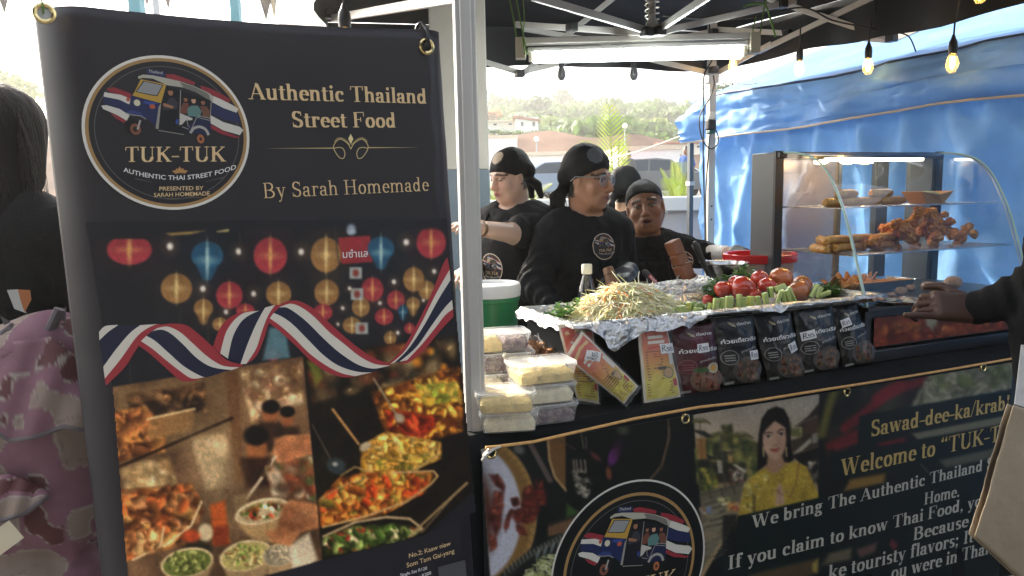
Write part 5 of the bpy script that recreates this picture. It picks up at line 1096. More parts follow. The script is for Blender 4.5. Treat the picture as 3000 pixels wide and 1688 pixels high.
fN = -EB; fQ = W(0, -.066, .5)
def fpx(u, v, off=0.):
    u = np.asarray(u, float); v = np.asarray(v, float); r = fwd + ((u - 1500) / FPX)[..., None] * cR - ((v - 844) / FPX)[..., None] * cU
    k = ((fQ - CAM) @ fN) / (r @ fN); return CAM + k[..., None] * r + off * fN
def fxy(u, v): p = fpx(u, v) - fQ; return np.stack([p @ EC, p[..., 2]], -1)
def fpt(x, y, off=0.): return fQ + np.asarray(x, float)[..., None] * EC + np.asarray(y, float)[..., None] * np.array([0, 0, 1.]) + off * fN
fo = np.array([fQ[0], fQ[1], 0])
root = thing('counter_banner', 'wide printed banner with food pictures and welcome text tied along the counter front', 'banner', tuple(fo))
x0 = fxy(np.array(1411.), np.array(1330.))[0]; x1 = 2.35; ztop = .862
def sheetf(a, c): return tuple(fpt(x0 + (x1 - x0) * a, ztop - .5 - .70 * c - .006 * math.sin(math.pi * a * 3) ** 2 * (1 - c) * 0, -.0016 + .0) - fo)
m_fban = M('banner_green_black', (.010, .016, .017), .5, var=.2, vscale=4, bump=.05, bscale=500)
o = MB().grid(sheetf, 40, 20).build('sheet', m_fban, root, fix=False)
sq = o.modifiers.new('s', 'SOLIDIFY'); sq.thickness = .0012; sq.offset = -1
for u, v in ((1439, 1327), (2007, 1227), (2480, 1148), (2879, 1077)): ringmesh(fpx(u, v, .001) - fo, fN, .0155, root); MB().lathe([(0, .0006), (.0095, .0006)], 20, fpx(u, v, .001) - fo, Vector(fN).to_track_quat('Z', 'Y').to_matrix()).build('eyelet_hole', MATS['dark_hole'], root, smooth=False)
m_cord = M('orange_cord', (.62, .34, .12), .7, var=.2, vscale=60)
P = [(1418, 1307), (1445, 1305), (1560, 1290), (1700, 1258), (1850, 1224), (2040, 1190), (2200, 1172), (2400, 1140), (2550, 1117), (2800, 1076), (3000, 1041), (3080, 1030)]
tag(MB().tube([tuple(fpx(u, v, .012)) for u, v in P], .0042, 8).build('cord', m_cord), 'orange cord stretched along the top of the counter banner', 'cord')
tag(MB().tube([tuple(fpx(u, v, o_)) for u, v, o_ in ((1425, 1318, .008), (1412, 1330, .012), (1408, 1345, .01), (1420, 1322, .02), (1440, 1310, .014), (1460, 1303, .013))], .004, 6).build('strap', M('white_strap', (.6, .58, .54), .7)), 'white strap knotting the counter banner to the pole', 'strap')

# ---- printed pictures of the counter banner
q5 = lambda P: [(1380 + x / 2.852, 1180 + y / 2.852) for x, y in P]
q6 = lambda P: [(2000 + x / 2.236, 1040 + y / 2.236) for x, y in P]
qg = lambda P: [(2000 + x / 3.813, 1180 + y / 3.813) for x, y in P]
cv = Canvas(1404, 1040, 2984, 1730, 3, '#0a0f10')
def E5(x, y, rx, ry, c, rot=0, **k): (p,) = q5([(x, y)]); cv.ell(*p, rx / 2.852, ry / 2.852, c, rot, **k)
R1 = cv.pmask([(1411, 1322), (2030, 1205), (2060, 1740), (1440, 1740)], 2); cv.mix(R1, '#0b0f10')
E5(60, 930, 490, 640, '#a8824a', clip=R1, soft=.02); E5(40, 930, 480, 620, '#7d5c30', clip=R1, soft=.05)
for i in range(26): a = -1.4 + i * .11; cv.line(q5([(60 + 425 * math.cos(a), 930 + 560 * math.sin(a)), (60 + 488 * math.cos(a + .05), 930 + 638 * math.sin(a + .05))]), 2, '#5c4324', .7)
E5(20, 930, 400, 570, '#b9b7c2', clip=R1, soft=.03); E5(-40, 930, 300, 480, '#8d8a90', clip=R1, soft=.1); E5(-50, 940, 230, 420, '#4a2418', clip=R1, soft=.15)
cv.line(q5([(470, 300), (660, 650)]), 16, '#5d5048', .9); E5(400, 390, 50, 35, '#8a8680', 30, soft=.4, a=.7, clip=R1)
cv.poly(q5([(640, 270), (790, 230), (790, 740), (700, 640), (650, 480)]), '#6b4a28', 3); cv.line(q5([(640, 280), (655, 480), (700, 620), (795, 735)]), 7, '#a5855a', 1)
cv.poly(q5([(795, 240), (1655, 130), (1640, 320), (1600, 500), (1450, 700), (900, 950), (800, 960)]), '#060809', 2)
cv.heap(q5([(840, 560), (930, 560), (1010, 700), (960, 800), (900, 760)]), 50, ['#8a8474', '#a59c8a', '#5a5448'], 4, 8, (1, 1.6), 51, .3, .2, .95)
for x in (855, 880, 915, 950): cv.line(q5([(x, 480), (x + 10, 580)]), 5, '#8d8070', .9)
cv.line(q5([(920, 260), (940, 380)]), 3, '#a59a88', .8); cv.line(q5([(960, 290), (962, 385)]), 3, '#a59a88', .8); cv.line(q5([(720, 300), (870, 390)]), 5, '#4a3c30', .9)
E5(1185, 455, 38, 70, '#7a2f86', 15, soft=.4, a=.9); E5(1215, 400, 40, 90, '#3c1838', 20, soft=.5, a=.7); E5(1150, 590, 24, 55, '#8a4a30', -10, soft=.4, a=.8); E5(1040, 450, 60, 20, '#7a3a34', 40, soft=.5, a=.7); E5(1270, 230, 50, 40, '#6a7458', 0, soft=.5, a=.6)
cv.line(q5([(1645, 130), (1655, 300), (1590, 520), (1460, 690)]), 5, '#6a523a', 1); cv.line(q5([(1660, 210), (1600, 540), (1440, 690)]), 2, '#8a6e4a', .8)
cv.poly(q5([(795, 960), (800, 840), (840, 870), (900, 910), (940, 920)]), '#3f5a28', 6, .9); cv.poly(q5([(640, 1040), (870, 960), (880, 1060), (640, 1120)]), '#6b4a30', 3, .9)
for i in range(22): cv.line(q5([(645 + i * 11, 1010 - i * 3), (650 + i * 11, 1110 - i * 3)]), 1.5, '#a5825a' if i % 2 else '#3a2418', .7)
for pts in ([(440, 720), (500, 680), (560, 760), (580, 900), (520, 1000), (440, 960), (420, 850)], [(330, 900), (430, 880), (500, 960), (480, 1010), (380, 1000)], [(280, 1050), (300, 940), (340, 890), (330, 960), (290, 1080)], [(390, 1000), (440, 1060), (470, 1110), (420, 1100), (370, 1030)], [(335, 800), (380, 790), (400, 850), (360, 860)], [(540, 640), (560, 700), (600, 640), (610, 780), (640, 760), (620, 850), (540, 860)]):
    cv.poly(q5(pts), '#4a1812', 5, .97, R1); cv.heap(q5(pts), 16, ['#6a2a1c', '#7d3a28', '#30100c', '#5a1a14'], 4, 9, (1, 2), len(pts), .3, .4, .8)
for pts in ([(150, 600), (230, 600), (280, 700), (270, 740), (220, 700), (170, 640)], [(200, 740), (275, 740), (270, 820), (170, 880)], [(150, 880), (270, 840), (250, 1040), (200, 1120), (150, 960)], [(150, 1100), (210, 1130), (215, 1200), (160, 1240)]):
    cv.poly(q5(pts), '#54201a', 5, .97, R1); cv.heap(q5(pts), 14, ['#7a3626', '#8d4a34', '#3a140e'], 4, 9, (1, 2), len(pts) + 3, .3, .4, .8)
cv.poly(q5([(200, 1500), (260, 1420), (500, 1220), (880, 1060), (880, 1500)]), '#10120f', 4)
for i in range(40):
    f = i / 40; x = 260 + 620 * f; y = 1450 - 390 * f ** .72; cv.line(q5([(x, y - 16), (x + 14, y + 26)]), 4, '#8d897c' if i % 2 else '#3c3a34', .9)
cv.line(q5([(300, 1460), (420, 1350), (600, 1210), (880, 1100)]), 3, '#4c4a44', .9)
for i in range(5): E5(560 + 60 * i, 1260 - 25 * i, 12, 55, '#7d8484', 20, soft=.3, a=.8, clip=R1)
rg = np.random.default_rng(77)
for i in range(230):
    x, y = rg.uniform(430, 790), rg.uniform(1270, 1480); a = rg.uniform(0, 3.1); l = rg.uniform(15, 45)
    if y > 1480 - (x - 360) * .75: cv.line(q5([(x - l * math.cos(a), y - l * .5 * math.sin(a)), (x + l * math.cos(a), y + l * .5 * math.sin(a))]), 3, ['#c2c08c', '#a8ac6c', '#7d8a4c', '#d0cda4'][i % 4], .9, 1)
# the canal picture
R2 = cv.pmask(qg([(110, 75), (1530, -130), (1545, 1060), (620, 1260), (200, 2000), (200, 1100)]), 2)
cv.mix(R2, np.stack([np.interp(cv.Y, [1170, 1300, 1420], k) for k in ([.66, .66, .60], [.62, .58, .50], [.57, .48, .36])], -1)); cv.noise(.10, 60, 5, R2)
cv.heap(qg([(130, 420), (430, 330), (560, 330), (740, 420), (830, 470), (830, 800), (170, 900)]), 150, ['#3c4426', '#545a30', '#2a301c', '#74703c', '#8a8044'], 6, 16, (1, 1.8), 61, .3, .5, .95)
for x, y, n, l in ((190, 215, 9, 22), (650, 380, 11, 26), (790, 470, 7, 14)):
    for i in range(n): a = math.pi * (i / (n - 1)) * 1.1 - .15; p = qg([(x, y)])[0]; cv.line([p, (p[0] + l * math.cos(a), p[1] - l * .55 * math.sin(a)), (p[0] + l * 1.4 * math.cos(a), p[1] - l * .3 * math.sin(a) + 5)], 3, '#4c4a28', .85)
    cv.line([qg([(x, y)])[0], (qg([(x, y)])[0][0] + 3, qg([(x, y)])[0][1] + l * 2)], 3, '#5a5034', .9)
cv.heap(qg([(430, 250), (540, 240), (560, 420), (440, 430)]), 40, ['#3c3c26', '#2c2e1e', '#54502e'], 4, 9, (1, 1.6), 62, .2, .6, .8)
cv.poly(qg([(130, 300), (240, 315), (350, 385), (270, 390), (140, 330)]), '#2c2822', 2); cv.poly(qg([(150, 400), (255, 395), (265, 620), (175, 630)]), '#8d6438', 2); cv.line(qg([(205, 400), (215, 620)]), 2, '#5c4024', .8); cv.poly(qg([(265, 570), (400, 630), (180, 650), (180, 690), (300, 700), (280, 640)]), '#2a2622', 2)
cv.poly(qg([(170, 640), (700, 690), (720, 900), (180, 900)]), '#1e1b17', 6, .8, R2); cv.poly(qg([(380, 640), (440, 645), (445, 790), (395, 790)]), '#a59a86', 2, .9); cv.poly(qg([(330, 545), (610, 545), (500, 570), (500, 640), (340, 600)]), '#33302a', 2, .9); cv.poly(qg([(500, 585), (555, 590), (555, 670), (510, 670)]), '#a3824e', 2); cv.poly(qg([(550, 685), (600, 690), (715, 760), (700, 785), (640, 760)]), '#b5ac98', 2)
cv.heap(qg([(180, 740), (330, 740), (380, 900), (330, 1010), (190, 1030)]), 60, ['#5d6426', '#7d7a30', '#3a4220', '#94843c'], 5, 10, (1, 1.7), 63, .3, .4, .95); cv.heap(qg([(520, 740), (700, 790), (700, 900), (520, 960)]), 60, ['#a59a88', '#6a4a40', '#2c2a28', '#8a7c68', '#54301f'], 3, 7, (1, 1.6), 64, .2, .4, .9)
cv.poly(qg([(180, 1000), (700, 880), (660, 1000), (600, 1250), (200, 1900), (190, 1300)]), '#5d5646', 5, .9, R2)
for i in range(30): y = 1050 + i * 22; cv.line(qg([(230 + (i * 37) % 120, y + 60), (420 + (i * 53) % 150, y)]), 3, ['#8d8470', '#37332a', '#a39a84'][i % 3], .6)
for x0_, y0_ in ((180, 1060), (300, 990), (430, 960), (560, 930)): cv.line(qg([(x0_, y0_), (x0_ + 20, y0_ + 90)]), 3, '#2c2822', .9)
cv.line(qg([(180, 1040), (690, 900)]), 4, '#4a443a', .9); cv.line(qg([(418, 340), (480, 1010)]), 4, '#4c463c', 1); cv.line(qg([(315, 690), (350, 1100)]), 3, '#544c40', .9)
for pts in ([(190, 1200), (330, 1230), (430, 1160), (400, 1230), (280, 1290)], [(210, 1370), (270, 1320), (310, 1260), (290, 1350), (220, 1400)], [(400, 1130), (500, 1140), (530, 1100), (500, 1160)], [(470, 1230), (640, 1250), (650, 1210), (480, 1200)], [(230, 1420), (380, 1440), (410, 1370), (380, 1500), (240, 1550)]): cv.poly(qg(pts), '#7d7058', 2, .95, R2)
cv.heap(qg([(190, 1170), (300, 1160), (330, 1220), (200, 1240)]), 26, ['#aab0b8', '#5a6a8a', '#c8c0b0', '#8a6a4a'], 4, 7, (1, 1.5), 65, .2, .3, .9); cv.heap(qg([(390, 1080), (520, 1060), (520, 1130), (400, 1140)]), 26, ['#a89a5c', '#c8bc94', '#7d7a44'], 4, 7, (1, 1.5), 66, .2, .3, .9); cv.heap(qg([(500, 1130), (640, 1120), (640, 1200), (500, 1200)]), 30, ['#a56a3a', '#c08a4a', '#8a3a30', '#b9a070'], 4, 7, (1, 1.5), 67, .2, .3, .9)
cv.poly(qg([(450, 1260), (610, 1250), (600, 1500), (440, 1560)]), '#1c1a18', 4, .9, R2)
cv.poly(qg([(1255, 265), (1400, 150), (1535, -10), (1545, 330), (1340, 430), (1330, 270)]), '#2f2620', 2, 1, R2); cv.poly(qg([(1330, 280), (1400, 200), (1520, 130), (1520, 330), (1340, 420)]), '#4c382a', 3, .9, R2); cv.line(qg([(1255, 268), (1380, 200), (1490, 150)]), 5, '#6d6050', .9)
cv.poly(qg([(1210, 420), (1520, 320), (1530, 480), (1230, 600)]), '#33291f', 3, .9, R2); cv.poly(qg([(1215, 580), (1430, 390), (1440, 440), (1330, 540)]), '#a59c88', 2, .95, R2); cv.poly(qg([(1440, 350), (1515, 330), (1505, 440), (1450, 460)]), '#8a8474', 2, .9, R2)
cv.poly(qg([(1220, 600), (1540, 480), (1545, 1000), (1420, 760)]), '#14120f', 3, .95, R2); cv.heap(qg([(1370, 640), (1535, 600), (1540, 960), (1450, 900)]), 24, ['#a59a88', '#6a6052', '#302a24', '#8a7a64'], 4, 9, (1, 1.6), 68, .2, .3, .8); cv.heap(qg([(1210, 300), (1330, 280), (1330, 370), (1220, 380)]), 20, ['#7d7a44', '#5c5a34'], 5, 9, (1, 1.5), 69, .2, .5, .7)
cv.line(qg([(1207, 220), (1200, 600)]), 3, '#3a2c22', .9)
# the lady in yellow
cv.poly(qg([(860, 300), (880, 180), (950, 80), (1040, 40), (1130, 70), (1190, 180), (1200, 400), (1240, 640), (1180, 680), (930, 700), (830, 770), (835, 480)]), '#15100e', 3)
cv.poly(qg([(950, 590), (1110, 590), (1135, 660), (1200, 670), (1080, 800), (990, 800), (900, 730), (940, 690)]), '#a0795f', 4)
cv.ell(*qg([(1022, 420)])[0], 33, 56, '#b38e76', -3, .06); cv.poly(qg([(895, 330), (1030, 190), (1150, 280), (1155, 430), (1110, 560), (1040, 635), (960, 590), (905, 480)]), '#b8937a', 4)
cv.ell(*qg([(1090, 440)])[0], 12, 26, '#9d775f', 0, .9, .5); cv.ell(*qg([(940, 450)])[0], 9, 22, '#c4a088', 0, .9, .5); cv.poly(qg([(1030, 130), (1040, 210), (1150, 270), (1180, 420), (1200, 300), (1150, 120)]), '#15100e', 3); cv.poly(qg([(1030, 130), (1030, 200), (930, 300), (890, 360), (880, 440), (850, 360), (900, 180)]), '#15100e', 3)
for (bx0, by0, bx1, by1, ex, ey) in ((918, 345, 1000, 338, 957, 378), (1060, 330, 1128, 305, 1100, 352)):
    cv.line(qg([(bx0, by0), ((bx0 + bx1) / 2, min(by0, by1) - 8), (bx1, by1)]), 3.4, '#2a1a14', .95, 1); cv.ell(*qg([(ex, ey)])[0], 9, 4.2, '#d8ccc0', -6, .2); cv.ell(*qg([(ex, ey)])[0], 4.2, 4, '#1c1210', 0, .2); cv.line(qg([(ex - 34, ey - 2), (ex, ey - 18), (ex + 34, ey - 8)]), 2.2, '#1a100c', .95, 1)
cv.line(qg([(1045, 360), (1040, 450)]), 3, '#a07a62', .5); cv.ell(*qg([(1032, 475)])[0], 8, 4, '#9a7058', -5, .5, .8); cv.poly(qg([(970, 520), (1030, 515), (1085, 505), (1060, 545), (1015, 555)]), '#9a4a42', 2); cv.line(qg([(975, 522), (1082, 508)]), 1.5, '#5c2420', .9, 1)
for ex in (900, 1155): cv.line(qg([(ex, 500), (ex + 5, 600)]), 5, '#b09a6a', .95, 1)
dress = qg([(830, 770), (930, 730), (990, 790), (1060, 780), (1140, 690), (1250, 655), (1380, 710), (1440, 850), (1530, 1060), (1100, 1160), (700, 1250), (620, 1260), (570, 1450), (640, 1150), (700, 900)])
dm = cv.pmask(dress, 2); cv.mix(dm, '#a88c34'); cv.noise(.22, 5, 71, dm, 2); cv.noise(.2, 40, 72, dm); cv.heap(qg([(700, 900), (830, 790), (1000, 820), (900, 1000), (760, 1250), (640, 1250)]), 60, ['#b9a65c', '#8a7a34', '#c4b470'], 4, 8, (1, 1.3), 73, .2, .3, .7)
cv.poly(qg([(780, 1010), (810, 1040), (815, 1220), (780, 1240)]), '#4a4020', 3, .8); cv.poly(qg([(1330, 1080), (1380, 900), (1370, 1080)]), '#7a6424', 5, .7)
cv.line(qg([(1300, 660), (1270, 880), (1200, 1060)]), 5, '#7a4a34', .6); cv.poly(qg([(1060, 930), (1085, 895), (1110, 930), (1140, 1130), (1030, 1150)]), '#b58f78', 3); cv.line(qg([(1085, 900), (1088, 1140)]), 1.5, '#7d5a48', .9, 1); cv.heap(qg([(1000, 980), (1180, 940), (1170, 1010), (1010, 1040)]), 14, ['#8a6a50', '#a58468'], 3, 6, (1, 1.5), 74, .2, .3, .8)
cv.line(qg([(950, 700), (1000, 790)]), 2, '#a5803c', .8, 1)
# chilies and shredded salad on the right
R3 = cv.pmask(q6([(895, 230), (2165, 22), (2160, 1600), (880, 1600)]), 2); cv.mix(R3, '#101413'); cv.heap(q6([(900, 240), (1600, 130), (1500, 380), (950, 700)]), 40, ['#1c1e18', '#281c18', '#0c100e', '#2c3020'], 14, 34, (1, 2), 81, .2, .6, .8)
cv.line(q6([(1000, 220), (960, 330), (910, 520)]), 24, '#6a6430', .9, 8)
for pts, w, c in (([(1600, 160), (1330, 250), (1250, 330), (1060, 480)], 26, '#6d1a20'), ([(1420, 200), (1280, 290)], 38, '#7a2026'), ([(1380, 380), (1100, 450)], 16, '#5c181c'), ([(1150, 510), (960, 600)], 22, '#6a1c20'), ([(1140, 560), (1010, 610)], 14, '#7a2428'), ([(1440, 560), (1300, 590)], 22, '#641a20')): cv.line(q6(pts), w, c, .95, 8)
cv.poly(q6([(1490, 345), (1620, 120), (2165, 22), (2160, 220)]), '#6f6c5a', 5); cv.heap(q6([(1500, 340), (1620, 120), (2165, 22), (2160, 220)]), 130, ['#8a866e', '#77745c', '#5a5a44', '#9a967c'], 3, 7, (3, 8), 82, .1, .4, .8); cv.heap(q6([(1640, 130), (2150, 60), (2150, 200), (1700, 250)]), 12, ['#4c5430', '#5a6038'], 10, 20, (1, 1.6), 83, .2, .4, .8)
def dark(pts): cv.poly(q6(pts), '#091718', 3)
dark([(1150, 480), (1160, 400), (1230, 385), (2165, 225), (2165, 385), (1500, 520), (1150, 605)]); cv.poly(q6([(1500, 515), (2165, 388), (2165, 440), (1540, 555)]), '#77745f', 4, .9); dark([(960, 690), (1000, 640), (1290, 600), (2165, 450), (2160, 585), (1680, 690), (1000, 820)]); cv.poly(q6([(1680, 690), (2160, 585), (2160, 650), (1720, 740)]), '#5a5a4c', 5, .9)
cv.line(q6([(1560, 715), (1610, 770)]), 4, '#5a5e5c', .8); cv.poly(q6([(1055, 895), (1095, 815), (1330, 775), (1320, 840)]), '#8d6a30', 6, .9)
dark([(355, 1310), (362, 1090), (372, 1065), (400, 1048), (900, 935), (2236, 640), (2236, 1600), (245, 1600), (243, 1345), (255, 1325), (290, 1315)])
cv.poly(q6([(905, 1380), (960, 1300), (1110, 1260), (1100, 1340)]), '#6a5c48', 6, .9); cv.poly(q6([(1135, 1275), (1275, 1225), (1260, 1290), (1160, 1330)]), '#6a4a44', 6, .9); cv.poly(q6([(1350, 1240), (1370, 1200), (1415, 1245), (1380, 1285)]), '#6a2430', 4, .9); cv.poly(q6([(430, 1440), (880, 1330), (900, 1420), (700, 1500), (430, 1560)]), '#54432c', 6, .9); cv.poly(q6([(850, 1370), (890, 1330), (880, 1430), (850, 1420)]), '#a08a44', 4, .9)
cv.noise(.06, 8, 91)
xa = fxy(np.array([2969., 2969]), np.array([1052., 1688.]))[0][0]
cv.blur(1)
def clampf(u, v): q = fxy(u, v); return fpt(np.clip(q[:, 0], x0, xa), np.minimum(q[:, 1], ztop - .5), .0004) - fo
cv.build('picture_print', clampf, m_print, root, gain=.95)
src = np.array(LP([(468, 468), (1008, 775), (625, 210)])); dst = fxy(np.array([1778., 1922., 1831.]), np.array([1593., 1657.6, 1490.]))
sc = np.linalg.norm(dst[1] - dst[2]) / np.linalg.norm(src[1] - src[2]); cc = dst.mean(0) - sc * src.mean(0)
bgr = Art().ell(0, 0, 1.13, 1.13, '#c9c4bc', n=72).ell(0, 0, 1.105, 1.105, '#080d0e', n=72).build('emblem_ring', lambda x, y: fpt(cc[0] + sc * x, cc[1] + sc * y, .0008) - fo, m_print, root)
ea = emblem_art('#080d0e'); k = [i for i, p in enumerate(ea.polys)][0]; ea.cols[0] = lin('#080d0e')
eo = ea.build('emblem_print', lambda x, y: fpt(cc[0] + sc * x, cc[1] + sc * y, .0013) - fo, m_print, root)
for (q, T), ink in emblem_text(): np_mesh('emblem_lettering', fpt(cc[0] + sc * q[:, 0], cc[1] + sc * q[:, 1], .0018) - fo, T, {'gold': m_gold, 'white': m_white_ink, 'pale': m_cream_ink}[ink], eo, False)
m_yel = M('yellow_ink', (.46, .32, .11), .5)
def ftext(full, sub, a, b, m, cap):
    g_ = serif(full); w = serif(sub)[2]; (a,), (b,) = q6([a]), q6([b])
    letter('welcome_lettering', g_, line_fn(a, b, w, cap, .665, fpx, fxy, fpt, .0018, fo), m, root)
ftext('Sawad-dee-ka/krab!', 'Sawad-dee-ka/krab!', (1225, 535), (2140, 352), m_yel, 46)
ftext('Welcome to \u201cTUK-TUK\u201d', 'Welcome to \u201cTUK-TU', (1030, 798), (2150, 545), m_yel, 50)
ftext('We bring The Authentic Thailand St', 'We bring The Authentic Thailand St', (448, 1138), (2062, 732), m_cream_ink, 38)
ftext('Home.', 'Home.', (1575, 982), (1812, 925), m_cream_ink, 34)
ftext('If you claim to know Thai Food, you', 'If you claim to know Thai Food, you', (288, 1408), (2005, 975), m_cream_ink, 40)
ftext('Because', 'Because', (1503, 1215), (1868, 1122), m_cream_ink, 36)
ftext('ke touristy flavors; It\u2019', 'ke touristy flavors; It\u2019', (950, 1470), (1925, 1215), m_cream_ink, 40)
ftext('ou were in Thai', 'ou were in Thai', (1360, 1470), (2000, 1302), m_cream_ink, 38)

# ---- takeaway tubs
m_tub = clear('tub_plastic', (.92, .93, .92), .14, .10); m_lid = clear('lid_plastic', (.95, .95, .93), .24, .12)
m_rice = M('yellow_rice', (.74, .56, .24), .6, var=.25, vscale=60, bump=.35, bscale=160, sss=.2); m_pale = M('pale_rice', (.76, .68, .50), .6, sss=.2, var=.2, vscale=60, bump=.35, bscale=160); m_purp = M('purple_rice', (.16, .09, .13), .6, var=.5, vscale=70, bump=.9, bscale=150, c2=(.34, .26, .24))
def rrect(w, d, r, n=5):
    P = []
    for cx, cy, a0 in ((w / 2 - r, d / 2 - r, 0), (-w / 2 + r, d / 2 - r, 90), (-w / 2 + r, -d / 2 + r, 180), (w / 2 - r, -d / 2 + r, 270)):
        for i in range(n + 1): a = rad(a0 + 90 * i / n); P.append((cx + r * math.cos(a), cy + r * math.sin(a)))
    return P
def loft(b, secs, capb=True, capt=True):                            # secs: (w, d, r, z)
    R = [[(x, y, z) for x, y in rrect(w, d, r)] for w, d, r, z in secs]; n = len(R[0]); vs = [p for q in R for p in q]; fs = []
    for i in range(len(R) - 1):
        for k in range(n): fs.append((i * n + k, i * n + (k + 1) % n, (i + 1) * n + (k + 1) % n, (i + 1) * n + k))
    if capb: fs.append(list(range(n))[::-1])
    if capt: fs.append([(len(R) - 1) * n + k for k in range(n)])
    return b.add(vs, fs)
def tub(s, t, z, rz, label, fills, w=.172, d=.118, h=.050, grp='takeaway tubs at the left end of the counter', lidm=None, seed=0):
    r = stall('takeaway_tub', label, 'food tub', s, t, z, rz, grp)
    loft(MB(), [(w * .86, d * .84, .014, 0), (w * .87, d * .86, .016, .002), (w * .96, d * .95, .018, h - .004), (w * .985, d * .98, .02, h - .003), (w * .985, d * .98, .02, h)], True, False).build('tub', m_tub, r)
    loft(MB(), [(w * .99, d * .99, .02, h - .005), (w, d, .021, h - .003), (w, d, .021, h + .004), (w * .985, d * .98, .02, h + .0055), (w * .94, d * .92, .018, h + .004), (w * .93, d * .91, .017, h + .001)], False, True).build('lid', lidm or m_lid, r)
    x = -w * .45
    for i, (f, m, hh) in enumerate(fills):
        ww = w * .9 * f; cx = x + ww / 2; x += ww; rg = np.random.default_rng(seed + i)
        def top(a, c, cx=cx, ww=ww, hh=hh): 
            e = min(1, min(a, 1 - a, c, 1 - c) * 7); n_ = float(vnoise(np.array([a * ww * 60, c * 5.5, seed * 3.1 + i]), 1.1, 3, 3))
            k_ = .95 + .05 * hh * e; return (cx + (a - .5) * ww * .985 * k_ * (1 if f < 1 else 1), (c - .5) * d * .92 * k_, .004 + h * (hh * .55 + .42 * hh * e ** .5) + n_ * .011 * e)
        b = MB(); b.grid(top, 22, 16); nu, nv = 22, 16; rim = [i_ for i_ in range(nu + 1)] + [(j_) * (nu + 1) + nu for j_ in range(1, nv + 1)] + [nv * (nu + 1) + i_ for i_ in range(nu - 1, -1, -1)] + [j_ * (nu + 1) for j_ in range(nv - 1, 0, -1)]
        k0 = len(b.v); b.v += [(v[0] * .955, v[1] * .93, .003) for v in (b.v[i_] for i_ in rim)]
        for q in range(len(rim)): b.f.append([rim[q], rim[(q + 1) % len(rim)], k0 + (q + 1) % len(rim), k0 + q]); b.m.append(0); b.c.append((1, 1, 1))
        b.build('food', m, r)
    return r
Y1, P1, V1 = (1., m_rice, .75), (1., m_pale, .8), (1., m_purp, .7)
qm = on_h(1596, 1068, 1.04); az = rad(-6)
tub(qm[0] + .005, qm[1] + .02, TZ + .002, az, 'tub of dark purple rice at the bottom of the middle stack of three', [V1], seed=1)
tub(qm[0], qm[1] + .02, TZ + .058, az - .03, 'tub of pale rice in the middle of the stack of three', [P1], seed=2)
tub(qm[0] - .004, qm[1] + .02, TZ + .114, az + .03, 'tub of yellow rice on top of the middle stack of three', [Y1], w=.18, d=.125, seed=3)
qf = on_h(1478, 1140, .99)
tub(qf[0] + .012, qf[1] + .012, TZ + .002, rad(-16), 'tub of pale rice at the bottom of the front left stack by the pole', [P1], w=.16, seed=4)
tub(qf[0], qf[1], TZ + .058, rad(-18), 'tub of yellow mango rice on top of the front left stack by the pole', [Y1], w=.16, seed=5)
qb = on_h(1483, 972, 1.105)
for i, (lb, fl_) in enumerate((('lowest tub of the tall back stack, mostly hidden by the front tubs', [P1]), ('second tub from the bottom of the tall back stack, half purple rice', [(.45, m_pale, .75), (.55, m_purp, .7)]), ('third tub up in the tall back stack, purple and pale rice', [(.5, m_purp, .75), (.5, m_pale, .8)]), ('topmost tub of the tall back stack with yellow and purple rice', [(.5, m_rice, .8), (.5, m_purp, .75)]))):
    tub(qb[0] - .01 * (i % 2), qb[1] + .01 * i, TZ + .002 + .056 * i, rad(-14 + 3 * (i % 2)), lb, fl_, seed=10 + i)
# larger clip boxes, buckets, blue lid behind the tubs
m_box = clear('clip_box_plastic', (.9, .94, .95), .14, .15); m_wlid = M('milky_lid', (.66, .64, .58), .4, var=.06, sss=.1)
def clipbox(u, v, z, w, d, h, rz, label, fill, lidm):
    p = on_h(u, v, z + h); r = stall('storage_box', label, 'storage box', p[0], p[1], z, rz)
    loft(MB(), [(w * .9, d * .9, .015, 0), (w * .97, d * .97, .018, h - .012), (w * .99, d * .99, .018, h - .01)], True, False).build('box', m_box, r)
    loft(MB(), [(w, d, .02, h - .014), (w, d, .02, h - .002), (w * .96, d * .95, .02, h + .002), (w * .9, d * .88, .018, h - .001)], False, True).build('lid', lidm, r); loft(MB(), [(w * .86, d * .86, .014, .004), (w * .88, d * .88, .014, h * .6)]).build('contents', fill, r)
    for sx in (1,): MB().tube([(w * .1, -d * .51, h * .2), (w * .1, -d * .53, h - .01), (w * .14, -d * .5, h + .008), (w * .3, -d * .46, h + .012), (w * .42, -d * .46, h + .008)], .0055, 8).build('clip', m_blk, r)
clipbox(1452, 912, TZ + .002, .20, .15, .085, rad(-14), 'clear box with a black clip behind the tall tub stack', M('dim_food', (.4, .36, .26), .7, var=.3), m_wlid)
clipbox(1430, 886, TZ + .09, .15, .12, .05, rad(-12), 'flat clear box with a black clip lying at the pole', M('dim_food2', (.5, .46, .36), .7, var=.3), m_wlid)
p = on_h(1445, 850, TZ + .2); r = stall('blue_tub', 'milky plastic tub with a pale lid and blue liner in front of the green bucket', 'tub', p[0], p[1], TZ + .002, rad(-10))
loft(MB(), [(.15, .12, .02, 0), (.17, .14, .025, .13)]).build('tub', M('tub_blue', (.28, .50, .62), .35, var=.15, vscale=8, sss=.1), r); loft(MB(), [(.18, .15, .025, .132), (.18, .15, .025, .15), (.17, .14, .025, .154)]).build('lid', m_wlid, r)
p = on_t(1466, 895, .66); r = stall('green_bucket', 'green plastic bucket with a white snap lid behind the tubs', 'bucket', p[0] - .02, .70, TZ, 0)
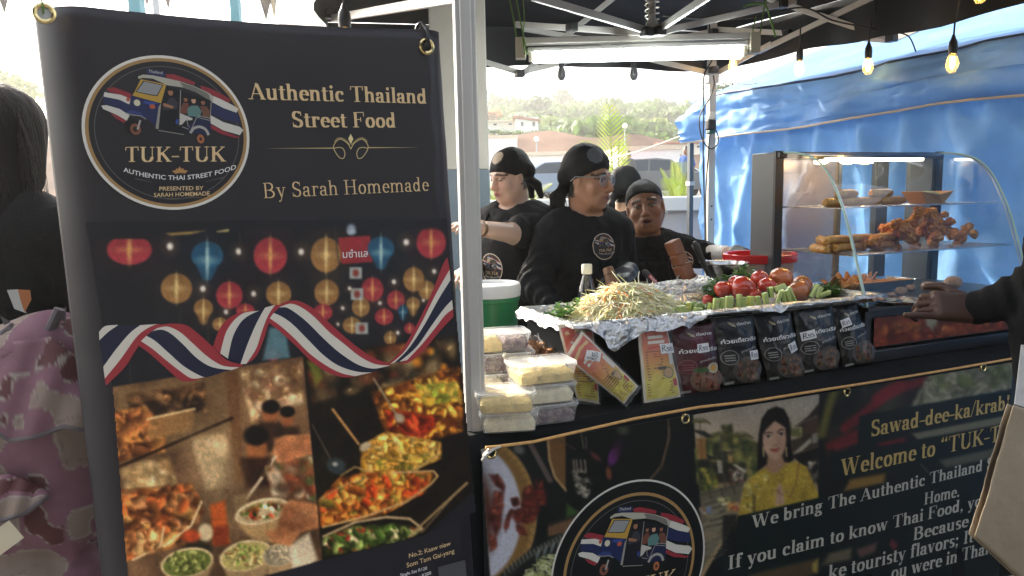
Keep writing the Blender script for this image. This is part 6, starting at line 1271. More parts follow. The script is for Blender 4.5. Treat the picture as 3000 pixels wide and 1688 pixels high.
zb_ = (on_t(1466, 826, .70)[2] - TZ) / .165; MB().lathe([(r_, z_ * zb_) for r_, z_ in ((0, 0), (.085, 0), (.1, .13), (.104, .131), (.104, .15), (.1, .151))], 32).build('bucket', M('green_plastic', (.02, .20, .07), .35), r); MB().lathe([(r_, z_ * zb_) for r_, z_ in ((.107, .14), (.109, .155), (.106, .163), (.098, .165), (.096, .158), (0, .16))], 32).build('lid', M('white_lid', (.72, .73, .72), .35), r)
p = on_h(1530, 902, TZ + .03); r = stall('box_lid', 'flat bright blue box lid lying left of the foil tray', 'lid', p[0] + .05, p[1], TZ + .012, rad(4)); loft(MB(), [(.30, .16, .02, 0), (.31, .17, .02, .02), (.30, .16, .02, .026)]).build('lid', M('sky_blue_plastic', (.05, .36, .62), .35), r); loft(MB(), [(.24, .12, .02, .0262), (.23, .11, .02, .03)]).build('rib', MATS['sky_blue_plastic'], r)
# bag of fried wonton crisps
m_bag = clear('clear_bag', (.95, .95, .94), .07, .12); m_fry = M('fried_dough', (.34, .15, .045), .55, var=.35, vscale=30, bump=.4, bscale=70)
p = on_t(1600, 1030, .24); p[0] -= .035; r = stall('crisp_bag', 'clear plastic bag of brown fried wonton crisps behind the middle tubs', 'bag', p[0], p[1] + .02, TZ + .003)
def bagf(a, c):
    th = a * 6.2832; z = .19 * c; rr = .085 * (1 - .35 * c ** 2) * (1 if c > .03 else .6); n_ = float(vnoise(np.array([math.cos(th) * 2, math.sin(th) * 2, c * 4]), 1.7, 4, 3)); rr *= 1 + .22 * n_ * (c + .2)
    return (rr * 1.25 * math.cos(th) - .06 * c, rr * .75 * math.sin(th), z + .02 * n_ * c)
MB().grid(bagf, 60, 24).build('bag', m_bag, r, fix=True)
rg = np.random.default_rng(3)
for i in range(28):
    a, q = rg.uniform(0, 6.28), rg.uniform(0, .055); M3 = Matrix.Rotation(rg.uniform(0, 6), 3, 'Z') @ Matrix.Rotation(rg.uniform(-1, 1), 3, 'X'); c = Vector((q * 1.3 * math.cos(a), q * .8 * math.sin(a), .015 + .022 * (i // 4)))
    b = MB(); b.grid(lambda x, y: tuple(c + M3 @ Vector(((x - .5) * .055, (y - .5) * .055, .012 * math.sin(x * 5) * math.cos(y * 6)))), 6, 6); b.build('wonton_crisp', m_fry, r, solid=.002)

# ---- the black box with the foil tray
r = stall('black_box', 'black covered box under the foil tray behind the noodle packets', 'box', .92, .29, TZ + .003)
MB().box((0, 0, .10), (1.16, .34, .2)).build('box', m_cloth, r, bevel=.006); MB().box((0, 0, .203), (1.12, .32, .005)).build('lid', m_blk, r, bevel=.004)
m_foil = M('aluminium_foil', (.62, .61, .60), .30, 1., bump=.9, bscale=45)
TS0, TS1, TT0_, TT1_, RZ = .335, 1.50, .09, .43, 1.128
r = stall('foil_tray', 'long tray lined with crumpled aluminium foil holding salad vegetables', 'tray', TS0, TT0_, TZ + .21)
zr = RZ - TZ - .21; Lx, Ly = TS1 - TS0, TT1_ - TT0_
def crump(P, k=26, a=.006): return (vnoise(P, k, 2, 3)) * a + np.abs(vnoise(P, k * .45, 9, 2)) * a * 1.6
per = [(x, 0) for x in np.linspace(0, Lx, 150)] + [(Lx, y) for y in np.linspace(0, Ly, 44)[1:]] + [(x, Ly) for x in np.linspace(Lx, 0, 150)[1:]] + [(0, y) for y in np.linspace(Ly, 0, 44)[1:-1]]
per = np.array(per); n = len(per); prof = [(-.03, .006), (-.012, zr * .6), (-.004, zr - .003), (.004, zr + .002), (.014, zr), (.022, zr - .012), (.026, zr - .03), (.030, zr - .06)]
ctr = np.array([Lx / 2, Ly / 2]); V = []
outd = np.zeros_like(per); outd[:, 1] = np.where(per[:, 1] < 1e-6, -1, np.where(per[:, 1] > Ly - 1e-6, 1, 0)); outd[:, 0] = np.where(per[:, 0] < 1e-6, -1, np.where(per[:, 0] > Lx - 1e-6, 1, 0))
for i, (o_, z) in enumerate(prof):
    P = np.column_stack([per + outd * o_, np.full(n, z)])
    if i > 4: # ragged overhang of the foil, longest at the join of the two sheets
        hang = np.clip(vnoise(np.column_stack([per * 9, np.zeros(n)]), 1, 3, 3) * .7 + .42, .1, 1.2); xj = per[:, 0]; hang += .75 * np.exp(-((xj - .09) / .05) ** 2) * (per[:, 1] < .01) + .45 * np.exp(-((xj - .35) / .05) ** 2) * (per[:, 1] < .01) - .4 * (xj > .42); hang = np.clip(hang, .12, 2.2); P[:, 2] = zr - (zr - z) * hang
    c_ = crump(P + i * .1); P[:, :2] += outd * c_[:, None] * (2.2 if i > 4 else 1); P[:, 2] += c_ * .6; V.append(P)
F = [(i * n + k, i * n + (k + 1) % n, (i + 1) * n + (k + 1) % n, (i + 1) * n + k) for i in range(len(prof) - 1) for k in range(n)]
np_mesh('foil_rim', np.concatenate(V), F, m_foil, r, False)
gx, gy = np.meshgrid(np.linspace(.0, Lx, 120), np.linspace(.0, Ly, 36)); P = np.column_stack([gx.ravel(), gy.ravel(), np.zeros(gx.size) + .012]); P[:, 2] += crump(P, 30, .004); i_ = np.arange(gx.size).reshape(gx.shape)
np_mesh('foil_floor', P, np.stack([i_[:-1, :-1], i_[:-1, 1:], i_[1:, 1:], i_[1:, :-1]], -1).reshape(-1, 4), m_foil, r, False)
# foil covered tin behind
a = on_t(1880, 880, .47); c = on_t(2068, 868, .47)
r = stall('foil_covered_tin', 'tin wrapped in foil standing behind the limes', 'tin', (a[0] + c[0]) / 2, .50, TZ + .21); wd = c[0] - a[0] + .06
def tin(a_, c_):
    s_ = (a_ - .5) * wd; th = c_ * 3.3 - .3; P_ = np.array([s_, c_ * .3, 0]); k = float(crump(P_, 34, .009)); return (s_, -.055 * math.cos(th) * 1.0 - k, .02 + .052 * math.sin(th) + k + .008 * a_)
MB().grid(tin, 70, 26).build('foil', m_foil, r, smooth=False, fix=False); MB().box((0, .0, .015), (wd * .97, .09, .03)).build('tin', m_alu, r)
# shredded papaya and carrot
TF = TZ + .215
def strands(name, label, cat, n, cols, base, size, L, w, seed, lo=0., rmin=0., rmax=1.0):
    rg = np.random.default_rng(seed); V = []; F = []; C = []
    for i in range(n):
        a = rg.uniform(0, 6.2832); q = rg.uniform(rmin, rmax) ** .55; hz = (1 - q ** 1.7) * size[2]; f = rg.uniform(.72, 1.05)
        p = np.array([size[0] * q * math.cos(a), size[1] * q * math.sin(a), .02 + max(hz * f, 0)]); tdir = np.array([math.cos(a + rg.normal() * 1.2), math.sin(a + rg.normal() * 1.2), rg.normal() * .14]); tdir /= np.linalg.norm(tdir)
        slope = -1.2 * size[2] / size[0] * q; tdir[2] += slope * (tdir[0] * math.cos(a) + tdir[1] * math.sin(a)) * .8; tdir /= np.linalg.norm(tdir)
        side = np.cross(tdir, np.array([rg.normal() * .5, rg.normal() * .5, 1])); side /= np.linalg.norm(side); up = np.cross(side, tdir); l = L * rg.uniform(.5, 1.25); bend = rg.normal() * .5; bend2 = -abs(rg.normal()) * .42; k0 = len(V); c = np.array(cols[rg.integers(len(cols))]) * rg.uniform(.85, 1.1)
        for j in range(6):
            u_ = j / 5 - .5; cen = p + tdir * u_ * l + side * bend * l * u_ * u_ + up * bend2 * l * u_ * u_ * 2; cen[2] = max(cen[2], .006); ww = w * (1 - (2 * abs(u_)) ** 4 * .6)
            for sx, sy in ((-1, -.35), (1, -.35), (1, .35), (-1, .35)): V.append(cen + side * sx * ww + up * sy * ww); C.append(c)
        for j in range(5):
            for k in range(4): F.append((k0 + j * 4 + k, k0 + j * 4 + (k + 1) % 4, k0 + j * 4 + 4 + (k + 1) % 4, k0 + j * 4 + 4 + k))
        F.append((k0, k0 + 1, k0 + 2, k0 + 3)); F.append((k0 + 20, k0 + 21, k0 + 22, k0 + 23))
    o = np_mesh(name, V, F, M('shreds', attr=True, rough=.4, sss=.15, coat=.2), None, False, C); o.location = tuple(W(*base)); o.rotation_euler = (0, 0, ANG); return tag(o, label, cat, kind='stuff')
pc = on_t(1836, 900, .24)
strands('papaya_shreds', 'heaped pale green shredded papaya on the foil tray', 'salad', 2600, [(.80, .74, .42), (.84, .79, .52), (.72, .70, .34), (.86, .82, .62)], (pc[0], .24, TF), (.205, .15, .094), .10, .0017, 5)
strands('carrot_shreds', 'orange carrot shreds mixed into the papaya heap', 'salad', 170, [(.72, .24, .03), (.78, .32, .06)], (pc[0] - .015, .235, TF), (.19, .14, .097), .065, .0024, 6)
o = MB().ball((0, 0, .02), (.17, .12, .06), 24, 14).build('papaya_core', M('papaya_core', (.5, .47, .22), .6, bump=1., bscale=80, var=.3), None); o.location = tuple(W(pc[0], .24, TF)); o.rotation_euler = (0, 0, ANG); tag(o, 'packed middle of the shredded papaya heap', 'salad', kind='stuff')
# herbs
m_herb = M('herb_leaf', (.10, .24, .03), .45, var=.4, vscale=30, translucent=.35); m_herbd = M('herb_leaf_dark', (.03, .10, .02), .45, var=.4, vscale=30, translucent=.3)
def herbs(s, t, z, label, n, R, hgt, seed, dark=.4, leaf=.02):
    rg = np.random.default_rng(seed); r = stall('herb_bunch', label, 'herbs', s, t, z); bl = MB(), MB(); stm = MB()
    for i in range(n):
        a = rg.uniform(0, 6.28); q = rg.uniform(0, 1) ** .6; tip = Vector((R * q * math.cos(a), R * .7 * q * math.sin(a), hgt * rg.uniform(.45, 1) * (1 - .5 * q * q))); stm.tube([(tip.x * .3, tip.y * .3, .0), (tip.x * .7, tip.y * .7, tip.z * .6), tip], .0014, 5)
        b = bl[0 if rg.uniform() > dark else 1]
        for k in range(5):
            f = 1 - k * .13; c = Vector((tip.x * f, tip.y * f, tip.z * (1 - k * .17))); aa = rg.uniform(0, 6.28); d = Vector((math.cos(aa), math.sin(aa), rg.uniform(-.1, .7))).normalized(); sd = d.cross(Vector((0, 0, 1))).normalized(); up = sd.cross(d); l = leaf * rg.uniform(.7, 1.3)
            pts = [c, c + d * l * .35 + sd * l * .34 + up * .1 * l, c + d * l * .75 + sd * l * .27, c + d * l * 1.1 - up * .15 * l, c + d * l * .75 - sd * l * .27, c + d * l * .35 - sd * l * .34 + up * .1 * l, c + d * l * .55 - up * .08 * l]
            b.add(pts, [(0, 1, 6), (1, 2, 6), (2, 3, 6), (3, 4, 6), (4, 5, 6), (5, 0, 6)])
    bl[0].build('leaves', m_herb, r, fix=False); bl[1].build('dark_leaves', m_herbd, r, fix=False); stm.build('stems', M('herb_stem', (.14, .26, .05), .5), r)
h = on_t(1672, 905, .27); herbs(h[0], .27, TF, 'bunch of bright mint sprigs at the left of the shredded papaya', 34, .085, .085, 11)
h = on_t(1625, 890, .30); herbs(h[0], .30, TF, 'small dark leaves at the left end of the foil tray', 14, .05, .035, 12, .7)
h = on_t(2105, 850, .36); herbs(h[0], .36, TF + .01, 'bunch of mint on the left of the tomatoes', 46, .07, .095, 13, .45)
h = on_t(2180, 815, .40); herbs(h[0], .40, TF + .03, 'bunch of mint behind the topmost tomatoes', 46, .075, .105, 14, .45)
h = on_t(2425, 855, .26); herbs(h[0], .26, TF, 'loose leafy herbs at the right end of the foil tray', 34, .065, .075, 15, .5)
# tomatoes, limes, cucumber sticks
m_tom = M('tomato_skin', (.50, .045, .02), .16, var=.25, vscale=9, coat=.5, sss=.08); m_tom2 = M('tomato_skin_pale', (.48, .14, .05), .2, var=.25, vscale=9, coat=.5, sss=.08)
TOM = [(2118, 848, 26, .30, 'dark red tomato low beside the left mint bunch', 0), (2156, 830, 24, .33, 'small tomato at the left of the pile under the mint', 0), (2176, 846, 36, .26, 'large egg shaped tomato at the front of the pile', 0), (2226, 820, 26, .30, 'tomato standing on top of the pile left of the largest', 0), (2288, 816, 34, .30, 'largest orange red tomato at the top right of the pile', 1),
       (2246, 840, 27, .25, 'bright red tomato in the middle of the pile above the cucumber', 0), (2212, 866, 20, .22, 'small tomato half hidden behind the cucumber sticks', 0), (2340, 855, 35, .22, 'wide orange tomato right of the stacked cucumber', 1), (2350, 835, 28, .30, 'pale tomato behind the wide orange one', 1), (2075, 880, 18, .34, 'dark tomato in the shade beside the foil tin', 0), (2286, 846, 20, .27, 'tomato wedged under the largest orange red one', 1)]
tp = None
for i, (u, v, rp, t, lb, k) in enumerate(TOM):
    q = on_t(u, v, t); rr = rp * (proj := (W(*q) - CAM) @ fwd) / FPX; rt = stall('tomato', lb, 'tomato', q[0], t, q[2], i * 1.3, 'tomatoes heaped on the foil tray')
    prof = [(0, -.98)] + [(math.sin(x) * (1 + .03 * math.cos(3 * x)), -math.cos(x) * (.96 if i not in (2, 3) else 1.1)) for x in np.linspace(.25, 2.8, 14)] + [(.12, .86), (0, .80)]
    o = MB().lathe([(r_ * rr, z_ * rr) for r_, z_ in prof], 24, (0, 0, 0), Matrix.Rotation([0, .5, 1.0, .3, .2, .8, .4, .3, .5, .2, .4][i], 3, 'Y')).build('fruit', m_tom2 if k else m_tom, rt, angle=80)
    Rm = Matrix.Rotation([0, .5, 1.0, .3, .2, .8, .4, .3, .5, .2, .4][i], 3, 'Y'); st = MB()
    for a in range(5): d = Rm @ Vector((math.cos(a * 1.257) * .3, math.sin(a * 1.257) * .3, .92)) * rr; st.tube([tuple(Rm @ Vector((0, 0, .82 * rr))), tuple(d)], [.0018, .0006], 5)
    st.build('stalk', m_herbd, rt)
m_lime = M('lime_skin', (.16, .24, .05), .35, var=.25, vscale=40, bump=.2, bscale=150); m_cut = M('lime_flesh', (.50, .56, .28), .3, var=.2, vscale=60)
for u, v, rp, t, lb in ((2050, 902, 17, .16, 'dark green lime right of the papaya among cucumber ends'), (1985, 892, 14, .24, 'lime partly hidden behind the cut cucumber'), (2034, 896, 13, .2, 'smaller lime just left of the dark green one')):
    q = on_t(u, v, t); rr = rp * ((W(*q) - CAM) @ fwd) / FPX; rt = stall('lime', lb, 'lime', q[0], t, q[2], 0, 'limes on the foil tray'); MB().lathe([(0, -1.1 * rr)] + [(rr * math.sin(x), -rr * math.cos(x)) for x in np.linspace(.25, 2.9, 12)] + [(0, 1.12 * rr)], 20, rot=Matrix.Rotation(1.2, 3, 'Y')).build('rind', m_lime, rt); MB().lathe([(rr * .1, 0), (rr * .12, .004)], 8, (rr * 1.05, 0, rr * .35), Matrix.Rotation(1.2, 3, 'Y')).build('stem_end', m_cut, rt)
m_flesh = M('cucumber_flesh', (.52, .60, .20), .35, var=.18, vscale=50, sss=.15); m_skin = M('cucumber_skin', (.05, .14, .03), .4, var=.4, vscale=60); m_fl2 = M('cucumber_core', (.60, .62, .14), .3, var=.15, vscale=80, sss=.15)
def cuke(i, u0, v0, u1, v1, t, wpx, lb, yel=0):
    a = W(*on_t(u0, v0, t)); c = W(*on_t(u1, v1, t)); d = Vector(c - a); L = d.length; w = wpx * ((a - CAM) @ fwd) / FPX; rt = thing('cucumber_stick', lb, 'cucumber stick', tuple(a), 0, 'cucumber sticks along the foil tray'); z_ = d.normalized(); x_ = Vector(EB).cross(z_).normalized(); y_ = z_.cross(x_); rt.rotation_euler = Matrix((x_, y_, z_)).transposed().to_euler(); hw = w / 2
    rot = Matrix.Rotation((i * .83) % 1.8 - .9, 3, 'Z')
    def X(p): q = rot @ Vector((p[0], p[1], 0)); return (q.x, q.y)
    P = [X(p) for p in ((-hw, hw * .5), (-hw * .8, -hw * .6), (hw * .8, -hw * .6), (hw, hw * .5))]; A_ = [(*p, 0) for p in P]; b = MB(); b.add(A_ + [(*p, L) for p in P], [(0, 1, 5, 4), (1, 2, 6, 5), (2, 3, 7, 6), (3, 0, 4, 7), (3, 2, 1, 0), (4, 5, 6, 7)]); b.build('flesh', m_fl2 if yel else m_flesh, rt, bevel=.0015)
    S = [X((-hw * 1.0 + 2 * hw * k / 6, hw * .52 + hw * .55 * math.sin(math.pi * k / 6))) for k in range(7)]; MB().prism([(*p, .0005) for p in S], (0, 0, 1), L - .001).build('peel', m_skin, rt)
CK = [(1962, 922, 1968, 900, .13, 26, 'stub of cucumber nearest the papaya shreds', 0), (1998, 924, 1996, 896, .13, 28, 'short flat cucumber stub second from the papaya', 0), (2018, 920, 2016, 886, .15, 24, 'bright yellow cucumber piece left of the limes', 1), (2044, 922, 2046, 902, .12, 28, 'low cucumber piece in front of the dark lime', 0), (2076, 914, 2082, 888, .13, 20, 'yellow cucumber piece right of the dark lime', 1),
      (2096, 910, 2100, 874, .14, 20, 'upright cucumber stick first in the row after the limes', 0), (2116, 908, 2118, 872, .14, 18, 'upright cucumber stick second in the row', 0), (2136, 905, 2138, 868, .14, 24, 'wide upright cucumber stick third in the row', 0), (2163, 902, 2166, 862, .14, 18, 'tall cucumber stick fourth in the row', 0), (2178, 900, 2180, 870, .14, 16, 'thin cucumber stick fifth in the row', 0), (2198, 898, 2200, 868, .14, 24, 'yellowish cucumber stick sixth in the row under the egg shaped tomato', 1), (2222, 895, 2220, 868, .14, 15, 'narrow dark edged cucumber stick seventh in the row', 0),
      (2246, 890, 2240, 858, .15, 18, 'cucumber stick leaning at the foot of the second heap', 0), (2262, 870, 2258, 842, .17, 20, 'cucumber stick upper left in the second heap', 0), (2276, 892, 2288, 852, .14, 13, 'thin dark skinned cucumber stick crossing the second heap', 0), (2300, 890, 2290, 850, .15, 18, 'cucumber stick in the middle of the second heap', 0), (2316, 888, 2304, 850, .15, 16, 'cucumber stick right of the middle of the second heap', 0), (2330, 884, 2310, 842, .16, 16, 'long cucumber stick leaning at the right of the second heap', 0), (2272, 848, 2300, 838, .19, 18, 'cucumber stick lying across the top of the second heap', 0),
      (2375, 872, 2396, 834, .17, 16, 'cucumber stick leaning on the wide orange tomato', 0), (2392, 872, 2408, 842, .17, 13, 'cucumber stick beside the one leaning on the wide tomato', 0), (2400, 868, 2432, 856, .17, 15, 'rounded cucumber piece by the loose herbs', 0), (1945, 890, 1972, 874, .24, 8, 'thin green bean lying behind the papaya heap', 0), (1918, 872, 1912, 852, .26, 8, 'green bean end sticking up out of the papaya heap', 0)]
for i, a in enumerate(CK): cuke(i, *a)
# bottle
q = on_t(1720, 878, .50); r = stall('water_bottle', 'clear plastic bottle with a white cap behind the papaya', 'bottle', q[0], .50, TZ + .003); zc = on_t(1720, 798, .50)[2] - TZ
MB().lathe([(0, 0), (.034, 0), (.036, .01), (.036, zc - .10), (.030, zc - .06), (.016, zc - .015), (.0145, zc - .005), (.0145, zc)], 24).build('bottle', clear('bottle_plastic', (.9, .93, .95), .10, .05, pane=True), r); MB().lathe([(.0175, zc - .008), (.0185, zc - .005), (.0185, zc + .022), (.0165, zc + .026), (0, zc + .026)], 24).build('cap', M('cap_cream', (.74, .70, .58), .4), r)
# wooden pestle in the gloved hand, turned wooden grinder in a striped cloth, knife, ladle, steel bowl, red lidded tub
m_wood = M('pestle_wood', (.20, .095, .045), .5, var=.3, vscale=10, stretch=(1, 1, .15), bump=.1, bscale=40); m_wood2 = M('reddish_wood', (.23, .085, .04), .45, var=.3, vscale=12, stretch=(1, 1, .15)); m_woodp = M('pale_wood', (.52, .36, .18), .5, var=.2, vscale=12)
a = W(*on_t(1780, 785, .66)); c = W(*on_t(1800, 850, .62)); d = Vector(c - a); L = .30; r = thing('pestle', 'round brown wooden pestle held in the black glove behind the papaya', 'pestle', tuple(a)); r.rotation_euler = (-d).to_track_quat('Z', 'Y').to_euler()
MB().lathe([(0, 0), (.018, 0), (.021, -.004), (.0235, -.05), (.0235, -L * .6), (.027, -L * .9), (.02, -L), (0, -L)][::-1], 24).build('shaft', m_wood, r); MB().lathe([(.0238, -.028), (.0242, -.03), (.0238, -.032)], 24).build('ring_groove', M('dark_wood', (.08, .04, .02), .6), r)
a = W(*on_t(1968, 706, .62)); c = W(*on_t(2008, 805, .60)); d = Vector(a - c); L = d.length; r = thing('wooden_block', 'turned square wooden handle sticking out of a striped cloth', 'wooden handle', tuple(c)); r.rotation_euler = d.to_track_quat('Z', 'Y').to_euler(); r.rotation_euler.rotate_axis('Z', .5)
hw = .024
def sq(b, z0, z1, h): loft(b, [(h * 1.7, h * 1.7, .004, z0), (h * 2, h * 2, .004, z0 + .004), (h * 2, h * 2, .004, z1 - .004), (h * 1.7, h * 1.7, .004, z1)])
b = MB(); sq(b, L * .62, L, hw); b.build('knob', m_wood2, r); b = MB(); sq(b, L * .32, L * .61, hw); b.build('collar', m_wood2, r); b = MB(); sq(b, -.08, L * .30, hw * 1.08); b.build('handle', m_wood2, r); MB().box((-hw * 1.1, 0, L * .06), (.004, hw * 1.9, L * .45)).build('pale_face', m_woodp, r)
r = stall('striped_cloth', 'white cloth with navy stripes wrapped round the wooden handle', 'cloth', *(on_t(2028, 850, .57)))
def clothf(a_, c_):
    th = a_ * 6.2832; k = 1 - c_; rr = .032 + .048 * c_ + .006 * math.sin(th * 4 + c_ * 5) * c_; return (rr * 1.25 * math.cos(th) + .025 * c_ - .025, rr * math.sin(th), .055 - .12 * c_ + .012 * math.sin(th + 1))
b = MB(); b.grid(clothf, 48, 40)
for i, f in enumerate(b.f): j = i // 48; b.m[i] = 1 if j in (1, 5, 6, 17, 18, 30, 31) else 0
b.build('cloth', [M('white_cotton', (.62, .57, .55), .8, bump=.4, bscale=20), M('navy_stripe', (.012, .015, .035), .8)], r, fix=False, solid=.002)
a = W(*on_t(1884, 792, .60)); c = W(*on_t(1940, 852, .56)); d = Vector(a - c); L = d.length; r = thing('knife', 'black handled kitchen tool with a red label stuck behind the papaya', 'kitchen tool', tuple(c)); r.rotation_euler = d.to_track_quat('Z', 'Y').to_euler(); vx = Vector(r.rotation_euler.to_matrix().transposed() @ Vector(-EB)); r.rotation_euler.rotate_axis('Z', math.atan2(vx.y, vx.x) + math.pi / 2)
MB().tube([(0, 0, -.06), (0, 0, 0), (0, 0, L * .5), (0, 0, L - .01), (0, 0, L)], [.006, .010, .0115, .0125, .006], 12).build('handle', m_blk, r); MB().box((0, 0, -.10), (.022, .003, .1)).build('blade', m_screw, r); MB().box((0, -.0118, L * .42), (.013, .003, L * .62)).build('label', M('red_label', (.55, .05, .04), .4), r)
g_ = sans('scalven', .01); s_ = L * .55 / g_[2]; letter('label_lettering', g_, lambda V: np.column_stack([-.004 + 0 * V[:, 0] + V[:, 1] * s_ * .8, np.full(len(V), -.0137), L * .70 - V[:, 0] * s_]), m_white_ink, r)
MB().tube([(-.012, 0, L * .7), (-.025, .0, L * .5), (-.022, 0, L * .25), (-.005, -.002, L * .12), (-.012, -.004, L * .02)], .0012, 6).build('swing_tag', m_white, r)
q = on_t(2135, 775, .58); r = stall('steel_bowl', 'stainless steel bowl behind the tomatoes', 'bowl', q[0] + .01, .62, q[2] - .075)
MB().lathe([(0, 0), (.05, 0), (.075, .03), (.09, .075), (.097, .078), (.097, .081), (.088, .079), (.073, .034), (.05, .005), (0, .004)], 40).build('bowl', M('brushed_steel', (.62, .61, .6), .22, 1, var=.1, vscale=30), r); MB().lathe([(0, .03), (.06, .035), (.074, .036)], 30).build('sauce', M('brown_sauce', (.20, .10, .04), .15), r)
a = W(*on_t(2034, 708, .62)); c = W(*on_t(2072, 798, .60)); d = Vector(a - c); L = d.length; r = thing('ladle', 'black handled ladle leaning in the steel bowl', 'ladle', tuple(c)); r.rotation_euler = d.to_track_quat('Z', 'Y').to_euler()
MB().tube([(0, 0, -.08), (0, 0, 0), (0, 0, L * .4), (0, 0, L * .85), (0, 0, L)], [.005, .008, .012, .015, .006], 14).build('handle', m_blk, r); MB().ball((0, 0, -.1), (.03, .03, .02)).build('scoop', MATS['brushed_steel'], r); MB().tube([(.007 * math.cos(x), -.0135, L * .86 + .011 * math.sin(x)) for x in np.linspace(0, 6.28, 16)], .0014, 6).build('hang_loop', M('grey_rubber', (.3, .3, .3), .5), r)
q = on_t(2245, 770, .66); r = stall('red_lidded_tub', 'large translucent pink white tub with a red rim behind the case post', 'tub', q[0], .70, TZ); zt_ = on_t(2200, 742, .70)[2] - TZ
MB().lathe([(0, 0), (.12, 0), (.138, zt_ - .03), (.142, zt_ - .028)], 40).build('tub', M('milky_pink', (.66, .46, .42), .4, sss=.2, var=.08), r); MB().lathe([(.143, zt_ - .036), (.15, zt_ - .034), (.152, zt_ - .004), (.148, zt_), (.135, zt_ - .002), (.132, zt_ - .02)], 40).build('red_rim', M('red_plastic', (.55, .015, .02), .25), r)
p = on_t(2095, 800, .64); r = stall('white_jug', 'white plastic jug standing behind the steel bowl', 'jug', p[0] - .04, .72, TZ); MB().lathe([(0, 0), (.06, 0), (.065, .2), (.05, .24), (.045, .26), (.048, .27)], 28).build('body', M('jug_white', (.72, .71, .68), .4), r); MB().tube([(.06, 0, .06), (.10, 0, .1), (.10, 0, .18), (.055, 0, .21)], .008, 8).build('handle', MATS['jug_white'], r)

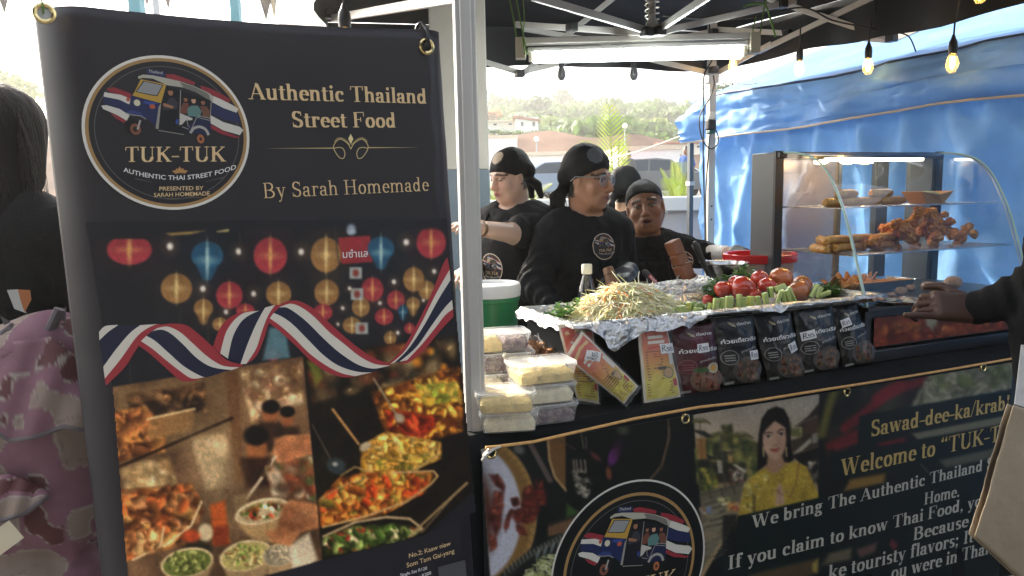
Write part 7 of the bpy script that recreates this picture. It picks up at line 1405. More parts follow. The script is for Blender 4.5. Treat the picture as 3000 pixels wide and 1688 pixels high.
# ---- noodle packets leaning on the box
m_pkp = M('packet_print', attr=True, rough=.28, spec=.5, bump=.35, bscale=28); m_film = clear('packet_film', (.94, .94, .93), .09, .1); m_wht = M('sticker_white', (.74, .73, .72), .6); m_pen = M('pen_navy', (.02, .02, .08), .5)
HW = [[(0, 0), (.02, .5), (.05, 1)], [(.03, .95), (.2, 1.02), (.26, .8), (.18, .6), (.04, .52)], [(.1, .53), (.2, .3), (.34, 0)], [(.62, .62), (.45, .62), (.44, .4), (.58, .36), (.6, .12), (.42, .05)], [(.95, .66), (.74, .66), (.74, .42), (.9, .36), (.92, .1), (.72, .04)]]
def packet(name, label, TL, TR, BR, BL, art, grp, film=False, sticker=None, tb=.06, tt=.085, th=.016, texts=()):
    P = {k: W(*on_t(*p, t)) for k, p, t in (('TL', TL, tt), ('TR', TR, tt), ('BR', BR, tb), ('BL', BL, tb))}
    o_ = (P['BL'] + P['BR']) / 2; root = thing(name, label, 'noodle packet', tuple(o_), 0, grp); n_ = np.cross(P['TR'] - P['BL'], P['TL'] - P['BR']); n_ /= np.linalg.norm(n_); n_ = n_ if n_ @ EB < 0 else -n_
    def S(x, y, off=0.):
        x = np.asarray(x, float); y = np.asarray(y, float); a = (P['BL'] * (1 - x)[..., None] + P['BR'] * x[..., None]) * (1 - y)[..., None] + (P['TL'] * (1 - x)[..., None] + P['TR'] * x[..., None]) * y[..., None]
        bl_ = np.clip(4 * x * (1 - x), 0, 1) ** .6 * np.clip(4 * y * (1 - y), 0, 1) ** .5 * th; w_ = vnoise(np.stack([x * 3 + 5 * len(label), y * 5, 0 * x], -1), 1.3, 3, 2) * .004
        return a + (bl_ + w_ + off)[..., None] * n_ - o_
    nx, ny = 26, 40; gx, gy = np.meshgrid(np.linspace(0, 1, nx + 1), np.linspace(0, 1, ny + 1)); i = np.arange(gx.size).reshape(gx.shape); Fq = np.stack([i[:-1, :-1], i[:-1, 1:], i[1:, 1:], i[1:, :-1]], -1).reshape(-1, 4); col_ = np.array([art['base'](x, y) for x, y in zip(gx.ravel(), gy.ravel())])
    fr = S(gx.ravel(), gy.ravel()); bk = S(gx.ravel(), gy.ravel()); bk = bk - n_ * (2 * np.clip(4 * gx.ravel() * (1 - gx.ravel()), 0, 1) ** .6 * np.clip(4 * gy.ravel() * (1 - gy.ravel()), 0, 1) ** .5 * th + .0008)[:, None]
    np_mesh('pouch', np.concatenate([fr, bk]), np.concatenate([Fq, Fq[:, ::-1] + gx.size]), m_pkp, root, True, linarr(np.concatenate([col_, col_])))
    a = Art(); art['draw'](a)
    if a.polys:                                                      # fine pieces so that the print follows the bulge
        a.build('label_print', lambda x, y: S(x, y, .0016), m_pkp, root)
    for tx, (xa_, ya_), (xb_, yb_), hgt, ink, b_ in texts:
        g_ = sans(tx, b_); dx, dy = xb_ - xa_, yb_ - ya_; asp = np.linalg.norm(P['BR'] - P['BL']) / np.linalg.norm(P['TL'] - P['BL'])
        letter('packet_lettering', g_, lambda V: S(xa_ + dx * V[:, 0] / g_[2] - V[:, 1] * hgt * dy * 1.2, ya_ + dy * V[:, 0] / g_[2] + V[:, 1] * hgt, .0028), ink, root)
    if sticker:
        (sx, sy), sw, sh, an = sticker; asp = np.linalg.norm(P['BR'] - P['BL']) / np.linalg.norm(P['TL'] - P['BL'])
        def SM(q, off): q = np.array(q, float) - .5; x = q[:, 0] * sw; y = q[:, 1] * sh; return S(sx + x * math.cos(an) - y * math.sin(an) / asp * 1, sy + x * math.sin(an) * asp + y * math.cos(an), off)
        gq = [(a_ / 4, b_ / 4) for b_ in range(5) for a_ in range(5)]; fq = [(b_ * 5 + a_, b_ * 5 + a_ + 1, b_ * 5 + a_ + 6, b_ * 5 + a_ + 5) for b_ in range(4) for a_ in range(4)]
        st = np_mesh('price_sticker', SM(gq, .0036), fq, m_wht, root, False)
        ar = Art()
        for stq in HW: ar.line(smooth([(.12 + .78 * x, .22 + .6 * y) for x, y in stq], 4), .055, '#0a0a20')
        ar.build('price_writing', lambda x, y: SM(np.stack([x, y], 1), .0044), m_pen, st)
    if film:
        f = .10; gx2 = gx * (1 + 2 * f * .55) - f * .55; gy2 = gy * (1 + f) - f * .4; V_ = S(np.clip(gx2, 0, 1).ravel(), np.clip(gy2, 0, 1).ravel(), .005) + ((gx2 - np.clip(gx2, 0, 1)).ravel()[:, None] * (P['BR'] - P['BL'])) + ((gy2 - np.clip(gy2, 0, 1)).ravel()[:, None] * (P['TL'] - P['BL'])); V_ += (vnoise(np.stack([gx.ravel() * 6, gy.ravel() * 9, 0 * gx.ravel()], -1), 1.2, 8, 2) * .004)[:, None] * n_
        np_mesh('clear_wrapper', V_, Fq, m_film, root, False)
    return root
def mixc(a, b, f): return [x + (y - x) * f for x, y in zip(a, b)]
hx = lambda h: [int(h[i:i + 2], 16) / 255 for i in (1, 3, 5)]
def red_base(x, y):
    e = x < .05 or x > .95 or y < .04 or y > .96
    if e: return hx('#d0c4ae')
    return mixc(hx('#c8b83c'), hx('#c8783c'), min(1, max(0, (y - .25) / .3))) if y < .55 else mixc(hx('#c8783c'), hx('#b83c30'), min(1, (y - .55) / .35))
def red_draw(a):
    a.poly([(.12, .90), (.5, .93), (.88, .90), (.88, .86), (.5, .89), (.12, .86)], '#c9a26a'); 
    for k in range(3): a.poly([(.22, .78 - k * .06), (.72 + .05 * (k == 1), .785 - k * .06), (.72, .75 - k * .06), (.22, .745 - k * .06)], '#d8cec0' if k < 2 else '#c04030')
    for k in range(11): a.poly([(.12, .60 - k * .033), (.60 + .08 * math.sin(k * 2.3), .602 - k * .033), (.60, .59 - k * .033), (.12, .588 - k * .033)], '#7d4020')
    for k in range(5): a.poly([(.10, .22 - k * .033), (.80 + .08 * math.sin(k * 1.7), .222 - k * .033), (.80, .21 - k * .033), (.10, .208 - k * .033)], '#8a5a24')
    a.ell(.72, .33, .15, .072, '#4a5a40', n=20).ell(.72, .33, .125, .06, '#b08a5c', n=16); a.poly([(.80, .62), (.93, .62), (.93, .42), (.80, .42)], '#c9c4b8'); a.poly([(.82, .25), (.93, .25), (.93, .16), (.82, .16)], '#a82c28'); a.poly([(.42, .41), (.68, .41), (.68, .375), (.42, .375)], '#3c2c18')
RED = dict(base=red_base, draw=red_draw)
THR = [('กระเทียมเจียว', (.2, .755), (.75, .76), .03, m_white_ink, .01), ('ปรุงรสสำเร็จ', (.2, .69), (.72, .695), .026, m_white_ink, .01)]
g_red = 'red and yellow seasoning packets'; g_blk = 'black noodle packets leaning on the tray box'
packet('noodle_packet', 'upright red and yellow packet standing behind the tilted one', (1633, 953), (1735, 936), (1756, 1184), (1690, 1172), RED, g_red, True, None, .10, .115, .012, THR)
packet('noodle_packet', 'red and yellow packet tipped over on its corner beside the white tubs', (1656, 1046), (1704, 970), (1870, 1132), (1828, 1184), dict(base=lambda x, y: red_base(x, y), draw=red_draw), g_red, True, ((.62, .73), .34, .20, .45), .03, .06, .014, THR)
packet('noodle_packet', 'upright red and yellow packet left of the maroon packet', (1865, 932), (1948, 930), (1995, 1165), (1888, 1182), RED, g_red, True, ((.80, .62), .48, .12, 0), .045, .09, .014, THR)
def dk_base(c0, c1):
    def f(x, y):
        c = mixc(hx(c1), hx(c0), min(1, max(0, (y - .2) / .5))); n_ = .85 + .3 * float(vnoise(np.array([x * 4, y * 5, 1]), 1, 2)); return [min(1, v * n_) for v in c]
    return f
def dk_draw(food, ringc, bowl_):
    def d(a):
        a.poly([(.30, .90), (.36, .84), (.46, .82), (.44, .86), (.36, .885)], '#a89c84').poly([(.28, .87), (.36, .855), (.43, .86), (.40, .87)], '#8a7c50')
        a.ell(.22, .40, .20, .105, ringc, n=28).ell(.22, .40, .185, .097, '#1c1c20' if ringc != '#7d4a4c' else '#54202a', n=28)
        for k in range(3): a.poly([(.10, .435 - k * .035), (.34, .435 - k * .035), (.34, .42 - k * .035), (.10, .42 - k * .035)], ringc)
        a.ell(.66, .20, .42, .19, bowl_, n=30)
        rg = np.random.default_rng(9)
        for k in range(70):
            an, q = rg.uniform(0, 6.28), rg.uniform(0, 1) ** .5; x, y = .68 + .36 * q * math.cos(an), .20 + .16 * q * math.sin(an)
            if x < .97: a.ell(x, y, rg.uniform(.02, .06), rg.uniform(.012, .03), food[rg.integers(len(food))], rg.uniform(0, 3), 7)
        if ringc == '#7d4a4c':
            a.ell(.82, .36, .15, .08, '#b9ae98', n=20).ell(.82, .36, .08, .045, '#c8923a', n=16)
            for k in range(12): an = .4 + k * .2; a.line([(.5, .30), (.5 + .22 * math.cos(an), .30 + .09 * math.sin(an))], .02, '#3f5a34')
        a.poly([(.04, .05), (.26, .06), (.26, .025), (.04, .015)], '#8a8884')
    return d
FD = ['#5a3424', '#6d4430', '#42281c', '#7d5a40', '#544a38']
DT = lambda ink: [('ต่อปาก', (.48, .84), (.86, .845), .055, ink, .015), ('ก๋วยเตี๋ยวเรือ', (.06, .60), (.97, .615), .075, ink, .02), ('สูตรเข้มข้น', (.48, .45), (.90, .50), .04, M('pale_ink', (.38, .36, .34), .5), .012)]
packet('noodle_packet', 'maroon noodle packet between the red packet and the black packets', (1965, 957), (2092, 947), (2110, 1146), (1988, 1158), dict(base=dk_base('#54202c', '#4a2024'), draw=dk_draw(['#6d3c30', '#8a5240', '#4c2a24', '#7d5a44'], '#7d4a4c', '#6d5648')), g_blk, False, ((.60, .66), .28, .13, .04), .06, .09, .018, DT(m_white_ink))
for TLa, TRa, BRa, BLa, lb, stk in (((2084, 927), (2204, 915), (2228, 1118), (2117, 1132), 'black noodle packet directly right of the maroon one', ((.84, .40), .26, .13, 0)), ((2206, 927), (2312, 907), (2356, 1105), (2250, 1117), 'crumpled black noodle packet second among the black ones', ((.76, .47), .25, .14, .25)), ((2322, 912), (2440, 892), (2456, 1080), (2352, 1096), 'black noodle packet third among the black ones with its sticker at the left', ((.20, .60), .32, .14, .12)), ((2436, 905), (2508, 885), (2566, 1058), (2472, 1078), 'black noodle packet at the right end against the display case', ((.26, .74), .30, .13, .15))):
    packet('noodle_packet', lb, TLa, TRa, BRa, BLa, dict(base=dk_base('#1a1d24', '#2a2826'), draw=dk_draw(FD, '#8a8884', '#4c4844')), g_blk, False, stk, .07, .10, .02, DT(m_white_ink))
# ================================================================== DISPLAY CASE
CS, CT = 1.48, .10
CL = on_t(2735, 435, .555)[0] - CS; CB = .455; ZF = on_s(2540, 912, CS)[2] - TZ; ZT = on_s(2290, 447, CS)[2] - TZ
root = stall('display_case', 'heated food display case with a curved glass front and black frame', 'display case', CS, CT, TZ + .002)
m_cb = M('case_black', (.014, .015, .017), .3, var=.15); m_cg = M('case_grey', (.09, .095, .10), .35, metal=.3); m_gl = clear('case_glass', (.90, .97, .93), .08, .02, pane=True); m_ge = M('glass_edge', (.45, .62, .54), .15, emit=None)
MB().box((CL / 2, CB / 2 + .06, .022), (CL + .03, CB + .14, .044)).build('base', m_cb, root, bevel=.004)
MB().box((CL / 2, CB / 2 + .06, (.046 + ZF) / 2), (CL, CB + .11, ZF - .05)).build('heater_box', m_cb, root, bevel=.003)
MB().box((CL / 2, CB / 2 + .05, ZF + .004), (CL + .02, CB + .13, .014)).build('floor_plate', M('dark_steel_plate', (.05, .05, .05), .35, .6), root, bevel=.002)
for x in (-.002, CL + .002):
    MB().box((x, CB + .055, (ZT + ZF) / 2 + .0), (.035, .13, ZT - ZF)).build('side_post', m_cg, root, bevel=.003); MB().box((x + (.0185 if x > .1 else -.0), CB - .014, (ZT + ZF) / 2), (.040, .012, ZT - ZF + .01)).build('post_trim', m_cb, root)
MB().box((CL / 2, CB + .04, ZT - .012), (CL + .036, .16, .024)).build('top_rail', m_cb, root, bevel=.003)
MB().box((CL * .5, CB + .105, (ZT + ZF) / 2), (.02, .02, ZT - ZF - .03)).build('door_stile', m_cg, root); MB().box((CL * .78, CB + .105, (ZT + ZF) / 2), (.07, .03, ZT - ZF - .03)).build('door_frame', M('frame_dark', (.06, .065, .07), .4), root)
for x0, x1 in ((.02, CL * .49), (CL * .51, CL * .74), (CL * .82, CL - .02)): MB().box(((x0 + x1) / 2, CB + .10, (ZT + ZF) / 2), (x1 - x0, .004, ZT - ZF - .04)).build('rear_pane', m_gl if x0 > .1 else clear('smoked_pane', (.24, .21, .18), .34, .2), root)
pr = [on_s(u, v, CS) for u, v in ((2292, 449), (2330, 450), (2372, 460), (2405, 482), (2432, 520), (2456, 575), (2478, 640), (2500, 730), (2518, 810), (2540, 908))]
pr = [(p[1] - CT, p[2] - TZ) for p in pr]; pr = smooth([(max(-.03, y), z) for y, z in pr], 5)
MB().grid(lambda a, c: (a * CL, pr[int(round(c * (len(pr) - 1)))][0], pr[int(round(c * (len(pr) - 1)))][1]), 2, len(pr) - 1).build('front_glass', m_gl, root, fix=False, angle=60)
for x in (0, CL):
    MB().add([(x, y, z) for y, z in pr] + [(x, CB - .02, ZF + .01)], [list(range(len(pr) + 1))]).build('end_glass', m_gl, root, smooth=False); MB().tube([(x, y, z) for y, z in pr], .0042, 8).build('glass_edge', m_ge, root)
    MB().tube([(x + (.012 if x < .1 else -.012), y + .006, z) for y, z in pr], .0026, 6).build('edge_trim', m_screw, root)
MB().box((CL / 2 + .06, CB - .03, ZT - .030), (CL * .62, .018, .010)).build('light_strip', M('strip_glow', (1, 1, 1), .4, emit=(1, .93, .8), estr=8), root)
for x in (.16, .30): MB().ball((x, CB - .07, ZT - .042), (.035, .012, .008), 14, 8).build('warm_lamp', M('warm_glow', (1, .7, .3), .4, emit=(1, .55, .12), estr=60), root)
zs2 = on_s(2487, 752, CS); zs1 = on_s(2462, 611, CS); m_wire = M('chrome_wire', (.7, .7, .68), .2, 1)
for (nm, fr, zz, x1) in (('upper', zs1[1] - CT, zs1[2] - TZ, CL - .05), ('lower', zs2[1] - CT, zs2[2] - TZ, CL - .01)):
    MB().box((x1 / 2 + .01, (fr + CB) / 2 - .01, zz), (x1 - .01, CB - fr - .03, .003)).build('shelf', clear('shelf_glass', (.88, .9, .86), .10, .08, pane=True), root)
    b = MB().tube([(.012, fr, zz), (x1, fr, zz), (x1, CB - .03, zz), (.012, CB - .03, zz)], .003, 8, closed=True)
    for i in range(1, 30): b.tube([(.012 + (x1 - .012) * i / 30, fr, zz + .001), (.012 + (x1 - .012) * i / 30, CB - .03, zz + .001)], .0011, 5)
    b.build('shelf_rack', m_wire, root)
cv = Canvas(2536, 925, 2990, 1040, 3, '#8f8870'); cv.noise(.2, 40, 3)
for x, y, rx, ry, a in ((2585, 975, 62, 58, 0), (2690, 1000, 55, 45, 10), (2660, 950, 50, 30, 0), (2770, 1005, 34, 38, 0), (2790, 955, 44, 40, 0), (2850, 985, 50, 45, 20), (2930, 985, 60, 52, 0), (2870, 940, 60, 22, 0)):
    cv.ell(x, y, rx, ry, '#6a2a18', a, .12); cv.heap([(x - rx, y - ry), (x + rx, y - ry), (x + rx, y + ry), (x - rx, y + ry)], 40, ['#7d3018', '#8f4420', '#5c2014', '#a05a2c', '#6d2c1c'], 6, 14, (1, 1.8), int(x), .3, .5, .75)
pz = lambda u, v: np.array([(lambda q: (q[0] - CS, -.0035 + q[1] - CT, q[2] - TZ))(on_t(a_, b_, CT + .001)) for a_, b_ in zip(u, v)])
cv.build('picture_panel', lambda u, v: (lambda q: np.column_stack([np.clip(q[:, 0], .035, CL - .04), q[:, 1], np.clip(q[:, 2], .056, .160)]))(pz(u, v)), m_print, root, gain=.8)
# food in the case
def onshelf(u, v, z, t=None):
    if z > Z3 + .05: t = CT + .22 if t is None else t; return on_t(u, v, t)[0], t
    p = on_h(u, v, z); return p[0], min(max(p[1], CT + .03), CT + CB - .05)
m_roll = M('spring_roll_skin', (.50, .27, .07), .45, var=.35, vscale=25, bump=.35, bscale=60, sss=.05, c2=(.36, .15, .03)); m_fchk = M('fried_crust', (.62, .28, .06), .6, var=.5, vscale=22, bump=1., bscale=70, c2=(.42, .15, .025)); rollp = None
Z1, Z2, Z3 = TZ + (zs1[2] - TZ) + .004, zs2[2] + .004, TZ + ZF + .013
def roll(u, v, z, rz, lb, dz=0):
    global rollp
    s_, t_ = onshelf(u, v, z); loc = W(s_, t_, z + .016 + dz)
    if rollp is None:
        rollp = thing('spring_roll', lb, 'spring roll', tuple(loc), rz, 'spring rolls in the display case')
        MB().lathe([(0, -.062), (.009, -.062), (.013, -.058), (.016, -.045), (.0165, .04), (.0135, .057), (.009, .061), (.006, .056), (0, .054)], 16, rot=Matrix.Rotation(rad(90), 3, 'Y')).build('wrapper', m_roll, rollp); MB().add([(-.055, .005, .0168), (-.01, .012, .0137), (.05, .006, .0164), (.05, .0, .0175), (-.055, .0, .0175)], [(0, 1, 2, 3, 4)]).build('folded_edge', m_roll, rollp)
        return
    c = copy_tree(rollp, None, loc, rz); c['label'] = lb
a0 = ANG
for a in ((2458, 606, Z1, a0 + .1, 'spring roll at the front left of the upper shelf'), (2505, 604, Z1, a0, 'spring roll at the front of the upper shelf in the middle'), (2612, 598, Z1, a0 - .1, 'spring roll beside the cardboard tray on the upper shelf'), (2480, 592, Z1, a0 + .2, 'spring roll stacked on the left pair of the upper shelf', .03), (2545, 596, Z1, a0, 'spring roll at the back of the upper shelf'), (2580, 590, Z1, a0 + .1, 'spring roll stacked highest on the upper shelf', .03), (2440, 600, Z1, a0 + .3, 'spring roll furthest left on the upper shelf'),
          (2400, 735, Z2, a0 + 1.2, 'spring roll end pointing out at the left of the lower shelf'), (2440, 736, Z2, a0 + .9, 'spring roll second from the left on the lower shelf'), (2505, 745, Z2, a0, 'spring roll in front on the lower shelf at the middle of the row'), (2580, 738, Z2, a0, 'spring roll on the lower shelf under the chicken heap'), (2450, 722, Z2, a0 + .1, 'spring roll upper left on the lower shelf stack', .03), (2520, 718, Z2, a0 - .05, 'spring roll on top of the lower shelf row', .03), (2590, 712, Z2, a0 + .1, 'spring roll touching the chicken on top of the row', .03), (2410, 728, Z2, a0 + 1.0, 'spring roll on top at the left of the lower shelf', .03), (2480, 738, Z2, a0 + .1, 'spring roll behind the front row of the lower shelf')): roll(*a)
rg = np.random.default_rng(12); CK_ = []
for k in range(3):
    S_ = SDF()
    for i in range(9): S_.ell(rg.normal(size=3) * (.024, .02, .014), rg.uniform(.012, .026, 3), k=.008)
    CK_.append(S_)
chk = []
CP = [(2560, 735, .0), (2620, 738, .0), (2680, 734, .0), (2740, 728, .0), (2800, 722, .0), (2590, 735, .035), (2650, 732, .04), (2710, 728, .045), (2770, 722, .04), (2640, 726, .075), (2700, 724, .085), (2745, 722, .08), (2680, 722, .115), (2620, 730, .065), (2830, 716, .02), (2720, 720, .12)]
CLB = ['left front', 'second from left in the bottom row', 'middle of the bottom row', 'fourth in the bottom row', 'right end of the bottom row', 'left of the second layer', 'second of the second layer', 'middle of the second layer', 'right of the second layer', 'left of the third layer', 'middle of the third layer', 'right of the third layer', 'top left of the peak', 'slipping down the left slope', 'loose at the far right', 'very top of the peak']
for i, (u, v, dz) in enumerate(CP):
    s_, t_ = onshelf(u, 730, Z2, CT + .19 + .05 * (i % 3)); loc = W(s_, t_, Z2 + .032 + dz * .72); lb = 'crispy fried chicken piece, ' + CLB[i] + ' of the heap'
    if i < 3: o = CK_[i].mesh('fried_chicken', m_fchk, None, .004, disp=lambda P: vnoise(P, 110, 3, 3) * .009 + vnoise(P, 30, 6) * .004); chk.append(o); tag(o, None, None, 'fried chicken heaped on the lower shelf')
    else: o = chk[i % 3].copy(); col.objects.link(o)
    o.location = tuple(loc); o.scale = (.82, .82, .82); o.rotation_euler = (i * 1.1, i * .7, i * 2.1); o['label'] = lb; o['category'] = 'fried chicken'
s_, t_ = onshelf(2715, 592, Z1); r = stall('cardboard_boat', 'brown cardboard boat tray of food on the upper shelf', 'food tray', s_, t_, Z1)
b = MB(); w, d, h = .068, .035, .042; lo_ = [(-w * .72, -d, 0), (w * .72, -d, 0), (w * .72, d, 0), (-w * .72, d, 0)]; hi_ = [(-w * 1.3, -d * 1.35, h * 1.15), (w * 1.3, -d * 1.35, h * 1.15), (w * 1.3, d * 1.35, h * 1.15), (-w * 1.3, d * 1.35, h * 1.15)]; md_ = [(0, -d * 1.4, h * .82), (0, d * 1.4, h * .82)]
b.add(lo_ + hi_ + md_, [(3, 2, 1, 0), (0, 1, 5, 8, 4), (2, 3, 7, 9, 6), (1, 2, 6, 5), (3, 0, 4, 7)]); b.build('card', M('kraft_card', (.36, .20, .09), .75, var=.12, vscale=30), r, smooth=False, solid=.0015); MB().ball((0, 0, .03), (w * 1.0, d * 1.0, .02), 16, 8).build('filling', M('pale_filling', (.42, .40, .16), .6, var=.4, vscale=60, bump=.8), r)
for i, (u, v, rr, lb) in enumerate(((2722, 850, .030, 'round bun behind the pointing hand'), (2792, 838, .033, 'round bun at the right of the case floor'), (2640, 858, .022, 'small pinkish dumpling left of the buns'), (2668, 846, .018, 'small dumpling behind the pinkish one'), (2610, 868, .016, 'flat dumpling beside the steel plate'))):
    s_, t_ = onshelf(u, v, Z3 + .01); r = stall('steamed_bun', lb, 'bun', s_, t_, Z3, i, 'buns on the case floor'); MB().lathe([(0, 0)] + [(rr * math.sin(x) ** .7, rr * .75 * (1 - math.cos(x))) for x in np.linspace(.3, 2.9, 10)] + [(.1 * rr, rr * 1.4), (0, rr * 1.36)], 20).build('dough', M('bun_dough', (.40, .24, .14), .65, var=.3, vscale=40, bump=.4, bscale=60), r); MB().ball((0, 0, rr * 1.36), (rr * .16, rr * .16, rr * .1), 8, 5).build('pleat', MATS['bun_dough'], r)
for i, (u, v, rz, lb) in enumerate(((2440, 850, 0, 'fried wonton at the left of the case floor'), (2470, 830, 1, 'fried wonton with a tall corner on the case floor'), (2500, 845, 2, 'fried wonton beside the curved glass'), (2420, 835, 3, 'fried wonton furthest back at the left'), (2485, 862, 4, 'fried wonton at the front of the case floor'), (2560, 888, 5, 'flat brown fried pastry beside the steel plate'), (2580, 905, .3, 'long brown pastry at the front of the case floor'))):
    s_, t_ = onshelf(u, v, Z3); r = stall('fried_wonton', lb, 'fried wonton', s_, t_, Z3 + .02, rz, 'fried wontons on the case floor'); f = (.4 if i > 4 else 1)
    MB().grid(lambda a, c: ((a - .5) * .085, (c - .5) * .06, f * (.028 * math.sin(a * 6 + i) * math.cos(c * 5) + .02 * (abs(a - .5) + abs(c - .5)))), 10, 10).build('pastry', M('wonton_skin', (.42, .20, .08), .5, var=.4, vscale=25, bump=.3), r, fix=False, solid=.003); MB().ball((0, 0, .004), (.024, .02, .014), 12, 8).build('filling', m_fchk, r)
s_, t_ = onshelf(2630, 890, Z3); r = stall('steel_plate', 'steel plate with pale crumbs under the pointing hand', 'plate', s_, t_ - .01, Z3 + .001); MB().lathe([(0, .002), (.07, .002), (.085, .012), (.092, .014), (.092, .016), (.083, .015), (.07, .005), (0, .005)], 36).build('plate', MATS['brushed_steel'], r)
for i in range(5): MB().ball((.05 * math.cos(i * 2.4) * (i % 3) / 2, .05 * math.sin(i * 2.4) * (i % 3) / 2, .012), (.02, .014, .008), 10, 6).build('crumb', M('pale_crumb', (.55, .48, .36), .7, var=.3, bump=.6), r)
s_, t_ = onshelf(2600, 850, Z3); r = stall('food_pan', 'shallow steel pan of orange snacks at the back of the case floor', 'pan', s_, CT + CB - .11, Z3); loft(MB(), [(.30, .12, .015, 0), (.33, .14, .015, .035), (.34, .15, .015, .036)], True, False).build('pan', m_wire, r); MB().grid(lambda a, c: ((a - .5) * .31, (c - .5) * .125, .028 + .01 * float(vnoise(np.array([a * 14, c * 6, 0]), 1.2, 2, 2))), 40, 16).build('snacks', M('orange_snack', (.55, .24, .05), .6, var=.5, vscale=60, bump=1.), r, fix=False)
# ================================================================== PEOPLE
def yawof(fx, fy): return math.atan2(-fx, fy)
def axis(lo, hi, fine, c, f):
    a = [lo]
    while a[-1] < hi:
        x = a[-1]; st = c
        for p, q in fine:
            if p - f <= x <= q: st = f
            elif x < p < x + c: st = max(f, p - x)
        a.append(x + st)
    return np.array(a)
def smoothstep(x): x = np.clip(x, 0, 1); return x * x * (3 - 2 * x)
class Person:
    def __init__(s, label, head, fdir, H, skin, body=1.0, neckfwd=.03, foot=None):
        s.yaw = yawof(*fdir); s.R = np.array(Matrix.Rotation(s.yaw, 3, 'Z')); s.base = np.array([head[0], head[1], 0.]) - s.R @ np.array([0, neckfwd, 0]); s.root = thing('person', label, 'person', tuple(s.base), s.yaw)
        s.hc = s.loc(head); s.skin = skin; s.b = body; s.H = H; s.k = (s.hc[2]) / 1.55 if H is None else H
        s.S = SDF(); s.fine = [[], [], []]
    def loc(s, p): return s.R.T @ (np.array(p, float) - s.base)
    def head(s, fdir, pitch=0., roll=0., hs=1., mouth=0., wide=1., lips=1., lid=.38):
        y = yawof(*fdir) - s.yaw; Rh = rotm(y, pitch, roll); s.Rh = Rh; s.hs = hs; O = s.hc; S = s.S
        def T(p): return O + Rh @ (np.array(p) * hs)
        def E(c, r, k=.02, op='+'): S.ell(T(c), np.array(r) * hs, Rh, k, op)
        def Cp(a, b, ra, rb=None, k=.012, op='+'): S.cap(T(a), T(b), ra * hs, None if rb is None else rb * hs, k, op)
        E((0, -.018, .038), (.073 * wide, .094, .082)); E((0, .020, -.030), (.060 * wide, .066, .082), .03); Cp((-.024, .050, -.088), (.024, .050, -.088), .024, None, .03); E((0, .066, -.103), (.020, .016, .015), .018)
        for x in (-1, 1):
            Cp((x * .050 * wide, .0, -.05), (x * .028, .042, -.088), .024, .022, .03); E((x * .040 * wide, .058, -.032), (.024, .020, .022), .022); Cp((x * .014, .080, .022), (x * .046, .066, .022), .011, .009, .014)
            E((x * .031, .092, .002), (.016, .014, .011), .010, '-'); E((x * .031, .071, .001), (.0145, .0135, .0125), .003); Cp((x * .018, .082, .007), (x * .045, .074, .006), .0042, .0036, .004)
            E((x * .0135, .094, -.038), (.009, .010, .008), .007); E((x * .007, .101, -.046), (.004, .005, .004), .003, '-'); E((x * .073 * wide, -.008, -.012), (.008, .018, .028), .006); E((x * .082 * wide, -.002, -.010), (.004, .010, .018), .005, '-')
        Cp((0, .084, .012), (0, .106, -.032), .0085, .012, .012); E((0, .104, -.034), (.012, .011, .010), .008); E((0, .082, -.066), (.030, .014, .022), .016)
        mo = mouth * .010; Cp((-.020, .086, -.063 + mo * .3), (0, .0945, -.0615 + mo * .6), .0050 * lips, .0062 * lips, .006); Cp((0, .0945, -.0615 + mo * .6), (.020, .086, -.063 + mo * .3), .0062 * lips, .0050 * lips, .006)
        Cp((-.016, .086, -.0735 - mo), (.016, .086, -.0735 - mo), .0070 * lips, None, .006)
        if mouth: E((0, .096, -.068 - mo * .3), (.016, .018, .0045 + mo * .55), .004, '-')
        else: Cp((-.020, .0965, -.0675), (.020, .0965, -.0675), .0022, None, .004, '-')
        nb = s.chest_top(); S.cap(T((0, -.022, -.075)), nb, .054 * hs, .058, .03)
        for i, a in enumerate(O):
            s.fine[i].append((a - .105, a + .125 if i == 1 else a + .105))
        s.fine[2][-1] = (O[2] - .15, O[2] + .135)
        for x in (-1, 1):
            e = MB(); e.ball((0, 0, 0), .0128 * hs, 28, 24)
            V = np.array(e.v); F = np.array([f for f in e.f]); gd = Rh @ (np.array([.10 * x * 0, 1, -.05]) / np.linalg.norm([0, 1, .05])); dd = (V @ gd) / (.0128 * hs); C_ = np.where(dd[:, None] > .955, [.01, .008, .008], np.where(dd[:, None] > .80, [.035, .018, .01], [.36, .34, .32])); zl = (V @ Rh)[:, 2] / (.0128 * hs); up_ = zl > lid; lo_ = zl < -.48; C_ = np.where((up_ | lo_)[:, None], np.array(s.skin) * np.where(up_, .78, .92)[:, None], C_); C_ = np.where((np.abs(zl - lid) < .10)[:, None], [.012, .009, .008], C_); V = V * np.where(up_ | lo_, 1.07, 1.)[:, None]
            o = np_mesh('eye', V + T((x * .031, .0725, .001)), F, M('eyeball', attr=True, rough=.08, coat=.6), s.root, True, C_)
        s.T = T
    def chest_top(s): return np.array([0, -.005, s.zsh + .03]) + s.lean * 1.0
    def torso(s, zsh, wsh=.165, lean=(0, 0, 0), hips=.165, belly=0.):
        s.zsh = zsh; s.lean = np.array(lean, float); s.wsh = wsh; L = s.lean; z = zsh; S = s.S; s.tor = []
        P = [('e', (0, 0, z - .46), (hips, .118, .15)), ('e', L * .4 + (0, .008 + belly * .5, z - .30), (hips * .88, .11 + belly, .17)), ('e', L * .8 + (0, .004, z - .13), (wsh * 1.0, .112, .17)), ('c', L + (-wsh * .90, -.006, z - .035), L + (wsh * .90, -.006, z - .035), .058), ('c', L + (-.09, -.012, z + .0), L + (.09, -.012, z + .0), .05)]
        s.tor = P
        for p in P:
            if p[0] == 'e': S.ell(p[1], p[2], None, .06)
            else: S.cap(p[1], p[2], p[3], None, .05)
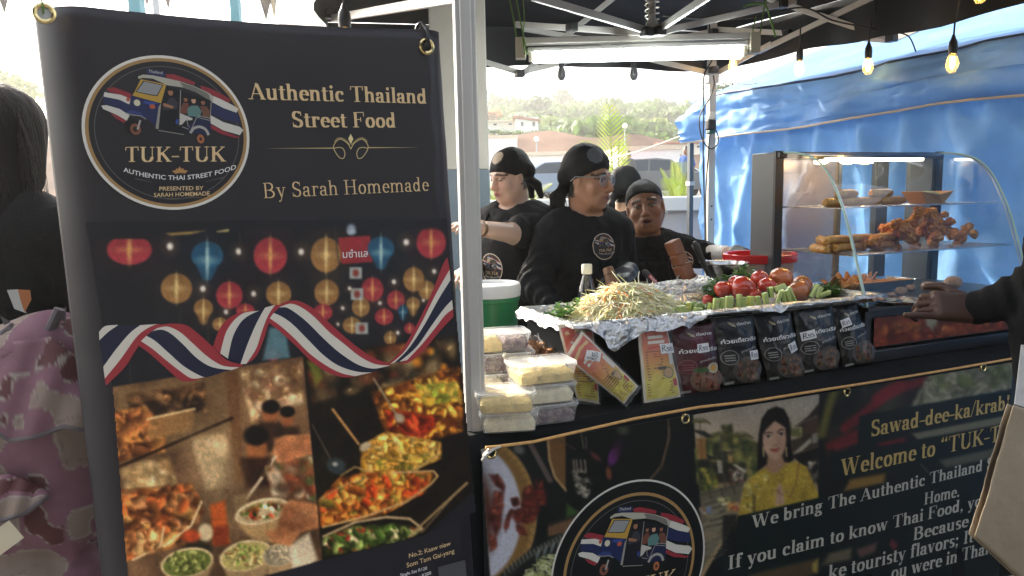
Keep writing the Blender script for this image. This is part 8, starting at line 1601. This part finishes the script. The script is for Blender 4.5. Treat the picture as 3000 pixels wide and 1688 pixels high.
        s.shp = {x: L + np.array([x * wsh, -.006, z - .04]) for x in (-1, 1)}
        zk = (z - .46) * .52
        s.legs = [((x * .085, 0, z - .5), (x * .09, .01, zk), (x * .09, -.02, .07), (x * .095, .13, .035)) for x in (-1, 1)]
        for a, b, c, d in s.legs: S.cap(a, b, .085, .058, .04); S.cap(b, c, .056, .04, .02); S.cap(c, d, .042, .03, .02)
    def arm(s, side, elbow, wrist, hand=True, curl=.5, fdir=None, r=1.):
        e, w = np.array(elbow, float), np.array(wrist, float); sh = s.shp[side]; s.S.cap(sh, e, .052 * r, .042 * r, .03); s.S.cap(e, w, .043 * r, .028 * r, .02); s.arms = getattr(s, 'arms', {}); s.arms[side] = (sh, e, w)
        if hand: s.hand(side, w, (w - e) / np.linalg.norm(w - e) if fdir is None else fdir, curl)
    def hand(s, side, w, d, curl, sc=1., up=None, S=None, spread=1., fingers=None):
        S = S or s.S; d = np.array(d, float); d /= np.linalg.norm(d); up = np.array([0, 0, 1.]) if up is None else np.array(up, float); x = np.cross(d, up); x /= np.linalg.norm(x); up = np.cross(x, d)
        S.rbox(w + d * .052 * sc, np.array([.040, .046, .015]) * sc, .013 * sc, np.stack([x, d, up], 1), .014)
        for i, (o, l, y) in enumerate(((-.030, .072, .092), (-.010, .082, .096), (.010, .076, .094), (.029, .060, .088))):
            c = curl if fingers is None else fingers[i]; p = w + (x * o * side * -1 + d * y) * sc; th = 0; r0 = .0092
            for q in range(3):
                th += c * (.55 if q == 0 else .95); dd = d * math.cos(th) - up * math.sin(th) + x * o * side * -1 * 1.5 * spread; dd /= np.linalg.norm(dd); n = p + dd * l * sc * (.46, .31, .25)[q]; S.cap(p, n, (r0 - .0009 * q) * sc, (r0 - .0009 * (q + 1)) * sc, .004); p = n
        p = w + (x * -.030 * -side * -1 + d * .028) * sc; p = w + (-x * side * -.034 * -1 + d * .03) * sc
        q1 = p + (-x * side * .030 * 1 + d * .032 - up * .012) * sc; q2 = q1 + (d * .030 - x * side * .006 - up * .012 * (1 + curl)) * sc; S.cap(p, q1, .0125 * sc, .0105 * sc, .01); S.cap(q1, q2, .0102 * sc, .0085 * sc, .005)
        s.fine_hand = (w - .02, w + d * .17)
    def build(s, res=.0045, coarse=.011, hair=(.02, .014, .01), lipc=None, scalp=True, hands=()):
        lo = np.full(3, 1e9); hi = -lo
        for p in s.S.p:
            if p[5] == '+': a, b = s.S.bounds(p); lo = np.minimum(lo, a); hi = np.maximum(hi, b)
        fx = [list(f) for f in s.fine]
        for (a, b) in hands:
            for i in range(3): fx[i].append((min(a[i], b[i]) - .06, max(a[i], b[i]) + .06))
        ax = [axis(lo[i] - .03, hi[i] + .03, fx[i], coarse, res) for i in range(3)]; sk = np.array(s.skin); lc = np.array(lipc) if lipc is not None else sk * np.array([.62, .36, .38])
        def colr(V):
            C = np.tile(sk, (len(V), 1)) * (1 + .045 * vnoise(V, 45, 3, 3))[:, None]
            if hasattr(s, 'Rh'):
                q = ((V - s.hc) @ s.Rh) / s.hs; x, y, z = np.abs(q[:, 0]), q[:, 1], q[:, 2]
                def bl(m, c): C[:] = C + (np.array(c) - C) * np.clip(m, 0, 1)[:, None]
                bl((y > .03) * smoothstep(1.6 - ((x - .030) / .028) ** 2 - ((z + .028) / .02) ** 2) * .25, sk * np.array([1.15, .82, .8])); bl((y > .05) * smoothstep(1.5 - (np.hypot(x / .012, (z + .036) / .014))) * .3, sk * np.array([1.1, .8, .78]))
                bl((y > .055) * smoothstep(1.9 - np.hypot(x / .025, (z + .0675) / .0115) * 1.2) * .9, lc); bl((y > .05) * (x < .017) * smoothstep(2 - np.hypot(x / .016, (z + .069) / .004) * 1.3) * .8, sk * .12)
                zb = .0245 - .35 * np.clip(x - .034, 0, 1) + .12 * np.clip(.034 - x, 0, .02); bl((y > .03) * (x > .012) * (x < .055) * smoothstep(1.8 - np.abs(z - zb) / .0044) * .95, hair); bl((y > .05) * smoothstep(1.9 - np.hypot((x - .031) / .0165, (z - .004) / .0085) * 1.15) * .35, sk * .35); bl((y > .05) * smoothstep(1.9 - np.abs(z - .0085 + 14 * (x - .031) ** 2) / .0022) * (x > .014) * (x < .048) * .85, hair)
                if scalp: bl(smoothstep((-.012 - y) / .02 + .3) * (z > -.075) * (np.hypot(q[:, 0], q[:, 1]) > .03) * (x < .0755), hair); bl((z > .07).astype(float), hair)
            return C
        m = M('skin_%.2f' % s.skin[0], attr=True, rough=.46, sss=.12, spec=.4, bump=.05, bscale=220)
        s.body = s.S.mesh('body', m, s.root, axes=ax, color=colr); return s.body
    def shirt(s, m, sleeves, name='shirt', grow=.014, zcut=None, neck=.075, fold=.006, res=.009, seed=1, color=None):
        Q = SDF()
        for p in s.tor:
            if p[0] == 'e': Q.ell(p[1], np.array(p[2]) + grow, None, .07)
            else: Q.cap(p[1], p[2], p[3] + grow * .8, None, .06)
        for side, (a, e, w) in getattr(s, 'arms', {}).items():
            f = sleeves.get(side, 0)
            if f <= 0: continue
            if f <= 1: Q.cap(a, a + (e - a) * f, .058 + grow, .050 + grow, .03)
            else: Q.cap(a, e, .057 + grow, .046 + grow, .03); Q.cap(e, e + (w - e) * (f - 1), .046 + grow * 1.1, .032 + grow * .9, .025)
        nb = s.chest_top(); Q.ell(nb + (0, .012, .028), (neck, neck * .95, .045), None, .012, '-')
        if zcut: Q.half((0, 0, zcut), (0, 0, -1))
        st = {sd: (np.array(v[1]), ) for sd, v in getattr(s, 'arms', {}).items()}
        def disp(P):
            d = fold * vnoise(P * np.array([1, 1, .45]), 14, seed, 3) + fold * .7 * np.abs(vnoise(P @ rotm(.5, .6, .4), 24, seed + 4, 2))
            for sd, (a, e, w) in getattr(s, 'arms', {}).items():
                r_ = np.linalg.norm(P - e, axis=-1); ln = ((P - e) @ ((w - e) / np.linalg.norm(w - e))); d = d + fold * .9 * np.exp(-(r_ / .14) ** 2) * np.sin(ln * 150 + 3 * vnoise(P, 12, 2))
            return -d
        s.shirtS = Q; return Q.mesh(name, m, s.root, res, disp=disp, color=color)
    def trousers(s, m):
        Q = SDF()
        for a, b, c, d in s.legs: Q.cap(a, b, .098, .075, .05); Q.cap(b, c, .073, .06, .03)
        Q.ell(s.tor[0][1], np.array(s.tor[0][2]) + .012, None, .05); Q.mesh('trousers', m, s.root, .016)
        for a, b, c, d in s.legs: SDF().cap(np.array(c) - (0, .01, .02), d, .048, .038).mesh('shoe', m_blk, s.root, .014)
    def bandana(s, tilt=(.060, -.045), patch=None, tail=True, seed=1, patchc=(.20, .19, .18), puff=0.):
        Q = SDF(); T = s.T; hs = s.hs; Q.ell(T((0, -.018, .040)), np.array([.081, .101, .087 + puff]) * hs, s.Rh, .02); Q.cap(T((-.05, -.075, .0)), T((.05, -.075, .0)), .030 * hs, None, .04)
        zf, zb = tilt; n = np.array([0, (zf - zb) / .19, -1.]); n /= np.linalg.norm(n); Q.half(T((0, .085, zf)), s.Rh @ n)
        if tail:
            kn = T((0, -.108, zb + .012)); Q.ell(kn, np.array([.026, .02, .022]) * hs, s.Rh, .012)
            for x in (-1, 1): Q.cap(kn, T((x * .022, -.135, zb - .03)), .014, .018, .012); Q.cap(T((x * .022, -.135, zb - .03)), T((x * .035, -.135, zb - .085)), .018, .012, .012)
        def colr(V):
            C = np.tile(np.array([.008, .008, .009]), (len(V), 1))
            if patch is not None:
                d = s.Rh @ (np.array(patch) / np.linalg.norm(patch)); q = V - T((0, -.018, .04)); q /= np.linalg.norm(q, axis=1)[:, None]; a = np.arccos(np.clip(q @ d, -1, 1)); m = smoothstep((.36 - a) / .03); C = C + (np.array(patchc) - C) * m[:, None]; m = smoothstep((.30 - a) / .03) * .35; C = C + (np.array(patchc) * .6 - C) * m[:, None]
            return C
        Q.mesh('bandana', M('bandana_cloth', attr=True, rough=.7, spec=.25, bump=.2, bscale=300), s.root, .0055, color=colr, disp=lambda P: -.0035 * vnoise(P * np.array([1, 1, .6]), 32, seed, 3) - .007 * np.abs(vnoise(P @ rotm(.4, .5, .2), 17, seed + 2, 2)))
    def apron(s, zt, m, w=.13):
        Q = s.shirtS; y0 = lambda x, z: s.front(x, z)
        def f(a, c):
            z = zt - (zt - .55) * c; hw = w * (.75 + .55 * smoothstep(np.array(c * 2.2))); x = (a - .5) * 2 * float(hw); y = s.front(x, z); return (x, y + .006 + .004 * math.sin(a * 14) * c, z)
        MB().grid(f, 22, 24).build('apron', m, s.root, fix=False, solid=.002)
        nb = s.chest_top()
        for x in (-1, 1): MB().tube([(x * w * .7, s.front(x * w * .7, zt) + .006, zt), (x * .085, s.front(x * .085, zt + .09) + .006, zt + .09), (x * .078, .01, nb[2] + .035), (x * .05, -.06, nb[2] + .03)], .006, 6).build('apron_strap', m, s.root)
    def front(s, x, z, y0=.32):
        ys = np.linspace(y0, -.05, 75); P = np.column_stack([np.full(75, x), ys, np.full(75, z)]); d = s.shirtS.at(P); i = np.argmax(d < 0); return float(ys[i]) if d[i] < 0 else .08
    def badge(s, x, z, r, parent=None, off=.006):
        mp = lambda u, v, o: np.array([(x + r * a, s.front(x + r * a, z + r * b) + o, z + r * b) for a, b in zip(np.asarray(u), np.asarray(v))])
        mp2 = lambda sg: (lambda u, v: mp(-np.asarray(u), v, off + sg)); emblem(s.root, mp2(0), None, mp2(.0012), 2)
m_tee = M('black_tee', (.008, .0085, .010), .85, spec=.2, var=.25, vscale=14, bump=.2, bscale=160); m_apr = M('black_apron', (.008, .008, .009), .85, spec=.2, var=.2, bump=.1, bscale=200); m_trs = M('dark_trousers', (.02, .02, .025), .8); m_glv = M('black_glove', (.03, .036, .04), .35, bump=.2, bscale=60)
def px(u, v, t): return W(*on_t(u, v, t))
def glove(p, side, w, d, curl, name='glove', m=None, **k):
    Q = SDF(); p.hand(side, w, d, curl, 1.1, None, Q, **k); d = np.array(d) / np.linalg.norm(d); Q.cap(w - d * .03, w + d * .02, .036, .036, .02); Q.mesh(name, m or m_glv, p.root, .005)

# woman with glasses, dark long sleeves, looking to the right
p = Person('person with glasses in a black headscarf and long black sleeves, holding a pestle', px(1722, 524, .90), (.42, -.91), None, (.40, .205, .12), neckfwd=.035)
zc = px(1690, 650, .90)[2]; p.torso(zc - .01, .155, (0, .01, 0), .155)
p.head((.80, -.60), -.10, 0., 1.02, 0, .95, 1., .30)
p.arm(1, p.loc(px(1566, 836, .84)), p.loc(px(1625, 905, .70)), True, .6, r=.84); p.arm(-1, p.loc(px(1822, 810, .92)), p.loc(px(1832, 800, .74)), False, r=.92)
p.build(); p.shirt(m_tee, {1: 1.95, -1: 1.9}, neck=.082, fold=.009, seed=3); p.trousers(m_trs); p.bandana((.050, -.050), (.45, .75, .62), True, 2, (.11, .115, .13), .012)
w_ = p.loc(px(1836, 800, .74)); glove(p, -1, w_, p.loc(px(1795, 830, .66)) - w_, .9)
bu = p.loc(px(1772, 722, .80)); p.badge(bu[0] + .008, bu[2], .052, off=.014)
T = p.T; m_fr = clear('frame_clear', (.75, .72, .68), .35, .1)
g = MB()
for x in (-1, 1): g.tube([T((x * .033 + .024 * cx, .094 - .004 * abs(cx), .000 + .019 * cz)) for cx, cz in ((-1, .75), (-.8, 1), (.8, 1), (1, .7), (.92, -.6), (.65, -1), (-.65, -1), (-.95, -.6))], .0024, 8, closed=True); g.tube([T((x * .057, .092, .012)), T((x * .076, .06, .012)), T((x * .080, -.01, .006)), T((x * .079, -.03, -.012))], .0022, 6)
g.tube([T((-.010, .098, .008)), T((0, .101, .010)), T((.010, .098, .008))], .0022, 6); gl_ = g.build('glasses', M('grey_frame', (.26, .25, .26), .25, spec=.7), p.root)
for x in (-1, 1): MB().add([T((x * .033 + .023 * cx, .094, .018 * cz)) for cx, cz in ((-1, .75), (-.8, 1), (.8, 1), (1, .7), (.92, -.6), (.65, -1), (-.65, -1), (-.95, -.6))], [tuple(range(8))]).build('lens', m_gl, gl_, smooth=False)
def hairlock(p, name, P, r, n=40, spread=.02, c=(.015, .011, .009), seed=1):
    rg = np.random.default_rng(seed); b = MB()
    for i in range(n):
        o = rg.normal(size=3) * spread; PP = smooth([tuple(np.array(q) + o * (.3 + .9 * k / len(P)) + rg.normal(size=3) * .006) for k, q in enumerate(P)], 5); b.tube(PP, [r * (1 - .7 * k / len(PP)) for k in range(len(PP))], 4)
    return b.build(name, M('hair_%.3f' % c[0], c, .5, spec=.3), p.root, fix=False)
hairlock(p, 'ponytail', [T((.0, -.10, -.03)), T((.01, -.112, -.09)), T((.03, -.10, -.15)), T((.06, -.085, -.19))], .0013, 120, .011)
hairlock(p, 'hair_strands', [T((-.06, -.06, -.02)), T((.05, -.085, -.06)), T((.055, -.085, -.13))], .0016, 110, .014, seed=4)

# woman speaking, facing the camera, mouth open
p = Person('person speaking with an open mouth, one white sleeve reaching to the red rimmed tub', px(1890, 606, 1.22), (-.05, -1), None, (.23, .11, .06), neckfwd=.04)
zc = px(1905, 712, 1.25)[2]; p.torso(zc - .0, .185, (0, .01, 0), .18, .02)
p.head((-.20, -.98), .06, .16, 1.06, .9, 1.08, 1.35, .22)
p.arm(-1, p.loc(px(2085, 752, 1.12)), p.loc(px(2170, 745, .92)), False, r=1.1); p.arm(1, p.loc(px(1835, 830, 1.25)), p.loc(px(1850, 900, 1.0)), True)
p.build(lipc=(.16, .06, .05)); p.shirt(m_tee, {-1: .86, 1: .8}, neck=.085, fold=.010, seed=7); p.trousers(m_trs); p.bandana((.066, -.04), (0, .62, .9), True, 5, (.06, .06, .065), -.004)
sh, e, w_ = p.arms[-1]; Q = SDF().cap(sh + (e - sh) * .70, e, .062, .056, .02).cap(e, e + (w_ - e) * .45, .056, .046, .02); Q.mesh('sleeve_cover', M('white_sleeve', (.66, .62, .60), .75, bump=.2, bscale=60), p.root, .007, disp=lambda P: -.004 * vnoise(P, 30, 3, 2))
glove(p, -1, w_, (w_ - e) + np.array([0, .02, -.06]), .5); zz = p.loc(px(1900, 770, 1.1))[2]; p.apron(zz, m_apr); bu = p.loc(px(1992, 758, 1.1)); p.badge(bu[0] - .012, bu[2] - .02, .055, off=.012)
MB().lathe([(.006, -.002), (.007, .002), (.004, .006)], 10, T((.07, 0, 0)) * 0 + p.T((.083, -.004, -.045))).build('earring', m_screw, p.root)
MB().lathe([(.008, -.003), (.009, .003), (.004, .008)], 10, p.T((-.084, -.004, -.045))).build('earring', m_screw, p.root)

# pale young cook at the left, looking down
p = Person('pale person in a black bandana and apron looking down beside the column', px(1492, 514, 1.15), (-.62, -.78), None, (.62, .41, .31), neckfwd=.05)
zc = px(1520, 620, 1.18)[2]; p.torso(zc - .02, .165, (0, .015, 0), .155)
p.head((-.80, -.60), -.26, -.04, .90, 0, .96, 1., -.12)
p.arm(-1, p.loc(px(1508, 685, 1.0)), p.loc(px(1392, 668, .86)), True, .4); p.arm(1, p.loc(px(1420, 760, 1.3)), p.loc(px(1360, 800, 1.1)), True)
p.build(hair=(.05, .03, .02)); p.shirt(m_tee, {-1: .78, 1: .7}, neck=.080, fold=.009, seed=11); p.trousers(m_trs); p.bandana((.040, -.052), (-.10, .80, .66), True, 8, (.55, .45, .33)); zz = p.loc(px(1450, 700, 1.05))[2]; p.apron(zz, m_apr, .14); p.badge(.03, zz - .13, .065, off=.013)
sh, e, w_ = p.arms[-1]; d = (w_ - e) / np.linalg.norm(w_ - e); c = w_ - d * .035; MB().lathe([(.030, -.007), (.033, -.005), (.033, .005), (.030, .007)], 20, c, Vector(d).to_track_quat('Z', 'Y').to_matrix()).build('watch_strap', M('bronze', (.30, .20, .12), .3, .8), p.root); MB().ball(p.T((-.0755 * .96 * 0 + .079, -.004, -.040)), .004, 8, 6).build('ear_stud', m_blk, p.root); MB().ball(p.T((-.079, -.004, -.040)), .004, 8, 6).build('ear_stud', m_blk, p.root)

# helper behind, turned away
p = Person('person turned away between the two women, black scarf tied at the nape', px(1838, 556, 1.95), (.75, .45), None, (.44, .25, .15)); p.torso(px(1840, 645, 1.95)[2], .165); p.head((.82, .50), 0, 0, 1.0); p.arm(1, (.24, .05, p.zsh - .30), (.20, .25, p.zsh - .35)); p.arm(-1, (-.24, .05, p.zsh - .30), (-.20, .25, p.zsh - .35)); p.build(.007, .014)
p.shirt(m_tee, {1: .6, -1: .6}, seed=15); p.trousers(m_trs); p.bandana((.045, -.05), None, True, 12, puff=.012); MB().tube([(-.13, .02, p.zsh - .02), (-.06, -.065, p.zsh + .028), (.06, -.065, p.zsh + .028)], .008, 6).build('apron_strap', M('tan_strap', (.50, .25, .08), .6), p.root)

# customer at the right edge: dark sleeve and pointing hand
hw_ = at(2858, 905, 1.98); p = Person('customer in a dark long sleeved top pointing a finger at the display case', at(3215, 370, 1.80), (-.45, .9), None, (.055, .025, .017), neckfwd=.03)
p.torso(at(3200, 600, 1.80)[2], .18, (0, 0, 0), .18, .03); p.head((-.5, .86)); wr = p.loc(hw_); p.arm(-1, p.loc(at(3080, 840, 1.86)), wr, False); p.arm(1, p.loc(at(3320, 960, 1.62)), p.loc(at(3150, 1110, 1.46)), True, .8)
hd = p.loc(at(2630, 885, 2.0)) - wr; p.hand(-1, wr, hd, .3, 1.12, p.R.T @ np.array([-.15, -.75, .62]), None, .9, (.04, 1.0, 1.1, 1.15)); p.build(.0045, .012, hands=[(wr, wr + hd / np.linalg.norm(hd) * .2)])
p.shirt(M('charcoal_top', (.005, .0055, .0065), .9, spec=.15, var=.2, bump=.15, bscale=150), {-1: 1.93, 1: 1.9}, seed=21, fold=.008); p.trousers(m_trs); Q = SDF().ell(p.T((0, -.018, .045)), np.array([.082, .105, .09]), p.Rh).half(p.T((0, .06, .03)), p.Rh @ np.array([0, .5, -.86])); Q.mesh('hair', M('short_hair', (.012, .010, .009), .7, bump=.8, bscale=200), p.root, .008)
# paper bag held by the customer
C4 = [at(u, v, d) for u, v, d in ((2968, 1186, 1.32), (2858, 1572, 1.30), (3060, 1760, 1.34), (3200, 1260, 1.38))]; ctr_ = sum(C4) / 4; r = thing('paper_bag', 'folded brown paper bag held at the lower right edge of the picture', 'paper bag', tuple(ctr_)); nn = np.cross(C4[1] - C4[0], C4[3] - C4[0]); nn /= np.linalg.norm(nn); nn = nn if nn @ fwd > 0 else -nn
def bagp(a, c): q = (C4[0] * (1 - a) + C4[3] * a) * (1 - c) + (C4[1] * (1 - a) + C4[2] * a) * c - ctr_; return tuple(q + nn * (.0025 * float(vnoise(np.array([a * 5, c * 6, 0]), 1, 4, 3)) - .018 * math.sin(math.pi * a) * math.sin(math.pi * c)))
m_kraft = M('kraft_paper', (.27, .215, .15), .8, var=.1, vscale=12, bump=.15, bscale=40)
MB().grid(bagp, 30, 36).build('front_sheet', m_kraft, r, fix=False, solid=.0012); MB().grid(lambda a, c: tuple(np.array(bagp(a, c)) + nn * (.012 + .05 * math.sin(math.pi * a) * math.sin(math.pi * c))), 20, 24).build('back_sheet', m_kraft, r, fix=False, solid=.0012)
q0 = [at(u, v, d) - ctr_ for u, v, d in ((2992, 1010, 1.36), (2972, 1184, 1.322), (3180, 1250, 1.40), (3180, 1040, 1.42))]; MB().add(q0, [(0, 1, 2, 3)]).build('paper_liner', M('white_tissue', (.55, .54, .53), .7, bump=.4, bscale=30, translucent=.3), r, smooth=False, solid=.001)
a = at(2966, 985, 2.3); c = at(3030, 976, 2.3); tag(MB().tube([tuple(a), tuple(a * .5 + c * .5), tuple(c)], [.0045, .007, .007], 10).build('napkin_roll', M('napkin_white', (.75, .75, .75), .6)), 'thin white rolled napkin end beside the dark sleeve at the right edge', 'napkin')

# person with long dark hair at the left edge, seen from behind
p = Person('person with long dark hair and a black top seen from behind', at(0, 420, 1.78), (.12, .99), None, (.30, .16, .10)); p.torso(at(30, 640, 1.78)[2], .19); p.head((.12, .99)); p.arm(1, (.26, .02, p.zsh - .30), (.24, .15, p.zsh - .5)); p.arm(-1, (-.26, .02, p.zsh - .30), (-.24, .15, p.zsh - .5)); p.build(.008, .014)
p.shirt(m_tee, {1: 1.9, -1: 1.9}, seed=31); p.trousers(m_trs)
Q = SDF().ell(p.T((0, -.01, .045)), (.100, .120, .100)).ell(p.T((0, -.03, -.06)), (.108, .105, .12), None, .06).ell(p.T((.01, -.085, -.20)), (.105, .06, .14), None, .06).ell(p.T((.03, -.10, -.33)), (.10, .045, .12), None, .05).half(p.T((0, .085, 0)), np.array([0, 1., .1]))
Q.mesh('hair', M('long_hair', (.007, .006, .006), .65, spec=.15, var=.3, vscale=40, stretch=(1, 1, .08), bump=.6, bscale=180), p.root, .007, disp=lambda P: .004 * vnoise(P * np.array([1, 1, .12]), 70, 3, 3))
hairlock(p, 'loose_hair', [p.T((.085, -.04, .06)), p.T((.112, -.05, -.06)), p.T((.125, -.06, -.2)), p.T((.15, -.07, -.34))], .0011, 110, .016, seed=8)
e = Art(); bx = lambda P: [tuple(q) for q in P]; e.poly([(20, 850), (52, 848), (60, 880), (78, 918), (42, 905)], '#a9a8a4').poly([(52, 848), (88, 850), (92, 878), (72, 915), (60, 880)], '#9c5c30').poly([(78, 920), (92, 945), (96, 990), (84, 960)], '#a9a8a4')
e.poly([(0, 925), (40, 948), (100, 1000), (80, 1010), (60, 1020), (25, 985)], '#4a4348').poly([(100, 1000), (140, 960), (178, 905), (195, 900), (190, 960), (150, 1000), (110, 1010)], '#4a4348')
e.build('back_print', lambda u, v: np.array([p.loc(at(a_, b_, 1.585)) for a_, b_ in zip(u, v)]), m_print, p.root, 100.)
p0 = at(110, 1330, 1.56); r = thing('patterned_bag', 'pink patterned cloth bag with grey piped flaps at the left edge', 'bag', tuple(p0)); lb_ = lambda P: np.array(P) - p0
def pink(V):
    n1 = vnoise(V, 12, 3, 2); n2 = vnoise(V, 17, 9, 2); C = np.tile(np.array([.185, .085, .112]), (len(V), 1)) * (1 + .12 * vnoise(V, 60, 5, 2))[:, None]
    def bl(m, c): C[:] = C + (np.array(c) - C) * np.clip(m, 0, 1)[:, None]
    bl(smoothstep((n1 - .13) / .03), (.225, .165, .135)); bl(smoothstep((.03 - np.abs(n1 - .13)) / .02), (.27, .23, .20)); bl(smoothstep((n2 - .27) / .03) * (n1 < .03), (.085, .024, .026)); bl(smoothstep((.03 - np.abs(n2 - .27)) / .02) * (n1 < .03), (.28, .24, .21)); bl(smoothstep((.04 - np.abs(n2 + .1)) / .04) * (n1 > .2) * .8, (.14, .10, .09)); bl(smoothstep((vnoise(V, 6, 21, 3) - .42) / .1) * .6, (.30, .20, .17)); return C
m_pink = M('pink_brocade', attr=True, rough=.8, bump=.25, bscale=260)
Q = SDF()
for a_, b_, rr in (((-60, 1060, 1.62), (150, 1040, 1.62), .075), ((150, 1040, 1.62), (215, 1180, 1.62), .085), ((-80, 1250, 1.63), (200, 1300, 1.63), .095), ((-80, 1480, 1.63), (205, 1480, 1.63), .095), ((-80, 1760, 1.63), (230, 1760, 1.63), .10)): Q.cap(lb_(at(*a_)), lb_(at(*b_)), rr, None, .07)
Q.mesh('bag_body', m_pink, r, .0055, color=pink, disp=lambda P: .005 * vnoise(P, 22, 4, 2))
def sheet(name, top, bot, d0, dep, n=26):
    def f(a, c):
        k = a * (len(top) - 1); i = min(int(k), len(top) - 2); fr = k - i; u0, v0 = np.array(top[i]) * (1 - fr) + np.array(top[i + 1]) * fr; u1, v1 = np.array(bot[i]) * (1 - fr) + np.array(bot[i + 1]) * fr
        return tuple(lb_(at(u0 + (u1 - u0) * c, v0 + (v1 - v0) * c, d0 - dep * math.sin(c * 1.6) - .015 * math.sin(a * 3.14) + .004 * math.sin(a * 17 + c * 3))))
    b = MB(); b.grid(f, n * 2, n); V = np.array(b.v); o = np_mesh(name, V, np.array(b.f), m_pink, r, True, pink(V)); o.modifiers.new('s', 'SOLIDIFY').thickness = .004
    MB().tube([f(i / 40, 1) for i in range(41)], .006, 8).build('grey_piping', M('grey_piping', (.11, .09, .10), .7), o); return o
sheet('top_flap', [(-40, 1010), (60, 1000), (150, 988), (215, 1040), (262, 1150)], [(-40, 1240), (30, 1290), (100, 1280), (190, 1248), (268, 1262)], 1.545, .03)
sheet('side_pocket', [(-40, 1395), (30, 1390), (80, 1410), (130, 1440)], [(-40, 1530), (20, 1520), (80, 1500), (140, 1450)], 1.53, .02)
for P in ([(10, 980), (30, 960), (60, 1000), (100, 990)], [(175, 905), (150, 960), (110, 1002), (95, 1040)]): MB().tube([lb_(at(u, v, 1.56)) for u, v in P], .011, 8).build('carry_strap', MATS['grey_piping'], r)
tag(MB().box((0, 0, 0), (.07, .004, .045), Matrix.Rotation(rad(-35), 3, 'Y')).build('paper_tag', M('tag_paper', (.60, .52, .38), .7)), 'cream paper corner at the bottom left edge over the pink bag', 'paper').location = tuple(at(8, 1580, 1.46))

# people far away in the car park
for u, v, d, c, lb, f in ((1842, 500, 24, (.10, .10, .105), 'person in a grey shirt standing far off in the car park', (.3, -.9)), (2010, 490, 22, (.03, .09, .30), 'person in blue far off beside the blue tent', (-.6, -.7))):
    hd = at(u, v - 22, d); hd[2] = cpz(hd[1]) + 1.58; p = Person(lb, hd, f, None, (.25, .14, .09)); p.torso(hd[2] - .20); p.head(f); p.root.location.z = 0
    for sd in (-1, 1): p.arm(sd, (sd * .25, .02, p.zsh - .3), (sd * .22, .1, p.zsh - .52), False)
    p.build(.012, .025); p.shirt(M('shirt_%.2f' % c[2], c, .8), {1: .8, -1: .8}, res=.02); p.trousers(m_trs)
# ---- thin bright haze over the whole scene
hz = MB().box((20, 145, 29), (420, 420, 61)).build('haze', None or bpy.data.materials.new('haze_air'), smooth=False); hz['kind'] = 'stuff'
hm = bpy.data.materials['haze_air']; hm.use_nodes = True; n = hm.node_tree; n.nodes.remove(n.nodes['Principled BSDF']); pv = n.nodes.new('ShaderNodeVolumePrincipled')
pv.inputs['Color'].default_value = (.97, .96, .93, 1); pv.inputs['Density'].default_value = .0019; pv.inputs['Anisotropy'].default_value = .5; n.links.new(pv.outputs[0], n.nodes['Material Output'].inputs['Volume'])
